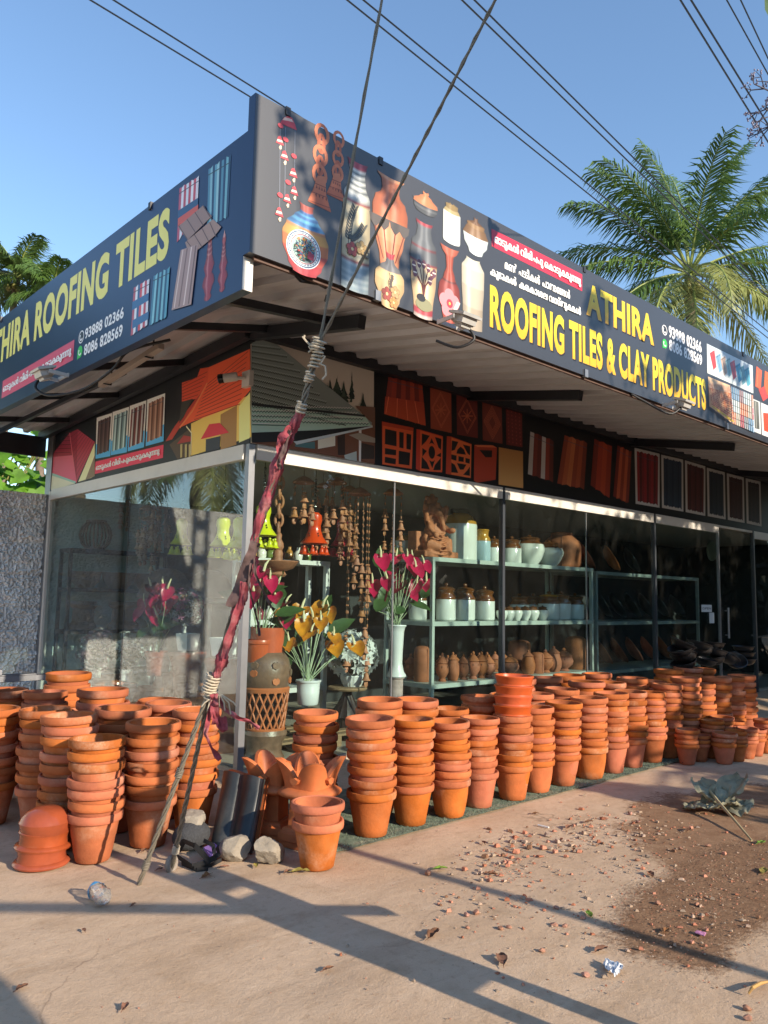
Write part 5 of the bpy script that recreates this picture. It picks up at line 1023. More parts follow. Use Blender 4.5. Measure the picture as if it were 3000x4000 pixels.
def strand(m, pts, r, off, turns, ph=0, n=6):
    out = []; L = len(pts); tot = 40
    for i in range(tot + 1):
        t = i / tot * (L - 1); j = min(L - 2, int(t)); p = pts[j].lerp(pts[j + 1], t - j); d = (pts[j + 1] - pts[j]).normalized(); u = d.orthogonal().normalized(); w = d.cross(u); a = ph + turns * 2 * pi * i / tot
        out.append(p + (u * cos(a) + w * sin(a)) * off)
    m.tube(out, r, n)
ztops = [pole_z(J, 825, 0), pole_z(J, 1070, 0)]
for i, zt in enumerate(ztops):
    tp = Vector((PX, PY, min(zt, HP + 2.0))); q = on_line(J, Vector((PX, PY, zt)), (825, 1070)[i], 0); dirn = (q - J).normalized(); end = J + dirn * ((PY - J.y) / dirn.y) if abs(dirn.y) > .05 else J + dirn * 7
    m = MB()
    for k_ in range(3): strand(m, [J, J.lerp(end, .5), end], .0052, .0055, 16, k_ * 2.1)
    m.build('upper_strand', ROPE, guy)
mid = [J, on_line(am, main_b, 652, 880), on_line(am, main_b, 612, 965), on_line(am, main_b, 548, 1180), K2]
m = MB()
for k_ in range(4): strand(m, mid, .006, .011, 5, k_ * 1.57)
m.build('middle_strand', ROPE, guy)
for a, u in ((a1, 0), (a2, 1)):
    m = MB()
    for k_ in range(3): strand(m, [K2, K2.lerp(a, .5), a], .0066, .0075, 5, k_ * 2.1)
    m.build('lower_strand', ROPE, guy)
    for t in (.42, .88) if u == 0 else (.86,):
        m = MB(); c = K2.lerp(a, t); d = (a - K2).normalized(); uu = d.orthogonal().normalized(); w = d.cross(uu)
        m.tube([c + d * (.05 * i / 40) + (uu * cos(i * .9) + w * sin(i * .9)) * .018 for i in range(41)], .0035, 5); m.build('binding', ROPEW if u else ROPE, guy)
def wrap(c, d, r, L, n, mat, name, seed=0):
    rg = random.Random(seed); d = d.normalized(); uu = d.orthogonal().normalized(); w = d.cross(uu); m = MB()
    m.tube([c + d * (L * (i / n - .5)) + (uu * cos(i * .8) + w * sin(i * .8)) * r * (1 + .2 * sin(i * .37)) for i in range(n + 1)], .0055, 5); m.build(name, mat, guy)
dn = (K2 - J).normalized()
for (u, v), r, L, n_ in (((687, 745), .03, .06, 34), ((682, 775), .022, .1, 44), ((668, 815), .02, .05, 34), ((650, 880), .022, .05, 40), ((457, 1476), .032, .09, 90), ((455, 1500), .026, .06, 50)):
    wrap(on_line(am, main_b, u, v), dn, r, L, n_, ROPEW, 'cord_wrap', u)
m = MB()
for s in range(5):
    q = on_line(am, main_b, 686 + s, 760); pts = [q]
    d = [(-CR * .2 + CU * .22), (-CR * .12 + CU * .1), (CR * .06 - CU * .3), (CR * .04 - CU * .12), (-CR * .1 + CU * .02)][s]
    for i in range(1, 7): pts.append(q + d * (i / 6) * .42 + CR * .02 * sin(i * 1.3 + s) + CU * .015 * cos(i * 1.7))
    m.tube(pts, .005, 5)
m.build('loose_cord', ROPEW, guy)
# cloth sleeve wound round the wire
path = [on_line(am, main_b, *q) for q in ((650, 890), (632, 930), (615, 965), (598, 1010), (580, 1070), (562, 1120), (548, 1180))]
path2 = [on_line(am, main_b, *q) for q in ((548, 1200), (530, 1265), (512, 1320), (492, 1390), (470, 1450), (461, 1475))]
def sleeve(path, rad, name, mat, seed):
    m = MB(); L = len(path); nn = 60
    def f(u, v):
        t = v * (L - 1); j = min(L - 2, int(t)); p = path[j].lerp(path[j + 1], t - j); d = (path[j + 1] - path[j]).normalized(); uu = CR - d * CR.dot(d); uu.normalize(); w = d.cross(uu); a = u * 2 * pi
        aa = a + v * 7; r = rad * (.75 + .5 * noise.noise((v * 9 + seed, 0, 1)) + .45 * noise.noise((cos(aa) * 2.2 + seed, sin(aa) * 2.2, v * 4)) + .35 * noise.noise((cos(aa) * 4.5, sin(aa) * 4.5 + seed, v * 12)))
        return p + uu * cos(a) * r * 1.15 + w * sin(a) * r
    m.grid(28, nn, f); m.build(name, mat, guy, ang=70)
sleeve(path, .026, 'cloth_sleeve', CLOTH, 1); sleeve(path2, .026, 'cloth_sleeve', CLOTH, 5)
def ribbon(pts, w, mat, name, seed=1):
    m = MB(); L = len(pts); nn = 26
    def f(u, v):
        t = v * (L - 1); j = min(L - 2, int(t)); p = pts[j].lerp(pts[j + 1], t - j); d = (pts[j + 1] - pts[j]).normalized(); s = d.cross(CD).normalized(); s = (s + CD * .6 * sin(v * 7 + seed)).normalized()
        return p + s * (u - .5) * w * (.75 + .4 * noise.noise((v * 4 + seed, 0, 0))) + CD * .02 * noise.noise((u * 3, v * 6, seed))
    m.grid(4, nn, f); m.build(name, mat, guy, ang=180, fixn=False)
OL = lambda u, v, d=0.: on_line(am, main_b, u, v) - CD * d
ribbon([OL(632, 925, .02), OL(612, 945, .04), OL(606, 965, .03), OL(612, 985, .02)], .06, CLOTH, 'cloth_tail', 2)
ribbon([OL(628, 930, .03), OL(616, 975, .05), OL(604, 1000, .05), OL(608, 1015, .04)], .03, CLOTHD, 'cloth_tail', 4)
ribbon([OL(555, 1170, .03), OL(542, 1205, .04), OL(520, 1260, .03), OL(500, 1310, .03)], .07, CLOTHD, 'cloth_tail', 6)
ribbon([OL(552, 1205, .04), OL(556, 1240, .06), OL(575, 1280, .06), OL(590, 1310, .06)], .018, CLOTHD, 'cloth_tail', 7)
ribbon([OL(545, 1215, .05), OL(540, 1260, .05), OL(560, 1340, .05), OL(565, 1370, .06)], .016, CLOTHD, 'cloth_tail', 8)
ribbon([OL(530, 1255, .05), OL(522, 1310, .05), OL(498, 1370, .05), OL(486, 1420, .04)], .05, CLOTH, 'cloth_tail', 10)
ribbon([OL(462, 1495, .03), OL(470, 1530, .05), OL(478, 1560, .05), OL(490, 1575, .05), OL(484, 1545, .03)], .045, CLOTH, 'cloth_tail', 11)
ribbon([OL(470, 1500, .02), OL(490, 1530, .03), OL(512, 1545, .03), OL(540, 1555, .03), OL(562, 1570, .03)], .03, CLOTH, 'cloth_tail', 12)
ribbon([OL(460, 1500, .03), OL(455, 1545, .04), OL(448, 1580, .05), OL(462, 1610, .05), OL(480, 1635, .05)], .03, CLOTH, 'cloth_tail', 13)
ribbon([OL(466, 1495, .04), OL(468, 1520, .05), OL(470, 1560, .05)], .06, CLOTH, 'cloth_tail', 15)
wraps = MB()
for i in range(7):
    q = OL(470 + i * 2, 1498, .03); wraps.tube([q, q + CR * .02 * (i - 3) - CU * .04, q + CR * .025 * (i - 3) - CU * (.06 + .02 * (i % 3))], .004, 5)
wraps.build('loose_cord', ROPEW, guy)
m = MB(); c = a2 + Vector((0, 0, .035)); m.tube([c + Vector((.028 * cos(t), .01 * cos(t), .034 * sin(t))) for t in [i * pi / 8 for i in range(16)]], .016, 8, closed=True); m.build('anchor_ring', pm('anchor_stone', '#8a8076', .9, bump=.4), guy)
# ================================================================== STONES, STRAPS, LITTER
STONE = pm('grey_fieldstone', '#8d8477', .92, var=.3, scale=12, bump=.7, bscale=40)
def rock(label, c, s, seed, name='rock', mat=None):
    bm = bmesh.new(); bmesh.ops.create_icosphere(bm, subdivisions=4, radius=1); rg = random.Random(seed); pl = [(Vector((rg.gauss(0, 1), rg.gauss(0, 1), rg.gauss(0, 1))).normalized(), rg.uniform(.62, .9)) for i in range(13)]
    for v in bm.verts:
        d = v.co.normalized(); r = 1.
        for nn, h in pl:
            q = d.dot(nn)
            if q > .05: r = min(r, h / q)
        v.co = d * (r + .05 * noise.noise(d * 3 + Vector((seed, 0, 0))) + .03 * noise.noise(d * 9)); v.co = Vector((v.co.x * s[0], v.co.y * s[1], v.co.z * s[2]))
    me = bpy.data.meshes.new(name); bm.to_mesh(me); bm.free(); me.materials.append(mat or STONE); me.shade_smooth(); me.set_sharp_from_angle(angle=radians(28))
    o = bpy.data.objects.new(name, me); COL.objects.link(o); o.location = c; return tag(o, label, 'rock')
p = G(520, 1862); rock('rounded grey rock in front of the black roof tile', (p.x + .0, p.y + .06, .062), (.095, .085, .078), 3)
p = G(592, 1868); r_ = rock('elongated grey rock just left of the lone pot pair', (p.x, p.y + .05, .062), (.115, .075, .08), 8); r_.rotation_euler = (0, .45, .1)
p = G(432, 1840); r_ = rock('pale rock lying on top of the tangled black straps', (p.x + .02, p.y + .12, .15), (.095, .08, .075), 5); 
STRAP = pm('black_webbing', '#17171a', .7, var=.2, scale=30, bump=.2)
bag = T('strap_bundle', 'tangled bundle of black straps beside the guy wire anchor', 'straps', (p.x, p.y, 0))
def strap(pts, w, nrm):
    m = MB(); nn = 30; L = len(pts)
    def cm(t):
        t *= L - 1; j = min(L - 2, int(t)); f = t - j; f = f * f * (3 - 2 * f); return pts[j].lerp(pts[j + 1], f)
    def f(u, v):
        q = cm(v); d = (cm(min(1, v + .02)) - cm(max(0, v - .02))).normalized(); s = d.cross(nrm).normalized(); return q + s * (u - .5) * w
    m.grid(2, 40, f); m.grid(2, 40, lambda u, v: Vector(f(u, v)) + nrm * .003); m.build('strap', STRAP, bag, ang=180, fixn=False)
def PB(u, v, d=0., z=.06): q = G(u, v, z); return q - CD * d
m = MB(); m.ell((p.x - .01, p.y + .09, .075), .12, .085, .085, 18, 12); gb_ = m.build('mesh_pouch', pm('dark_grey_mesh', '#3b3c3f', .9, bump=.6, bscale=120, var=.3, scale=80), bag)
for pts, w in (([PB(388, 1835, .02, .02), PB(400, 1812, .03, .12), PB(425, 1818, .05, .14), PB(455, 1850, .05, .06), PB(470, 1845, .04, .08)], .03), ([PB(386, 1845, .03, .03), PB(420, 1862, .05, .03), PB(455, 1852, .05, .05), PB(476, 1838, .04, .08), PB(470, 1825, .02, .1)], .025), ([PB(392, 1850, .02, .02), PB(425, 1868, .05, .02), PB(462, 1858, .06, .02), PB(482, 1850, .04, .03)], .022), ([PB(440, 1815, .0, .12), PB(462, 1822, .02, .1), PB(466, 1840, .03, .06), PB(450, 1852, .04, .03)], .022), ([PB(395, 1860, .03, .01), PB(430, 1872, .05, .01), PB(455, 1868, .06, .01)], .03), ([PB(470, 1835, .0, .05), PB(485, 1828, .0, .07), PB(500, 1835, .0, .04), PB(490, 1846, .0, .02)], .014)): strap(pts, w, -CD)
def plate(name, label, cat, pts, z0, z1, mat):
    m = MB(); pp = [G(*q, z0) for q in pts]; m.slab([(q.x, q.y) for q in pp], lambda a, b, t: (a, b, t), z0, z1); return tag(m.build(name, mat, smooth=False), label, cat)
plate('sandal_sole', 'purple foam sandal sole tucked under the black straps', 'sandal', [(440, 1836), (462, 1826), (474, 1836), (470, 1848), (452, 1852)], .045, .06, pm('purple_foam', '#8a6bb0', .7))
plate('clay_shard', 'flat orange clay shard under the purple sandal', 'shard', [(436, 1850), (456, 1846), (468, 1852), (450, 1858)], .018, .032, ORANGE2)
plate('stone_slab', 'thin grey slab lying flat beside the strap bundle', 'slab', [(425, 1868), (452, 1858), (468, 1862), (446, 1874)], .0, .016, STONE)
# crushed clear bottle
CLEAR = glass_mat('clear_plastic', (.9, .93, .96), 3.5, .42)
bt = T('plastic_bottle', 'crushed clear plastic bottle end with a blue label band on the ground', 'bottle', tuple(G(222, 1945)))
c0_ = G(206, 1918, .05); c1_ = G(232, 1946, .045); dd = (c1_ - c0_); Lb = .15; dd = Vector((dd.x, dd.y, 0)).normalized(); q4 = dd.to_track_quat('Z', 'X').to_matrix().to_4x4(); q4.translation = Vector((c0_.x, c0_.y, .043))
wb = lambda a, z: 1 + .16 * noise.noise((cos(a) * 2, sin(a) * 2, z * 40)) + .1 * noise.noise((cos(a) * 5, sin(a) * 5, z * 90))
m = MB(); m.lathe([(.036, .0), (.04, .02), (.037, .04), (.042, .06), (.038, .085), (.043, .105), (.04, .125), (.03, .14), (.012, .135), (0, .13)], 40, q4, wob=wb, cap=False); m.build('body', CLEAR, bt, ang=30)
m = MB(); m.lathe([(.0385, .001), (.0425, .02), (.041, .03)], 40, q4, wob=wb, cap=False); m.build('label', pm('blue_bottle_label', '#3f86b4', .4, var=.4, scale=40), bt, ang=80)
# big wilted leaf on its stalk
WILT = pm('wilted_leaf_underside', '#8e8a72', .75, var=.35, scale=9, bump=.4, bscale=25, trans=.1, dust='#aeaf9a', damt=.5)
wl_ = T('wilted_leaf', 'large crumpled grey-green wilted leaf with a pale stalk on the soil', 'leaf', tuple(G(1560, 1765)))
base = G(1558, 1738, .06)
def lobe(az, el, L, W, seed, curl):
    L *= 1.3; W *= 1.35
    m = MB(); d0 = CR * cos(az) + Vector((CD.x, CD.y, 0)).normalized() * sin(az); Z = Vector((0, 0, 1))
    def f(u, v):
        t = v; e = el + curl * t; q = base + (d0 * cos(el + curl * t * .5) + Z * sin(el + curl * t * .5)) * L * t; s = d0.cross(Z).normalized(); w = W * sin(pi * min(1, t * .85 + .08)) ** .7; x = (u - .5) * 2
        q = q + s * w * x * .8 + Z * (.05 * abs(x) ** 1.5 * sin(seed) + .035 * noise.noise((u * 3 + seed, v * 4, 0)) + .02 * noise.noise((u * 9, v * 9, seed))) + d0 * .03 * noise.noise((u * 4, v * 3, seed + 5))
        q.z = max(q.z, .012); return q
    m.grid(26, 26, f); m.build('lobe', WILT, wl_, ang=180, fixn=False)
for a in ((1.9, .5, .2, .12, 1, -.2), (.6, .6, .24, .10, 2, -.2), (2.9, .0, .2, .12, 3, -.3), (-.1, .05, .17, .12, 4, .2), (1.3, .4, .14, .12, 5, .6), (-1.4, .1, .10, .14, 6, .5)): lobe(*a)
m = MB(); m.tube([G(1528, 1702, .13), G(1550, 1730, .10), G(1585, 1770, .05), G(1624, 1816, .006)], [.012, .011, .009, .007], 8); m.build('stalk', pm('pale_stalk', '#a99a74', .7, var=.2, scale=20), wl_)
# fallen leaves, brick bits and scraps
DRY = pm('dry_leaf', '#7a4f30', .8, var=.4, scale=30, objvar=.22, bump=.3); GRN = pm('fallen_green_leaf', '#6c8a2e', .5, var=.2, scale=20)
Z6 = lambda x, y: ((1500 + x * .9042) / K, (3000 + y * .9042) / K); Z7 = lambda x, y: (x * .9042 / K, (3200 + y * .9042) / K)
def fallen(uv, L, rot, seed, label, mat, curl=.5):
    c = G(*uv); m = MB()
    def f(u, v):
        x = (v - .5) * L; w = L * .23 * sin(pi * min(.98, v * .94 + .04)) ** .8; y = (u - .5) * 2 * w; z = .006 + abs(u - .5) * 2 * w * curl + L * .16 * (1 + noise.noise((v * 2.5, u, seed))) * curl * .6 + .1 * L * noise.noise((u * 3, v * 4, seed))
        return (c.x + x * cos(rot) - y * sin(rot), c.y + x * sin(rot) + y * cos(rot), max(z, .005))
    m.grid(6, 14, f); m.tube([f(.5, 0), (f(.5, 0)[0] - cos(rot) * L * .25, f(.5, 0)[1] - sin(rot) * L * .25, .008)], .0015, 4)
    tag(m.build('fallen_leaf', mat, ang=180, fixn=False), label, 'leaf', 'fallen leaves on the ground')
fl = [(Z6(430, 327), .07, 1, 'small dark leaf right of the mat corner'), (Z6(798, 260), .11, .3, 'curled ochre leaf in the brick rubble'), (Z6(886, 238), .09, -.3, 'reddish leaf above the curled ochre one'), (Z6(655, 201), .07, -.4, 'brown leaf alone near the turf edge'), (Z6(818, 357), .06, .6, 'yellowish leaf inside the rubble patch'), (Z6(460, 463), .09, -.7, 'tan leaf at the left of the rubble'), (Z6(213, 724), .13, .3, 'long curled tan leaf across the pole shadow'), (Z6(508, 836), .13, .8, 'crumpled maroon leaf between shadow and wet soil'), (Z6(1220, 708), .07, .2, 'tan leaf on the wet soil'), (Z6(1150, 465), .1, .9, 'pale olive leaf at the wet soil edge'), (Z6(940, 792), .1, -.2, 'ragged brown leaf left of the wet soil'), (Z6(1315, 272), .1, .2, 'rust leaf in shade below the wilted leaf'),
      (Z7(895, 250), .1, .3, 'brown leaf below the strap bundle'), (Z7(970, 212), .07, -.4, 'brown leaf beside the rounded rock'), (Z7(690, 222), .06, .2, 'small brown leaf left of the straps'), (Z7(577, 375), .05, .5, 'tiny leaf right of the plastic bottle'), (Z7(362, 486), .05, 1.4, 'dark speck leaf below the bottle'), (Z7(95, 735), .07, .4, 'rust leaf near the lower left shadow'), (Z7(540, 818), .07, .8, 'tan leaf at the bottom centre left'), (Z7(1418, 655), .07, 0, 'grey brown leaf beside the lower pole shadow'), (Z7(1240, 232), .07, .4, 'twisted brown leaf under the long rock'), (Z7(622, 140), .08, .7, 'leaf propped behind the left guy wire'), (Z6(60 - 60, 118), .12, .1, 'brown leaf on the turf beside the lone pots'), (Z6(1385, 150), .08, .6, 'leaf in the shade left of the wilted leaf')]
for i, (uv, L, rt, d) in enumerate(fl): fallen(uv, L * .8, rt, i, d, DRY)
fallen(Z6(886, 636), .07, .9, 50, 'bright green leaf between rubble and wet soil', GRN, .3); fallen(Z6(245, 441), .08, -.5, 51, 'green and brown leaf at the left end of the rubble', GRN); fallen(Z7(1300, 232), .1, -.6, 52, 'olive yellow leaf between rock and lone pots', pm('olive_leaf', '#8a7c3a', .6, var=.3, scale=20)); fallen(Z6(1630, 325), .09, -.1, 53, 'green leaf by the stalk tip at right', GRN, .2); fallen(Z6(1640, 450), .1, .3, 54, 'yellow green leaf at the right frame edge', pm('olive_leaf', '#8a7c3a'), .3); fallen(Z7(1105, 205), .06, 1, 55, 'yellow leaf between the two grey rocks', pm('olive_leaf', '#8a7c3a'))
m = MB(); c = G(*Z6(985, 882)); m.grid(14, 14, lambda u, v: (c.x + (u - .5) * .11 * (1 - v * .5) + .03 * v, c.y + (v - .5) * .09 + .02 * u, .012 + .022 * abs(noise.noise((u * 4, v * 4, 2))) + .012 * noise.noise((u * 11, v * 11, 4)))); tag(m.build('paper_scrap', pm('crumpled_white_paper', '#c9cdd2', .8), ang=40, fixn=False), 'crumpled white paper scrap left of the wet soil', 'paper')
a_, b_ = G(*Z6(665, 250)), G(*Z6(712, 261)); m = MB(); m.tube([a_ + Vector((0, 0, .006)), b_ + Vector((0, 0, .006))], .006, 8); tag(m.build('white_stick', pm('white_plastic', '#d8d4d0', .5)), 'short white stick on the ground above the rubble', 'stick')
plate('sweet_wrapper', 'small white and pink wrapper on the wet soil', 'wrapper', [Z6(1342, 712), Z6(1352, 704), Z6(1392, 714), Z6(1384, 728)], .004, .008, pm('pink_wrapper', '#c88ab0', .4, var=.6, scale=60))
m = MB(); m.tube([G(*Z6(1575, 975), .008), G(*Z6(1590, 950), .03), G(*Z6(1625, 930), .02), G(*Z6(1662, 922), .01)], [.004, .007, .007, .004], 6); tag(m.build('dry_twig', pm('dry_twig', '#b08a52', .8)), 'bent tan twig at the lower right edge', 'twig')
BRICK = pm('brick_fragment', (.36, .17, .11), .9, var=.3, scale=30, objvar=.2, bump=.4)
bricks = [((1095, 400), .022), ((1280, 350), .02), ((1400, 338), .022), ((955, 455), .018), ((190, 458), .03), ((735, 680), .024), ((783, 685), .02), ((357, 637), .022), ((870, 897), .024), ((683, 792), .02), ((505, 695), .022), ((745, 607), .02), ((1183, 588), .024), ((1352, 592), .022), ((1570, 1045), .024), ((1572, 1085), .022), ((400, 628), .026), ((360, 692), .016), ((540, 690), .018), ((1065, 200), .026), ((1098, 235), .022)]
bw = ['above the wet soil', 'right of the rubble, upper', 'right of the rubble, uppermost', 'in the middle, right of the shadow streak', 'tall, at the left of the rubble', 'left of the green leaf', 'just left below the green leaf', 'beside the dark curled chip', 'pale, below the rubble', 'pale grey, above the pole shadow', 'left pair, larger', 'lone, in the middle', 'red, on the wet soil', 'grey, on the wet soil', 'upper of the lower right pair', 'lower of the lower right pair', 'dark and curled, left of centre', 'small, left of centre', 'left pair, smaller', 'under the shade edge', 'beside the shade edge leaf']
for i, ((x, y), s) in enumerate(bricks):
    c = G(*Z6(x, y)); s *= .8; o = rock('brick chip ' + bw[i], (c.x, c.y, s * .3), (s, s * .8, s * .55), 20 + i, 'brick_chip', BRICK); o['category'] = 'brick chip'; o['group'] = 'brick chips on the ground'; o.rotation_euler = (0, 0, i)
rg = random.Random(77); m = MB(); m.c = []
def chip(c, s):
    q = [Vector((rg.gauss(0, 1) * .55, rg.gauss(0, 1) * .55, 0)) for _ in range(3)]; a = rg.random() * 6.28
    base_ = [Vector((cos(a + i * 1.57 + rg.uniform(-.4, .4)), sin(a + i * 1.57 + rg.uniform(-.4, .4)), 0)) * s * rg.uniform(.6, 1.1) for i in range(4)]; hgt = s * rg.uniform(.35, .9)
    top = [v * rg.uniform(.4, .9) + Vector((0, 0, hgt * rg.uniform(.6, 1))) for v in base_]; col = rg.choice([C('#b0735a'), C('#b98068'), C('#9c6248'), C('#ad9582'), C('#7d5a42'), C('#9a8774'), C('#a88f78')]); c = Vector((c.x, c.y, 0))
    m.add([c + v for v in base_ + top], [(4, 5, 6, 7), (0, 1, 5, 4), (1, 2, 6, 5), (2, 3, 7, 6), (3, 0, 4, 7)], 0, col)
for (x, y, sx, sy, n_, s) in ((640, 330, 130, 35, 90, .012), (950, 270, 130, 50, 130, .010), (520, 420, 110, 35, 70, .010), (420, 560, 140, 60, 50, .009), (700, 640, 200, 60, 45, .008), (1100, 420, 150, 60, 50, .008), (1200, 260, 150, 50, 80, .009), (1280, 640, 150, 90, 90, .007), (800, 480, 400, 200, 120, .006), (600, 800, 500, 200, 60, .005), (1450, 480, 140, 90, 70, .007)):
    for i in range(int(n_ * 1.15)):
        c = G(*Z6(rg.gauss(x, sx), rg.gauss(y, sy)))
        if c.y > -2.06 and c.x < 3.6: continue
        chip(c, s * rg.choice((.5, .7, .9, 1.1, 1.3, 2.2)))
tag(m.build('brick_rubble', attr_mat('brick_rubble_clay', .9, bump=.3), smooth=False, fixn=False), 'scattered crumbs of broken brick and grit', 'rubble', kind='stuff')
m = MB(); m.c = []
for i in range(700):
    c = Vector((rg.uniform(-2.4, 2.6), rg.uniform(-4.2, -1.3), 0)); chip(c, rg.uniform(.0015, .004))
for i in range(900):
    c = G(*Z6(rg.gauss(1350, 260), rg.gauss(520, 190))); 
    if c.y < -2.1: chip(c, rg.uniform(.002, .006))
tag(m.build('ground_grit', MATS['brick_rubble_clay'], smooth=False, fixn=False), 'fine grit lying over the yard', 'grit', kind='stuff')
# ================================================================== LIGHTS, CAMERA AND CABLES ON THE EAVES
LAMPG = pm('flood_lamp_grey', '#b8b6b2', .45, metal=.2, var=.1, scale=8); LENS = pm('lamp_lens', '#9aa4a6', .15, coat=.5); CABLE = pm('black_cable', '#131316', .55)
def flood(label, c, out, side, ca):
    c = Vector(c); out = Vector(out); side = Vector(side); Z = Vector((0, 0, 1)); up = (Z + out * .35).normalized(); o2 = side.cross(up).normalized()
    if o2.dot(out) < 0: o2 = -o2
    r = T('flood_lamp', label, 'flood lamp', tuple(c), 'flood lamps under the signboards')
    m = MB(); m.obox(c + up * .03, side, o2, up, .20, .15, .018); m.obox(c + up * .042, side, o2, up, .17, .12, .008, 1); m.build('front_frame', [LAMPG, LENS], r, smooth=False)
    m = MB(); m.obox(c - up * .005, side, o2, up, .15, .11, .05); m.obox(c - up * .045, side, o2, up, .10, .07, .03)
    for i in range(-3, 4): m.obox(c - up * .03 + side * i * .02, side, o2, up, .004, .09, .02)
    m.build('housing', LAMPG, r, smooth=False)
    m = MB(); m.bar(c + side * .108 - up * .0, c + side * .108 - out * .16 - up * .01, .012, .03); m.bar(c - side * .108, c - side * .108 - out * .16 - up * .01, .012, .03); m.bar(c - out * .16 - side * .11, c - out * .16 + side * .11, .012, .03); m.build('bracket', LAMPG, r, smooth=False)
    pp = [Vector(q) for q in ca]; pp = [pp[0]] + pp + [pp[-1]]; sm2 = []
    for i in range(1, len(pp) - 2):
        for k_ in range(6):
            t = k_ / 6; a0, a1_, a2_, a3 = pp[i - 1], pp[i], pp[i + 1], pp[i + 2]; sm2.append(.5 * (2 * a1_ + (a2_ - a0) * t + (2 * a0 - 5 * a1_ + 4 * a2_ - a3) * t * t + (3 * a1_ - a0 - 3 * a2_ + a3) * t ** 3))
    m = MB(); m.tube(sm2 + [pp[-1]], .011, 8); m.build('cable', CABLE, r)
p = FX(95, 806, LX - .2); flood('pale flood lamp under the side signboard', p, (-1, 0, 0), (0, 1, 0), [p + Vector((.0, .1, -.03)), p + Vector((-.03, .08, -.12)), p + Vector((.05, -.05, -.19)), p + Vector((.2, -.35, -.16)), p + Vector((.28, -.7, -.05)), (LX + .12, p.y - .9, 3.36), (LX + .3, p.y - 1.2, 3.42)])
p = FY(1003, 690, LY - .2); flood('grey flood lamp in front of the painted vases', p, (0, -1, 0), (1, 0, 0), [p + Vector((.05, 0, -.05)), p + Vector((.07, -.03, -.14)), p + Vector((-.02, .05, -.2)), p + Vector((-.1, .18, -.14))])
p = FY(1475, 872, LY - .2); flood('grey flood lamp below the yellow product lettering', p, (0, -1, 0), (1, 0, 0), [p + Vector((-.05, 0, -.05)), p + Vector((-.2, .05, -.13)), p + Vector((-.5, .18, -.02)), FY(1362, 850, LY + .02)])
m = MB(); a_, b_ = Vector((-.98, .88, 3.30)), Vector((-.98, -.22, 3.40)); m.bar(a_, b_, .05, .045); tl_ = m.build('tube_light', pm('batten_white', '#a8988c', .5), smooth=False); tag(tl_, 'pale pinkish tube light batten slung below the side eaves', 'tube light')
for t in (.12, .82):
    q = a_.lerp(b_, t); m = MB(); m.bar(q - Vector((.035, 0, .03)), q + Vector((.035, 0, -.03)), .012, .008); m.bar(q + Vector((.032, 0, -.03)), q + Vector((.032, 0, .14)), .012, .006, Vector((0, 1, 0))); m.build('hanger', STEEL, tl_, smooth=False)
m = MB(); m.tube([FY(630, 582, LY + .03), FY(650, 605, LY + .05), FY(690, 612, LY + .12), FY(712, 625, LY + .2), FY(705, 650, LY + .3)], .016, 8); tag(m.build('hanging_cable', CABLE), 'thick black cable looping below the signboard corner', 'cable')
cq = FX(527, 818, -.06); cc_ = T('security_camera', 'white security camera on the wall corner above the glass', 'camera', tuple(cq)); CAMW = pm('camera_white', '#c9c6c0', .4)
m = MB(); m.box(-.05, -.006, cq.y - .07, cq.y + .05, cq.z - .07, cq.z + .07); m.build('junction_box', CAMW, cc_, smooth=False)
m = MB(); m.tube([(-.05, cq.y, cq.z + .01), (-.1, cq.y + .02, cq.z + .0), (-.13, cq.y + .05, cq.z + .01)], .016, 8); m.build('arm', CAMW, cc_)
h0 = Vector((-.12, cq.y + .05, cq.z + .015)); hd = Vector((-.62, .6, -.14)).normalized(); q5_ = hd.to_track_quat('Z', 'Y').to_matrix().to_4x4(); q5_.translation = h0
m = MB(); m.lathe([(0, -.02), (.036, -.02), (.04, -.01), (.04, .10), (0, .10)], 20, q5_, cap=False); m.build('body', CAMW, cc_)
m = MB(); m.lathe([(.041, .10), (.041, .145), (.036, .15), (.03, .148), (.0, .146)], 20, q5_, cap=False); m.build('lens_hood', pm('camera_black', '#141416', .25), cc_)
# ================================================================== INSIDE THE SHOP
SHELF = pm('pale_green_shelf_steel', '#aebab2', .4, var=.12, scale=4, metal=.15)
def shelf_unit(label, x0, x1, y0, y1, levels, mat, lw=.04):
    r = T('shelf_unit', label, 'shelf', (x0, y0, .05)); zt = levels[-1]
    for x in (x0, x1 - lw):
        for y in (y0, y1 - lw): m = MB(); m.box(x, x + lw, y, y + .006, .05, zt); m.box(x, x + .006, y + .006, y + lw, .05, zt); m.build('leg', mat, r, smooth=False)
    for z in levels:
        m = MB(); m.box(x0 + .002, x1 - .002, y0 - .004, y0 - .001, z - .045, z); m.box(x0 + .0, x1 - .0, y1 + .001, y1 + .004, z - .045, z); m.box(x0 - .004, x0 - .001, y0, y1, z - .045, z); m.box(x1 + .001, x1 + .004, y0, y1, z - .045, z); m.box(x0 + .003, x1 - .003, y0 + .001, y1 - .001, z - .006, z + .003); m.build('board', mat, r, smooth=False)
    return r
AX0, AX1, AY0, AY1 = 2.66, 5.9, .32, 1.1
shelf_unit('pale green steel shelf unit holding white and brown jars behind the front glass', AX0, AX1, AY0, AY1, (.56, 1.245, 1.965), SHELF)
DSH = pm('dim_shelf_steel', '#7a8682', .45, var=.1)
shelf_unit('steel shelf unit holding tilted clay pans near the glass door', 5.98, 9.1, .32, 1.1, (.54, 1.225, 1.93), DSH)
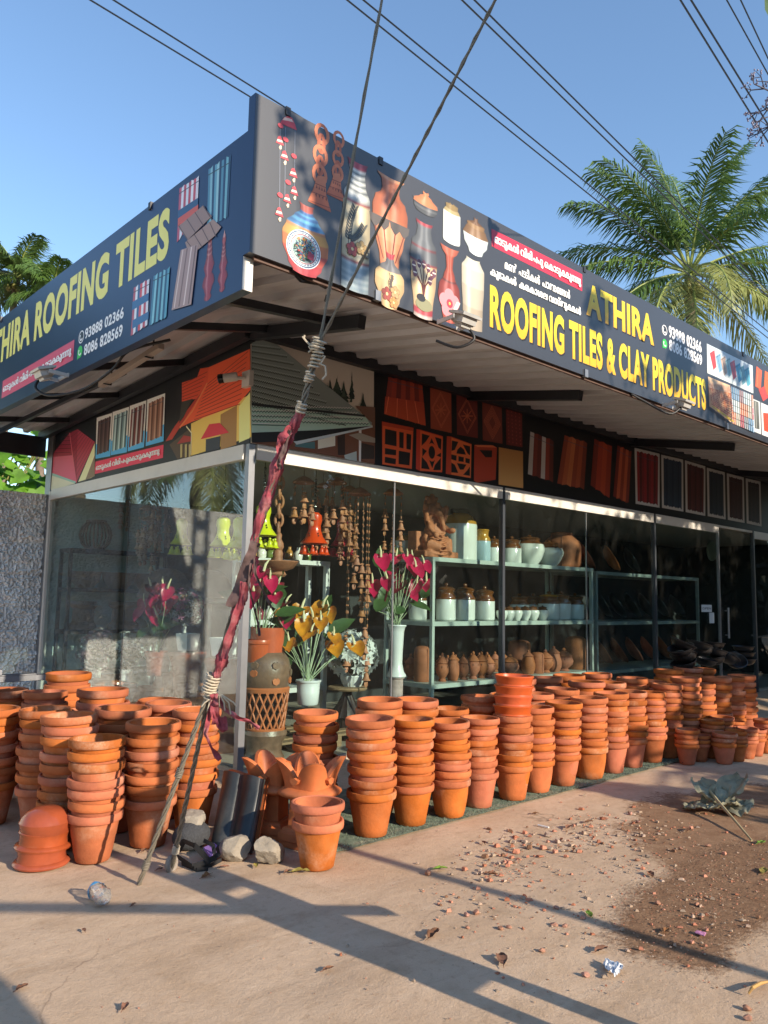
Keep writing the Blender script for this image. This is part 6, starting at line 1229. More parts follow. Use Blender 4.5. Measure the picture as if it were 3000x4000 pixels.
CREAM = pm('cream_glazed_stoneware', '#cfd3cc', .18, var=.04, coat=.4); OCH = pm('ochre_glaze', '#a87a2c', .15, var=.12, coat=.5); BRN = pm('brown_glaze', '#6b3f1c', .15, var=.25, scale=14, coat=.5); DGRN = pm('dark_green_lid', '#2e3a2c', .35); BLUEW = pm('pale_blue_glaze', '#9fb7c0', .2, coat=.3)
def lz(prof, s, z): return [(r * s, z + h * s) for r, h in prof]
def jar(name, label, cat, c, w, h, kind, group=None):
    """c: base centre, w: diameter, h: height incl. lid"""
    r = T(name, label, cat, c, group); R = w / 2; x, y, z = c; q = Matrix.Translation((x, y, z))
    def part(nm, pr, mat, par=None, n=28): m = MB(); m.lathe([(a * R, b * h) for a, b in pr], n, q, cap=False); return m.build(nm, mat, par or r, ang=50)
    if kind == 'bharani':
        part('body', [(0, 0), (.86, 0), (.97, .02), (1, .06), (1, .55), (.985, .56)], CREAM); part('shoulder', [(.987, .56), (1, .57), (.98, .62), (.8, .70), (.78, .74), (.86, .78), (.9, .80), (.86, .82), (0, .82)], BRN)
        l_ = part('lid', [(.9, .815), (.93, .84), (.7, .88), (.15, .905), (0, .905)], BRN if hash(label) % 2 else OCH); part('knob', [(.1, .9), (.2, .93), (.22, .96), (.14, .995), (0, 1)], BRN, l_, 14)
    elif kind == 'ochre':
        part('body', [(0, 0), (.88, 0), (.98, .015), (1, .04), (1, .68), (.985, .70)], CREAM); part('shoulder', [(.987, .70), (.96, .75), (.8, .85), (.56, .91), (.5, .915)], OCH); part('lid', [(.52, .912), (.55, .93), (.55, .985), (.5, 1), (0, 1)], DGRN)
    elif kind == 'blue':
        part('body', [(0, 0), (.9, 0), (1, .03), (1, .62), (.98, .64)], BLUEW); part('shoulder', [(.982, .64), (1, .66), (.95, .72), (.74, .82), (.78, .94), (.85, .97), (.8, 1), (0, .99)], OCH)
    elif kind == 'round':
        part('body', [(0, 0), (.5, 0), (.55, .03), (.8, .22), (.98, .45), (1, .55), (.9, .68), (.88, .69)], CREAM); part('shoulder', [(.882, .69), (.7, .76), (.62, .8), (.66, .84), (.7, .86), (.64, .875), (0, .875)], BRN); l_ = part('lid', [(.66, .872), (.6, .9), (.2, .935), (0, .935)], BRN); part('knob', [(.1, .93), (.15, .96), (.1, .99), (0, 1)], BRN, l_, 12)
    elif kind == 'cyl':
        part('body', [(0, 0), (.94, 0), (.98, .02), (1, .3), (.98, .8), (.9, .9), (.7, .96), (.3, .985), (0, .99)], TERRA_D)
        m = MB(); m.box(x - R * .12, x + R * .12, y - R * 1.03, y - R * .9, z + h * .05, z + h * .9); m.build('seam_band', TERRA_D, r)
    elif kind == 'clayjar':
        part('body', [(0, 0), (.9, 0), (.96, .02), (1, .1), (1, .6), (.92, .74), (.66, .86), (.6, .88)], TERRA_D); part('lid', [(.62, .875), (.58, .9), (.62, .93), (.6, .97), (.3, 1), (0, 1)], TERRA_D)
        for i in range(4):
            a = i * pi / 2 + .6; m = MB(); m.tube([(x + R * 1.01 * cos(a) * k_, y + R * 1.01 * sin(a) * k_, z + h * t) for k_, t in ((.96, .04), (1, .1), (1, .6), (.92, .74), (.68, .85))], .007, 6); m.build('rib', TERRA_D, r)
    elif kind == 'lamp':      # small lidded clay incense pots
        part('body', [(0, 0), (.5, 0), (.52, .03), (.36, .1), (.5, .16), (.8, .3), (.86, .44), (.76, .58), (.62, .62)], TERRA_D); l_ = part('lid', [(.66, .615), (.78, .64), (.6, .74), (.3, .84), (.2, .87), (0, .87)], TERRA_D); part('knob', [(.12, .86), (.2, .91), (.14, .97), (0, 1)], TERRA_D, l_, 12)
        for i in range(6): a = i * pi / 3 - 1.4; m = MB(); m.ell((x + R * .79 * cos(a), y + R * .79 * sin(a), z + h * .5), .006, .006, .016, 6, 5); m.build('slot', HOLE, r)
    elif kind == 'jug':
        part('body', [(0, 0), (.6, 0), (.64, .04), (.8, .2), (.82, .4), (.6, .68), (.56, .72)], TERRA_D); part('lid', [(.6, .715), (.66, .74), (.3, .86), (.14, .9), (.16, .96), (0, 1)], TERRA_D)
        m = MB(); m.tube([(x + R * .7, y, z + h * .62), (x + R * 1.05, y, z + h * .58), (x + R * 1.1, y, z + h * .4), (x + R * .8, y, z + h * .3)], .009, 6); m.build('handle', TERRA_D, r)
    return r
def on_shelf(u, v, Y): p = FY(u, v, Y); return p
def szm(u, w, v, Y): return FY(u + w / 2, v, Y).x - FY(u - w / 2, v, Y).x
def jp(name, label, cat, u, v, w, hpx, kind, Y, z, group=None):
    p = FY(u, v, Y); q = FY(u, v - hpx, Y); w *= 1.3 if kind in ('lamp', 'jug') else 1.06; W = (FY(u + w / 2, v, Y) - FY(u - w / 2, v, Y)).dot(CR); return jar(name, label, cat, (p.x, Y, z), W, (q.z - p.z), kind, group)
ZT, ZM, ZB = 1.969, 1.249, .564
jp('storage_jar', 'largest white jar with ochre shoulder and dark lid on the top shelf', 'jar', 993, 1206, 64, 112, 'ochre', .72, ZT)
jp('storage_jar', 'grey blue jar with ochre neck beside the largest jar', 'jar', 1041, 1207, 31, 70, 'blue', .62, ZT)
jp('lidded_jar', 'white jar with brown lid left of the dark glass post', 'jar', 1067, 1209, 27, 58, 'bharani', .62, ZT)
jp('lidded_jar', 'white jar with brown lid right of the dark glass post, top shelf', 'jar', 1105, 1213, 34, 60, 'bharani', .62, ZT)
jp('lidded_jar', 'wide round white jar with brown neck on the top shelf', 'jar', 1143, 1217, 54, 66, 'round', .64, ZT)
jp('lidded_jar', 'smaller round white jar with brown lid beside the ribbed clay jar', 'jar', 1186, 1220, 48, 56, 'round', .56, ZT)
jp('clay_jar', 'ribbed terracotta jar with rope bands on the top shelf', 'jar', 1214, 1222, 58, 78, 'clayjar', .74, ZT)
jp('storage_jar', 'dim white jar behind the clay deity statue', 'jar', 872, 1205, 36, 55, 'ochre', .95, ZT)
for u, w, h, d in ((963, 38, 82, 'left of three big jars, middle shelf'), (1004, 38, 80, 'middle of three big jars, middle shelf'), (1046, 38, 74, 'right of three big jars, middle shelf'), (1186, 36, 62, 'left of three jars near the shelf end'), (1213, 30, 62, 'middle of three jars near the shelf end'), (1242, 29, 58, 'right of three jars near the shelf end')): jp('lidded_jar', 'white and brown lidded jar, ' + d, 'jar', u, 1338, w, h, 'bharani', .58, ZM, 'white and brown jars on the middle shelf')
for u, d in ((1122, 'left one'), (1152, 'right one')): jp('lidded_jar', 'dim jar behind the row of tiny jars, ' + d, 'jar', u, 1330, 34, 56, 'bharani', .88, ZM, 'white and brown jars on the middle shelf')
jp('lidded_jar', 'jar half hidden by the red anthurium', 'jar', 902, 1338, 36, 76, 'bharani', .75, ZM, 'white and brown jars on the middle shelf')
for i, u in enumerate((1084, 1100, 1116, 1134, 1152, 1172)): jp('tiny_jar', 'tiny round white jar with brown neck, ' + ORD[i + 1] + ' from the left of its row', 'jar', u, 1337, 21, 32, 'round', .46, ZM, 'tiny jars in a row')
jp('clay_cylinder', 'tall brown clay cylinder at the left of the bottom shelf', 'cylinder', 911, 1472, 33, 78, 'cyl', .62, ZB)
for i, (u, h) in enumerate(((955, 62), (978, 62), (1002, 56), (1022, 60), (1040, 58), (1055, 50))): jp('incense_pot', 'small lidded clay incense pot, ' + ORD[i + 1] + ' from the left on the bottom shelf', 'clay pot', u, 1474 - i * 2, 24, h, ('lamp', 'jug', 'lamp', 'lamp', 'lamp', 'lamp')[i], .5, ZB, 'lidded clay pots on the bottom shelf')
for i, (u, h, k_, w) in enumerate(((1102, 46, 'lamp', 30), (1141, 52, 'jug', 24), (1160, 46, 'cyl', 24), (1178, 50, 'lamp', 26), (1196, 56, 'jug', 26), (1218, 50, 'lamp', 29))): jp('incense_pot', 'clay pot right of the dark post, ' + ORD[i + 1] + ' from it on the bottom shelf', 'clay pot', u, 1458, w, h, k_, .52, ZB, 'lidded clay pots on the bottom shelf')
for i in range(9): jp('incense_pot', 'clay pot in the back row of the bottom shelf, ' + ORD[i + 1] + ' from the left', 'clay pot', 950 + i * 17, 1452, 20, 44, 'lamp', .95, ZB, 'lidded clay pots on the bottom shelf')
jp('clay_cylinder', 'brown clay cylinder at the right end of the bottom shelf', 'cylinder', 1244, 1453, 34, 72, 'cyl', .6, ZB); jp('clay_cylinder', 'dark clay cylinder behind the pots, right of the post', 'cylinder', 1122, 1445, 40, 66, 'cyl', .92, ZB)
jp('clay_cylinder', 'dim lidded clay pot behind the tall cylinder at left', 'clay pot', 886, 1468, 24, 56, 'lamp', .85, ZB)
# tilted pans
platter = [(0, 0), (.1, 0), (.17, .03), (.2, .07), (.218, .078), (.22, .09), (.205, .088), (.185, .07), (.16, .04), (.09, .012), (0, .012)]
BLK2 = pm('black_fired_clay', (.03, .032, .03), .3, var=.3, scale=8, coat=.3)
k_ = 0
for z, mats, us, tl_ in ((ZT - .03, (TERRA_D, TERRA_D, BLK2), (1268, 1322, 1366), 1.0), (1.235, (BLK2,) * 6, (1304, 1334, 1366, 1396, 1428, 1462), .98), (.55, (TERRA_D,) * 6, (1302, 1336, 1368, 1400, 1432, 1465), .95)):
    for i, (u, mt2) in enumerate(zip(us, mats)):
        p = FY(u, 1230, .62); m = MB(); m.lathe(platter, 30, None, cap=False); k_ += 1
        lvl = 'top' if z > 1.5 else 'middle' if z > 1 else 'bottom'
        o = m.build('clay_platter', mt2, ang=50); o.location = (p.x, .7, z + .19); o.rotation_euler = (tl_, .35, .5); tag(o, ('black' if mt2 is BLK2 else 'brown') + f' clay platter leaning on the {lvl} shelf near the door, {ORD[i + 1]} from the left', 'platter', 'clay platters leaning on the shelves')
# white display shelf behind the chimes
WSH = pm('white_shelf_board', '#c9cbc8', .5)
shelf_unit('white display shelf of small bottles behind the hanging chimes', .72, 1.72, .98, 1.35, (.55, 1.25, 1.88), WSH, .05)
BOT = [pm('small_bottle_' + n_, c_, .25, coat=.4) for n_, c_ in (('white', '#d8d4cc'), ('amber', '#b07a3a'), ('maroon', '#7c2c3a'), ('green', '#6a7a3a'))]
for lv, z, n_ in (('upper', 1.885, 7), ('middle', 1.255, 8)):
    for i in range(n_): turned('painted_bottle', f'small painted bottle, {ORD[i + 1]} from the left on the {lv} board of the white shelf', 'bottle', [(0, 0), (.042, 0), (.05, .02), (.05, .07), (.03, .1), (.018, .12), (.02, .14), (0, .142)], BOT[(i * 3 + (lv == 'upper')) % 4 if lv == 'upper' else (0 if i % 2 == 0 else 1 + i % 3)], (.8 + i * .118, 1.12, z), 'painted bottles on the white shelf', 16)
# ---- hanging bells and chimes
CLAYB = pm('bell_clay', (.40, .15, .06), .6, var=.25, scale=20, objvar=.2); THREAD = pm('chime_thread', '#5a4a3a', .8); YEL = pm('yellow_enamel', '#c9cc1e', .3, coat=.5); ORA = pm('orange_enamel', '#d0400e', .3, coat=.5); REDE = pm('crimson_enamel', '#a01030', .3, coat=.5); DCLAY = pm('lightened_bell_clay', (.6, .38, .26), .7, var=.25, objvar=.2)  # DCLAY is bell clay lightened to make up for the dim interior
BELL = [(0, 1), (.12, 1), (.16, .92), (.34, .86), (.45, .7), (.5, .45), (.62, .2), (.84, .06), (.88, .0), (.82, .01), (.5, .2), (.4, .6), (0, .75)]
def bell_chime(label, top, R, drops, mat=CLAYB, group='clay wind chimes hanging inside the glass', capmat=None, ceil=2.8):
    """top: rim centre of the cap; drops: (angle, length, number of bells, bell size)"""
    t = Vector(top); r = T('wind_chime', label, 'wind chime', tuple(t), group)
    m = MB(); m.lathe([(0, R * .62), (R * .1, R * .6), (R * .5, R * .42), (R * .9, R * .12), (R, 0), (R * .96, -.008), (R * .85, .01), (0, R * .5)], 22, Matrix.Translation(t), cap=False); m.build('cap', capmat or mat, r)
    m = MB(); m.tube([t + Vector((0, 0, R * .6)), Vector((t.x, t.y, ceil))], .004, 5)
    for a, L, nb, s in drops: q = t + Vector((cos(a), sin(a), 0)) * R * .9; m.tube([q, q - Vector((0, 0, L))], .0025, 4)
    m.build('string', THREAD, r)
    for a, L, nb, s in drops:
        q = t + Vector((cos(a), sin(a), 0)) * R * .9
        for j in range(nb):
            c = q - Vector((0, 0, L - j * s * 1.75)); m = MB(); m.lathe([(a_ * s * .62, (b_ - .4) * s * .95) for a_, b_ in BELL], 14, Matrix.Translation(c), cap=False)
            b = m.build('bell', mat, r)
            m = MB(); m.ell(c + Vector((0, 0, s * .68)), s * .34, s * .2, s * .14, 8, 5); m.ell(c - Vector((0, 0, s * .78)), s * .3, s * .07, s * .4, 10, 6); m.build('tongue', mat, b)
        k2 = max(0, int((L - nb * s * 1.75) / .07))
        if k2:
            m = MB()
            for j in range(k2): m.ell(q - Vector((0, 0, .05 + j * .07)), .009, .009, .011 + .01 * (j % 2), 6, 5)
            m.build('bead', mat, r)
    return r
z2 = lambda x, y, Y: FY((950 + x * .5425) / K, (1800 + y * .5425) / K, Y)
rg = random.Random(31)
def drops(n, lo, hi, nb, s, a0=0): return [(a0 + i * 2 * pi / n, rg.uniform(lo, hi), rg.choice(nb), s * rg.uniform(.9, 1.1)) for i in range(n)]
bell_chime('clay bell chime nearest the corner post, left end of the chime row', z2(437, 158, .6), .115, drops(6, .28, .62, (1, 2), .085))
bell_chime('clay bell chime second from the left in the row', z2(578, 188, .75), .08, drops(4, .25, .6, (1, 2), .08))
bell_chime('clay bell chime with wide cap in the middle of the row', z2(668, 162, .7), .12, drops(7, .25, .8, (1, 2), .085, .3))
bell_chime('clay bell chime with dark cap right of the middle', z2(766, 212, .7), .09, drops(6, .3, .75, (1, 2, 3), .085))
bell_chime('longest clay chime with beaded strings reaching far down', z2(838, 242, .5), .125, [(-2.4, .72, 1, .085), (-1.9, .95, 2, .085), (-1.4, 1.62, 2, .09), (-.9, 1.9, 2, .09), (-.4, 1.1, 3, .085), (.4, 1.25, 2, .09), (1.2, .9, 1, .09), (2.2, 1.55, 1, .09), (3., 1.75, 1, .09)])
bell_chime('clay chime in front of the thin glass joint beside the statue', z2(1082, 238, .6), .115, drops(6, .3, .68, (1, 2), .085, .8))
def big_bell(label, top, H, R, mat, group, n=8):
    t = Vector(top); r = T('enamel_bell', label, 'bell', tuple(t), group); q = Matrix.Translation(t - Vector((0, 0, H)))
    m = MB(); m.lathe([(0, H), (R * .25, H), (R * .3, H * .96), (R * .52, H * .88), (R * .56, H * .72), (R * .46, H * .56), (R * .5, H * .4), (R * .68, H * .2), (R * 1., H * .03), (R * 1.04, 0), (R * .95, .0), (R * .5, H * .25), (0, H * .5)], 30, q, cap=False); m.build('body', mat, r)
    m = MB(); m.lathe([(R * .3, H * .96), (R * .32, H), (R * .2, H + .02), (0, H + .03)], 20, q, cap=False)
    for i in range(9): m.ell(t + Vector((0, 0, .05 + i * .034)), .014, .014, .017, 8, 6)
    m.tube([t, Vector((t.x, t.y, 2.8))], .004, 5); m.build('bead_chain', pm('black_glass_bead', '#16181a', .15, coat=.6), r)
    for i in range(6): m = MB(); a = i * 1.047 + .3; m.ell(t + Vector((R * .72 * cos(a) * (.9), R * .72 * sin(a), -H * .77)), .008, .008, .008, 6, 4); m.ell(t + Vector((R * .66 * cos(a), R * .66 * sin(a), -H * .70)), .006, .006, .01, 6, 4); m.build('motif', pm('dark_motif', '#2a2420', .4), r)
    for i in range(n):
        a = i * 2 * pi / n; s = .075; c = t + Vector((R * .92 * cos(a), R * .92 * sin(a), -H - .085)); m = MB(); m.lathe([(a_ * s * .62, (b_ - .4) * s * .95) for a_, b_ in BELL], 14, Matrix.Translation(c), cap=False); m.ell(c + Vector((0, 0, s * .66)), .013, .013, .013, 8, 6); m.build('small_bell', mat, r)
    return r
big_bell('yellow enamel bell just right of the corner post', z2(150, 305, .3), .30, .125, YEL, 'enamel bells hanging inside the glass')
big_bell('orange enamel bell in the middle of the clay chimes', z2(518, 365, .62), .33, .135, ORA, 'enamel bells hanging inside the glass')
big_bell('crimson enamel bell half hidden by clay chimes', z2(715, 410, .85), .31, .12, REDE, 'enamel bells hanging inside the glass')
zs = lambda x, y, X: FX((150 + x * .5425) / K, (1800 + y * .5425) / K, X)
big_bell('yellow enamel bell left of the corner post, seen through side glass', zs(1455, 400, .34), .30, .125, YEL, 'enamel bells hanging inside the glass')
big_bell('second yellow enamel bell from the corner post, behind side glass', zs(1335, 398, .42), .30, .125, YEL, 'enamel bells hanging inside the glass')
big_bell('third yellow enamel bell, dimmer, farthest from the corner post', zs(1035, 410, .6), .30, .115, YEL, 'enamel bells hanging inside the glass')
# clay chain with hanging lamp bowl
r = T('hanging_lamp', 'terracotta chain lamp with a shallow bowl hanging beside the corner', 'lamp', tuple(FY(598, 1180, .42)))
pc = FY(600, 1200, .42); zz = 2.66; i = 0
while zz > 2.10:
    m = MB(); a = 0 if i % 2 == 0 else pi / 2; d = Vector((cos(a + .8), sin(a + .8), 0)); m.tube([Vector((pc.x, pc.y, zz)) + d * .035 * cos(t) + Vector((0, 0, .062 * sin(t))) for t in [j * pi / 10 for j in range(20)]], .0135, 8, closed=True); m.build('link', CLAYB, r); zz -= .088; i += 1
m = MB(); m.lathe([(.0, 2.1), (.02, 2.1), (.035, 2.08), (.03, 2.04), (.05, 2.0), (.056, 1.96), (.04, 1.93), (.05, 1.9), (.046, 1.87), (.05, 1.80), (.06, 1.785), (.17, 1.815), (.195, 1.83), (.2, 1.822), (.15, 1.76), (.07, 1.73), (.09, 1.70), (.07, 1.68), (0, 1.68)], 28, Matrix.Translation((pc.x, pc.y, 0)), cap=False); m.build('bowl', CLAYB, r)
# dim chime cluster behind the side glass
for i, (x, y) in enumerate([(440, 360), (500, 300), (560, 350), (610, 300), (660, 340), (720, 310), (780, 350), (840, 310), (900, 340), (480, 420), (560, 430), (690, 420), (800, 430)]):
    bell_chime(f'dim clay chime of the crowded cluster behind side glass, {ORD[i + 1]} in depth order', zs(x, y, 1.0 + .25 * (i % 3)), .10, drops(6, .2, .75 if i != 9 else 1.5, (1, 2, 3), .085, i), DCLAY, 'dim clay chimes behind the side glass')
# ---- clay deity statue
def blob_mesh(parts, vox, name, mat, label, cat):
    m = MB()
    for p in parts:
        if p[0] == 'e': m.ell(p[1], *p[2], 14, 10, p[3] if len(p) > 3 else None)
        elif p[0] == 't': m.tube(p[1], p[2], 10)
        else: m.box(*p[1])
    o = m.build(name, mat); md = o.modifiers.new('r', 'REMESH'); md.mode = 'VOXEL'; md.voxel_size = vox; md.use_smooth_shade = True; sm_ = o.modifiers.new('s', 'SMOOTH'); sm_.iterations = 2; sm_.factor = .4
    dg = bpy.context.evaluated_depsgraph_get(); me = bpy.data.meshes.new_from_object(o.evaluated_get(dg)); old = o.data; o.modifiers.clear(); o.data = me; bpy.data.meshes.remove(old); return tag(o, label, cat)
sp0 = FY(935, 1200, .55); SX, SY, SZ = sp0.x, .55, ZT
def sv(x, y, z): return Vector((SX + x * .74 + y * .2, SY + y, SZ + z))
V = sv
parts = [('b', (SX - .29, SX + .27, SY - .16, SY + .16, SZ, SZ + .075)), ('b', (SX - .27, SX - .05, SY + .0, SY + .15, SZ + .07, SZ + .3)),
  ('e', V(0, 0, .16), (.21, .15, .10)), ('e', V(.0, -.02, .29), (.135, .12, .135)), ('e', V(0, -.06, .27), (.11, .09, .10)), ('e', V(0, .0, .43), (.12, .09, .10)), ('e', V(-.0, -.02, .545), (.09, .085, .09)), ('e', V(0, .03, .66), (.07, .06, .07)), ('e', V(0, .03, .71), (.035, .035, .05)), ('e', V(0, .06, .62), (.12, .03, .11)),
  ('e', V(-.13, 0, .55), (.085, .022, .085)), ('e', V(.13, 0, .55), (.085, .022, .085)), ('t', [V(0, -.09, .53), V(0, -.15, .46), V(.02, -.165, .39), V(.05, -.16, .33), V(.09, -.16, .32)], [.042, .036, .03, .024, .018]),
  ('t', [V(-.1, 0, .46), V(-.2, -.04, .44), V(-.24, -.06, .54)], [.04, .034, .03]), ('t', [V(.1, 0, .46), V(.2, -.04, .44), V(.24, -.05, .55)], [.04, .034, .03]), ('t', [V(-.1, -.02, .42), V(-.19, -.1, .33), V(-.15, -.17, .26)], [.038, .034, .028]), ('t', [V(.1, -.02, .42), V(.21, -.09, .34), V(.22, -.16, .31)], [.038, .034, .03]),
  ('e', V(-.24, -.06, .58), (.035, .035, .04)), ('e', V(.24, -.05, .59), (.035, .035, .04)), ('e', V(.22, -.18, .32), (.045, .045, .035)), ('e', V(-.15, -.19, .25), (.04, .035, .04)),
  ('t', [V(-.08, -.05, .16), V(-.2, -.13, .14), V(-.05, -.19, .11)], [.075, .07, .05]), ('t', [V(.08, -.05, .16), V(.22, -.1, .18), V(.14, -.18, .05)], [.075, .07, .05])]
for i in range(6): parts.append(('t', [V(-.2 + i * .02, -.15, .05 + .045 * i), V(0, -.2 + .006 * i, .03 + .045 * i), V(.2 - i * .02, -.15, .06 + .045 * i)], [.012] * 3))
for i in range(8): a = i * .42 - .4; parts.append(('e', V(.1 * cos(a), -.10, .36 + .08 * sin(a) - .04), (.014, .014, .014)))
for s_ in (-1, 1): parts += [('e', V(s_ * .22, -.08, .12), (.05, .05, .06)), ('e', V(s_ * .23, -.06, .22), (.04, .04, .05)), ('e', V(s_ * .1, .04, .7), (.03, .03, .03))]
parts += [('e', V(.0, -.09, .615), (.04, .02, .03)), ('e', V(-.04, -.085, .56), (.014, .01, .01)), ('e', V(.04, -.085, .56), (.014, .01, .01)), ('t', [V(-.05, -.08, .5), V(-.07, -.13, .47)], [.014, .006]), ('t', [V(.05, -.08, .5), V(.07, -.13, .47)], [.014, .006])]
blob_mesh(parts, .0105, 'clay_statue', pm('carved_terracotta', (.42, .15, .065), .7, var=.25, scale=18, bump=.25, bscale=60), 'carved terracotta statue of a seated elephant-headed deity on the top shelf', 'statue')
# ---- flower arrangements
STEM = pm('artificial_stem', '#9fae8a', .5, var=.2); LFG = pm('artificial_leaf', '#3f5c30', .45, var=.3, scale=12, trans=.15); SPRED = pm('crimson_spathe', '#bb184c', .35, var=.2, scale=8, coat=.2, trans=.12); SPDARK = pm('dark_red_spathe', '#5c1420', .4, var=.2); SPOR = pm('orange_yellow_spathe', '#d08a1e', .4, var=.45, scale=6, dust='#b8481e', damt=.7, dscale=9, trans=.12); SPADIX = pm('spadix', '#d9cfa6', .5)
HEART = [(-.08, 0), (-.2, .16), (-.16, .36), (.05, .48), (.4, .44), (.75, .24), (1.0, 0), (.75, -.24), (.4, -.44), (.05, -.48), (-.16, -.36), (-.2, -.16)]
WPL = pm('white_plastic_pot', '#d5d6d4', .35, coat=.2)
def anthurium(label, base, flowers, leaves, fm, pot, seed, stemtop=0.):
    """base: rim centre; flowers: (point, size, facing)"""
    rg = random.Random(seed); b = Vector(base); r = T('flower_arrangement', label, 'flower arrangement', tuple(b))
    for p, s, nn in flowers:
        p = Vector(p); mid = b.lerp(p, .55) + Vector((0, 0, (p - b).length * .06)) + (b - p).cross(Vector((0, 0, 1))) * .05 * rg.uniform(-1, 1)
        q0 = b + Vector((rg.uniform(-.03, .03), rg.uniform(-.03, .03), -.04)); m = MB(); m.tube([q0, mid, p], .0042, 6); m.build('stem', STEM, r)
        nn = Vector(nn).normalized(); m = MB(); k2 = len(HEART); u = (Vector((0, 0, -1)) - nn * nn.dot(Vector((0, 0, -1)))).normalized(); ang = rg.uniform(-.5, .5); u = Matrix.Rotation(ang, 3, nn) @ u; w = nn.cross(u)
        rings = [[p + (u * a + w * c) * s * t + nn * s * (.22 * t * t - .05) * (1 if abs(c) > .2 else .4) for a, c in HEART] for t in (.33, .66, 1.)]
        vs = [p] + [q for rr_ in rings for q in rr_]; fs = [(0, 1 + i, 1 + (i + 1) % k2) for i in range(k2)] + [(1 + j * k2 + i, 1 + (j + 1) * k2 + i, 1 + (j + 1) * k2 + (i + 1) % k2, 1 + j * k2 + (i + 1) % k2) for j in (0, 1) for i in range(k2)]
        m.add(vs, fs); f = m.build('flower', fm if rg.random() > .22 or fm is SPOR else SPDARK, r, ang=180, fixn=False)
        m = MB(); m.tube([p + nn * .01, p + nn * s * .25 - u * s * .25, p + nn * s * .3 - u * s * .55], [s * .07, s * .065, s * .03], 7); m.build('spadix', SPADIX, f)
    for p, s, nn in leaves:
        p = Vector(p); m = MB(); m.tube([b, b.lerp(p, .6) + Vector((0, 0, .03)), p], .0035, 5); m.build('stem', STEM, r); m = MB(); bigleaf(m, p, nn, s, rg.random() * 6, 0, [(-.05, 0), (.05, .16), (.3, .27), (.65, .22), (1.05, 0), (.65, -.22), (.3, -.27), (.05, -.16)], .3); m.build('leaf', LFG, r, ang=180, fixn=False)
    if pot: pot(r, b)
    return r
def latpot(prof, mat, n=32, ribs=0): 
    def f(r, b):
        wob = (lambda a, z: 1 + .035 * abs(cos(a * ribs / 2))) if ribs else None
        m = MB(); m.lathe(prof, n if not ribs else ribs * 8, Matrix.Translation(b), wob=wob, cap=False); m.build('pot', mat, r)
    return f
zq = z2
FACE = -CD + Vector((0, 0, .55))
def fl_at(lst, Y, s, jit, seed, conv=zq):
    rg = random.Random(seed); return [(conv(x, y, Y + rg.uniform(-jit, jit)), s * 2.05 * rg.uniform(.8, 1.15), FACE + CR * rg.uniform(-.5, .5) + Vector((0, 0, rg.uniform(-.2, 1.0)))) for x, y in lst]
bp3 = zq(1108, 1180, .48)
anthurium('crimson anthuriums in a tall white flared vase', bp3, fl_at([(990, 695), (1100, 690), (1180, 690), (1075, 785), (1210, 720), (1240, 765), (1040, 850), (1140, 870), (1250, 880), (930, 880), (985, 940), (1185, 930), (1320, 870), (1090, 830), (1300, 740)], .48, .085, .12, 1), fl_at([(945, 690), (1000, 760), (1050, 900), (1205, 1020), (1290, 985), (1165, 1080), (960, 1080), (1130, 715), (1230, 830)], .5, .13, .1, 2), SPRED, latpot([(.10, 0), (.104, -.012), (.088, -.03), (.078, -.08), (.066, -.3), (.064, -.42), (.082, -.50), (.105, -.535), (.108, -.55), (.1, -.56), (0, -.56)], WPL), 3)
q = Vector((bp3.x, bp3.y, 0)); turned('vase_pedestal', 'white and pink stained pedestal under the tall white vase', 'pedestal', [(0, 0), (.09, 0), (.09, .3), (.075, .35), (.075, bp3.z - .58), (.09, bp3.z - .57), (.09, bp3.z - .562), (0, bp3.z - .562)], pm('pink_stained_plaster', '#b9a29c', .7, var=.35, scale=9), (q.x, q.y, .05 - .05))
bp4 = zq(470, 1580, .30)
anthurium('orange and yellow anthuriums in a white ribbed pot', bp4, fl_at([(420, 1065), (575, 1050), (500, 1130), (560, 1150), (490, 1235), (275, 1270), (385, 1310), (650, 1260), (655, 1320), (800, 1330), (620, 1075), (330, 1300), (440, 1160)], .3, .085, .1, 5), fl_at([(620, 1230), (240, 1110), (250, 1190), (330, 1420), (660, 1420), (430, 1160), (700, 1390), (280, 1350), (560, 1100), (390, 1200)], .3, .125, .1, 6), SPOR, latpot([(.118, .005), (.122, 0), (.12, -.015), (.112, -.02), (.108, -.06), (.11, -.065), (.106, -.1), (.108, -.105), (.103, -.15), (.098, -.215), (.09, -.225), (0, -.225)], WPL), 7)
bp5 = zq(115, 1290, .33)
anthurium('crimson anthuriums in an orange pot on the carved vase', bp5, fl_at([(150, 800), (190, 850), (250, 890), (80, 940), (230, 970), (310, 1020), (20, 870), (315, 1120), (120, 870)], .33, .085, .12, 8), fl_at([(110, 960), (240, 1060), (270, 840), (40, 1010), (300, 980)], .33, .14, .1, 9), SPRED, latpot([(.122, .005), (.125, 0), (.123, -.03), (.115, -.035), (.112, -.07), (.1, -.24), (.09, -.25), (0, -.25)], ORANGE), 10)
zf = lambda x, y, X: zs(x, y, X)
def fl_side(lst, X, s, seed): rg = random.Random(seed); return [(zf(x, y, X + rg.uniform(-.08, .08)), s * 1.45 * rg.uniform(.85, 1.15), FACE + CR * rg.uniform(-.5, .5) + Vector((0, 0, rg.uniform(-.2, .8)))) for x, y in lst]
bp6 = zf(865, 1375, .55)
anthurium('crimson anthuriums in a brown pot behind the side glass', bp6, fl_side([(810, 905), (900, 900), (860, 960), (930, 920), (910, 1020), (760, 1010), (740, 1080), (860, 1130), (830, 1060), (950, 990)], .55, .12, 11), fl_side([(800, 1260), (900, 1250), (950, 1210), (780, 1200), (860, 1210)], .55, .17, 12), SPRED, latpot([(.15, .005), (.155, 0), (.15, -.05), (.138, -.055), (.115, -.26), (0, -.26)], GLAZE), 13)
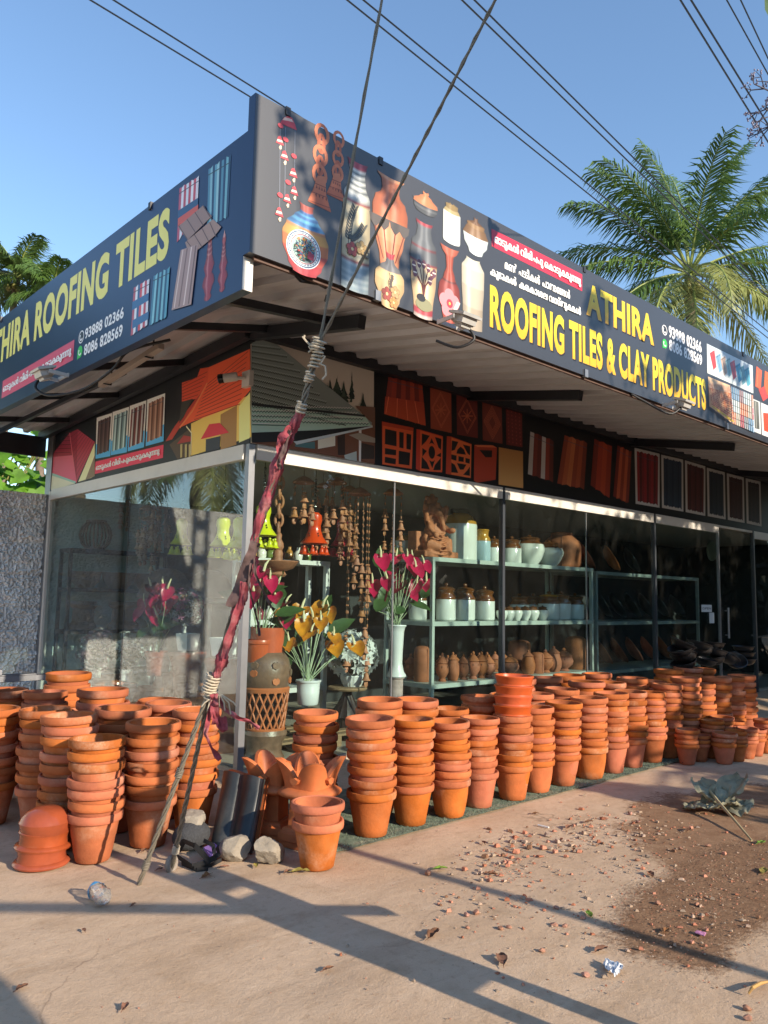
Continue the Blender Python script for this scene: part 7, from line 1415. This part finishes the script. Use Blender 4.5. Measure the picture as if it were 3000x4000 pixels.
# bushy blossom bouquets
PETW = pm('white_petal', '#d6d8d4', .6, trans=.2); PETM = pm('mauve_petal', '#b89aa6', .6, var=.3, scale=10, trans=.2); PETP = pm('pink_orchid_petal', '#b0708e', .6, var=.4, scale=10, trans=.2)
def bouquet(label, c, R, mats, pot, seed, nf=60, star=False, green=.5, squash=1.):
    rg = random.Random(seed); c = Vector(c); r = T('flower_bouquet', label, 'flowers', tuple(c)); gm_ = MB()
    for i in range(int(nf * green)):
        d = Vector((rg.gauss(0, 1), rg.gauss(0, 1), rg.gauss(.3, .8))).normalized(); bigleaf(gm_, c + d * R * rg.uniform(.3, .9), d + Vector((0, 0, .4)), .09 * R / .16, rg.random() * 6, 0, [(-.05, 0), (.3, .2), (1.05, 0), (.3, -.2)], .2)
    for i in range(12):
        d = Vector((rg.gauss(0, 1), rg.gauss(0, 1), 1.2)).normalized(); gm_.tube([c - Vector((0, 0, R)), c + d * R * .8], .003, 4)
    gm_.build('greenery', LFG, r, ang=180, fixn=False)
    for k2, mt2 in enumerate(mats):
        m = MB()
        for i in range(nf // len(mats)):
            d = Vector((rg.gauss(0, 1), rg.gauss(0, 1), rg.gauss(.35, .8))).normalized(); p = c + Vector((d.x, d.y, d.z * squash)) * R * rg.uniform(.7, 1.05); s = (.055 if star else .032) * R / .16; nP = 7 if star else 5; u = d.orthogonal().normalized(); w = d.cross(u)
            for j in range(nP):
                a = j * 2 * pi / nP + rg.random() * .3; e = (u * cos(a) + w * sin(a)); f = d.cross(e); m.add([p, p + e * s * .5 + f * s * .25 + d * s * .25, p + e * s + d * s * (.35 if star else .1), p + e * s * .5 - f * s * .25 + d * s * .25], [(0, 1, 2, 3)])
        m.build('blossom', mt2, r, fixn=False, smooth=False)
    pot(r, c - Vector((0, 0, R * .9))); return r
fl_bowl = latpot([(.125, .01), (.13, 0), (.118, -.04), (.095, -.1), (.07, -.14), (.06, -.15), (0, -.15)], WPL, 32, 18)
bouquet('white lily bouquet in a white fluted bowl on the carved stool', zq(790, 1400, .62), .235, (PETW,), fl_bowl, 1, 120, True, .4)
bouquet('brown and green dried flowers in a small white bowl', zq(230, 1480, .8), .13, (pm('dried_brown_petal', '#5c4038', .8), ), latpot([(.06, 0), (.07, -.03), (.05, -.08), (0, -.085)], WPL), 2, 50, True, .8)
smallpot = latpot([(.07, .005), (.075, 0), (.07, -.02), (.062, -.12), (0, -.12)], WPL)
bouquet('white and mauve hydrangea bouquet behind the side glass', zf(420, 1370, .45), .23, (PETW, PETM, PETM), smallpot, 3, 230, False, .35, 1.2)
bouquet('small white blossoms on dark greenery behind the side glass', zf(640, 1390, .4), .2, (PETW,), smallpot, 4, 90, False, 1.2, 1.3)
bouquet('pink orchid spray behind the brightest part of side glass', zf(1060, 1060, .9), .24, (PETP, PETW), latpot([(.02, 0), (.02, -.3), (.08, -.32), (.08, -.42), (0, -.42)], WPL), 5, 90, False, .35)
def sqpot(label, c, w, h):
    c = Vector(c); m = MB(); m.lathe([(0, 0), (w * .55, 0), (w * .72, h), (w * .68, h), (w * .5, .02), (0, .02)], 4, Matrix.Translation(c) @ Matrix.Rotation(pi / 4 + .2, 4, 'Z'), cap=False); o = m.build('square_pot', WPL, ang=30); tag(o, label, 'planter')
    return o
for (x, y, X, d) in ((1072, 1365, .35, 'white square planter behind the side glass, left of two'), (1322, 1405, .3, 'white square planter beside the corner post, right of two')):
    q = zf(x, y, X); sqpot(d, q, .17, .17)
# urns, stools, carved vase and pallets near the floor
q = zf(1060, 1370, .38); turned('clay_urn', 'broad brown clay urn under the left white planter', 'urn', [(0, 0), (.16, 0), (.17, .03), (.1, .1), (.09, .25), (.16, q.z - .12), (.19, q.z - .06), (.2, q.z - .03), (.19, q.z - .002), (0, q.z - .004)], GLAZE, (q.x + .02, q.y, .0))
q = zf(1330, 1415, .32); turned('clay_urn', 'broad brown clay urn under the right white planter', 'urn', [(0, 0), (.16, 0), (.17, .03), (.11, .1), (.1, .25), (.17, q.z - .12), (.2, q.z - .06), (.21, q.z - .03), (.2, q.z - .002), (0, q.z - .004)], GLAZE, (q.x + .03, q.y, .0))
for i, (x, y, X, R_2, H_) in enumerate(((830, 1560, .5, .2, .42), (600, 1590, .6, .22, .35), (480, 1570, .9, .24, .4), (950, 1480, .7, .2, .55), (1250, 1500, .75, .22, .5))):
    q = zf(x, y, X); turned('clay_urn', 'glazed brown urn low behind the side glass, ' + ORD[i + 1] + ' from the wall end', 'urn', [(0, 0), (R_2 * .6, 0), (R_2 * .7, .03), (R_2 * .95, H_ * .5), (R_2, H_ * .75), (R_2 * .8, H_ * .9), (R_2 * .85, H_), (R_2 * .75, H_), (R_2 * .7, H_ * .85), (0, .05)], GLAZE if i % 2 else TERRA_D, (q.x, q.y, .05), 'urns on the floor behind the side glass')
q = zf(960, 1570, .35); blob_mesh([('e', (q.x, q.y, q.z - .02), (.09, .14, .10)), ('e', (q.x - .02, q.y - .10, q.z + .07), (.05, .06, .055)), ('t', [(q.x - .02, q.y - .14, q.z + .07), (q.x - .02, q.y - .19, q.z + .05)], [.02, .004]), ('t', [(q.x, q.y + .1, q.z), (q.x + .02, q.y + .22, q.z + .03)], [.05, .02]), ('e', (q.x, q.y, q.z - .12), (.06, .06, .06)), ('b', (q.x - .06, q.x + .06, q.y - .06, q.y + .06, .05, q.z - .1))], .012, 'clay_bird', TERRA_D, 'brown clay bird figure low behind the side glass', 'figurine')
# end-wall shelf with dark pots seen through the side glass
shelf_unit('dark steel shelf unit against the teal end wall', .12, 1.5, 4.2, 4.55, (.5, 1.02, 1.55, 2.05), STEEL)
DK2 = pm('dim_brown_clay', (.17, .10, .07), .7, var=.25)
r = T('cage_pot', 'round dark clay pot with open vertical ribs on the highest end shelf', 'pot', (.5, 4.36, 2.05))
for i in range(12): a = i * pi / 6; m = MB(); m.tube([(.5 + .2 * cos(a) * k_, 4.36 + .2 * sin(a) * k_, 2.06 + .36 * t) for t, k_ in ((0, .5), (.2, .85), (.5, 1), (.8, .85), (1, .55))], .012, 6); m.build('rib', DK2, r)
m = MB(); m.lathe([(0, 2.054), (.12, 2.054), (.12, 2.09), (0, 2.09)], 20, Matrix.Translation((.5, 4.36, 0)), cap=False); m.build('base', DK2, r); m = MB(); m.lathe([(.11, 2.41), (.13, 2.40), (.13, 2.44), (.11, 2.44), (.11, 2.41)], 20, Matrix.Translation((.5, 4.36, 0)), cap=False); m.build('neck', DK2, r)
for x, R_2, d in ((.4, .2, 'left'), (.85, .22, 'middle'), (1.25, .2, 'right')): turned('dark_bowl', f'dark clay bowl on the middle end shelf, {d} one', 'bowl', [(0, 0), (R_2 * .5, 0), (R_2 * .9, .1), (R_2, .2), (R_2 * 1.08, .21), (R_2 * .95, .2), (R_2 * .5, .03), (0, .03)], DK2, (x, 4.36, 1.555), 'dark bowls on the end shelf')
for x, R_2, d in ((.4, .17, 'left'), (.95, .2, 'right')): turned('dark_planter', f'dark moulded clay planter on the lower end shelf, {d} one', 'planter', [(0, 0), (R_2, 0), (R_2, .06), (R_2 * .8, .1), (R_2 * .78, .26), (R_2 * 1.05, .31), (R_2 * .9, .36), (R_2 * .6, .3), (0, .3)], DK2, (x, 4.36, 1.025), 'dark planters on the end shelf', 20, 30)
for x, d in ((1.0, 'left'), (1.6, 'right')):
    q = Vector((x, 3.3, 1.45)); turned('pierced_shade', f'dim pierced clay lamp shade behind the side glass, {d} one', 'lamp shade', [(.34, 0), (.36, .01), (.30, .16), (.2, .3), (.1, .36), (0, .37)], DK2, q, 'pierced clay shades on a stand', 26)
    turned('display_stand', f'dark stand under the {d} pierced clay shade', 'stand', [(0, 0), (.16, 0), (.16, .04), (.04, .06), (.04, 1.38), (.3, 1.40), (.3, 1.45), (0, 1.45)], STEEL, (x, 3.3, .0), 'dark stands behind the side glass', 20)
# big carved vase at the corner
CV = pm('carved_brown_clay', (.20, .115, .075), .35, var=.35, scale=14, bump=.2, coat=.3)
vz = FY(580, 1450, .33); vx, vy = vz.x - .01, .35
r = T('carved_vase', 'tall carved clay vase with a lattice band behind the corner post', 'vase', (vx, vy, .05)); q = Matrix.Translation((vx, vy, 0))
m = MB(); m.lathe([(.2, .30), (.21, .26), (.17, .18), (.16, .1), (.19, .05), (0, .05)], 36, q, cap=False); m.build('foot', CV, r)
m = MB(); m.lathe([(.12, .32), (.14, .36), (.155, .46), (.165, .56), (.16, .62), (.1, .62)], 36, q, cap=False); m.build('core', pm('dark_vase_core', (.03, .02, .015), .9), r)
m = MB(); n_ = 18
for s_ in (-1, 1):
    for i in range(n_):
        a = i * 2 * pi / n_; pts = [(vx + (.172 + .035 * t) * cos(a + s_ * t * .75), vy + (.172 + .035 * t) * sin(a + s_ * t * .75), .30 + .34 * t) for t in [j / 10 for j in range(11)]]; m.tube(pts, .0105, 6)
m.build('lattice', ORANGE2, r)
m = MB(); m.lathe([(.17, .28), (.186, .285), (.188, .31), (.175, .32), (.17, .28)], 36, q, cap=False); m.lathe([(.2, .63), (.216, .635), (.22, .665), (.206, .68), (.2, .63)], 36, q, cap=False); m.build('band', ORANGE2, r)
m = MB(); m.lathe([(.2, .672), (.218, .70), (.226, .78), (.222, .86), (.2, .93), (.17, .97), (.14, 1.0)], 40, q, cap=False); m.build('belly', CV, r)
for i in range(14):
    a = i * .9; z = .74 + .07 * (i % 3); R_2 = .222 if i % 3 else .218; c = Vector((vx + R_2 * cos(a), vy + R_2 * sin(a), z)); d = Vector((cos(a), sin(a), 0)); w = Vector((-sin(a), cos(a), 0))
    m = MB(); m.slab([(0, -.035), (.03, -.02), (.036, .012), (.014, .03), (0, .02), (-.014, .03), (-.036, .012), (-.03, -.02)], lambda a_, b_, t: c + w * a_ + Vector((0, 0, b_)) + d * t, -.012, .012); m.build('leaf_relief', CV if i % 2 else ORANGE2, r)
m = MB(); m.lathe([(.142, 1.0), (.12, 1.05), (.10, 1.1), (.098, 1.16), (.105, 1.19), (.15, 1.2), (.155, 1.21), (.15, bp5.z - .256), (0, bp5.z - .256)], 36, q, cap=False); m.build('neck', ORANGE, r)
WOODD = pm('dark_carved_wood', '#2c1c18', .5, var=.3, scale=10, stretch=(1, 1, .3), bump=.2); WOOD = pm('pallet_wood', '#8a6f52', .8, var=.3, scale=6, stretch=(.5, 4, 4), bump=.2)
q = FY(668, 1535, .3); r = T('column_stand', 'dark carved wooden column stand under the white ribbed pot', 'stand', (q.x, .33, .05))
m = MB(); m.box(q.x - .17, q.x + .17, .17, .49, q.z - .04, q.z); m.build('top', WOODD, r, smooth=False)
m = MB(); m.lathe([(.09, .12), (.08, .16), (.075, q.z - .14), (.09, q.z - .08), (.12, q.z - .042)], 20, Matrix.Translation((q.x, .33, 0)), wob=lambda a, z: 1 + .05 * cos(10 * a)); m.build('shaft', WOODD, r); m = MB(); m.box(q.x - .14, q.x + .14, .2, .46, .08, .12); m.build('foot', WOODD, r, smooth=False)
for s_ in (-1, 1): m = MB(); c = Vector((q.x + s_ * .12, .2, q.z - .08)); m.tube([c + Vector((.045 * (1 - j / 24) * cos(j * .6), 0, .045 * (1 - j / 24) * sin(j * .6))) for j in range(24)], .013, 6); m.build('volute', WOODD, r)
q = zq(750, 1625, .62); r = T('carved_stool', 'dark carved wooden stool under the fluted flower bowl', 'stool', (q.x, .62, .05))
m = MB(); m.lathe([(0, q.z - .03), (.2, q.z - .03), (.21, q.z - .015), (.2, q.z), (0, q.z)], 28, Matrix.Translation((q.x, .62, 0)), cap=False); m.build('seat', WOOD, r)
m = MB(); m.lathe([(.05, q.z - .03), (.05, q.z - .08), (.10, q.z - .18), (.16, q.z - .26), (.17, q.z - .3), (.1, q.z - .32), (.1, .1), (.18, .05)], 28, Matrix.Translation((q.x, .62, 0)), wob=lambda a, z: 1 + .04 * cos(14 * a), cap=False); m.build('pedestal', WOODD, r)
for j, (x0, y0) in enumerate(((.5, .25), (1.3, .3))):
    r = T('wooden_pallet', ('left' if j == 0 else 'right') + ' wooden pallet on the shop floor behind the front glass', 'pallet', (x0, y0, .05))
    for i in range(5): m = MB(); m.box(x0, x0 + .75, y0 + i * .16, y0 + .1 + i * .16, .15, .17); m.build('plank', WOOD, r, smooth=False)
    for x in (0, .33, .67): m = MB(); m.box(x0 + x, x0 + x + .08, y0 + .005, y0 + .74, .052, .149); m.build('bearer', WOOD, r, smooth=False)
# sign on the door, ceiling lamp, clock and stacked shelf ware farther back
dp = Plate('R', -.016); k = Pic(dp, Q(1800, 1700, .72333), .0)
OS = pm('white_sign_card', '#b9c4c8', .5); a_ = k.ab(1298, 905); b_ = k.ab(1355, 965); m = MB(); m.box(a_[0], b_[0] + .0, -.02, -.0165, b_[1] + .03, a_[1] - .03); os_ = m.build('open_sign', OS, smooth=False); tag(os_, 'small white OPEN card on the glass door', 'sign')
k = Pic(Plate('R', -.02), Q(1800, 1700, .72333)); write(k, 'OPEN', (a_[0] + .03, b_[0] - .03, b_[1] + .07, a_[1] - .07), '#22303a', bold=.02); k.done('lettering', os_)
m = MB(); p = ony(1800 + 1350 * .7233, 1700 + 968 * .7233, -.02); m.box(p.x - .05, p.x + .12, -.02, -.0165, p.z - .14, p.z + .03); tag(m.build('paper_note', OS, smooth=False), 'blank pale paper taped below the OPEN card', 'paper')
p = ony(1800 + 1342 * .7233, 1700 + 542 * .7233, 2.2); lm = MB(); lm.lathe([(0, 0), (.16, 0), (.17, .02), (.15, .05), (0, .05)], 24, Matrix.Translation((p.x, 2.2, p.z)), cap=False); em = bpy.data.materials.new('lit_lamp_panel'); em.use_nodes = True; em.node_tree.nodes['Principled BSDF'].inputs['Emission Color'].default_value = (1, .95, .85, 1); em.node_tree.nodes['Principled BSDF'].inputs['Emission Strength'].default_value = 2.5; tag(lm.build('ceiling_lamp', em), 'small lit ceiling lamp deep inside near the door', 'lamp')
p = ony(1800 + 1350 * .7233, 1700 + 625 * .7233, 1.5); turned('wall_clock', 'oval pale clock hanging inside by the door', 'clock', [(0, 0), (.2, 0), (.21, .02), (.2, .04), (0, .04)], pm('pale_clock_face', '#8fa39a', .5), (p.x, 1.5, p.z), None, 28, rot=(pi / 2, 0, 0))
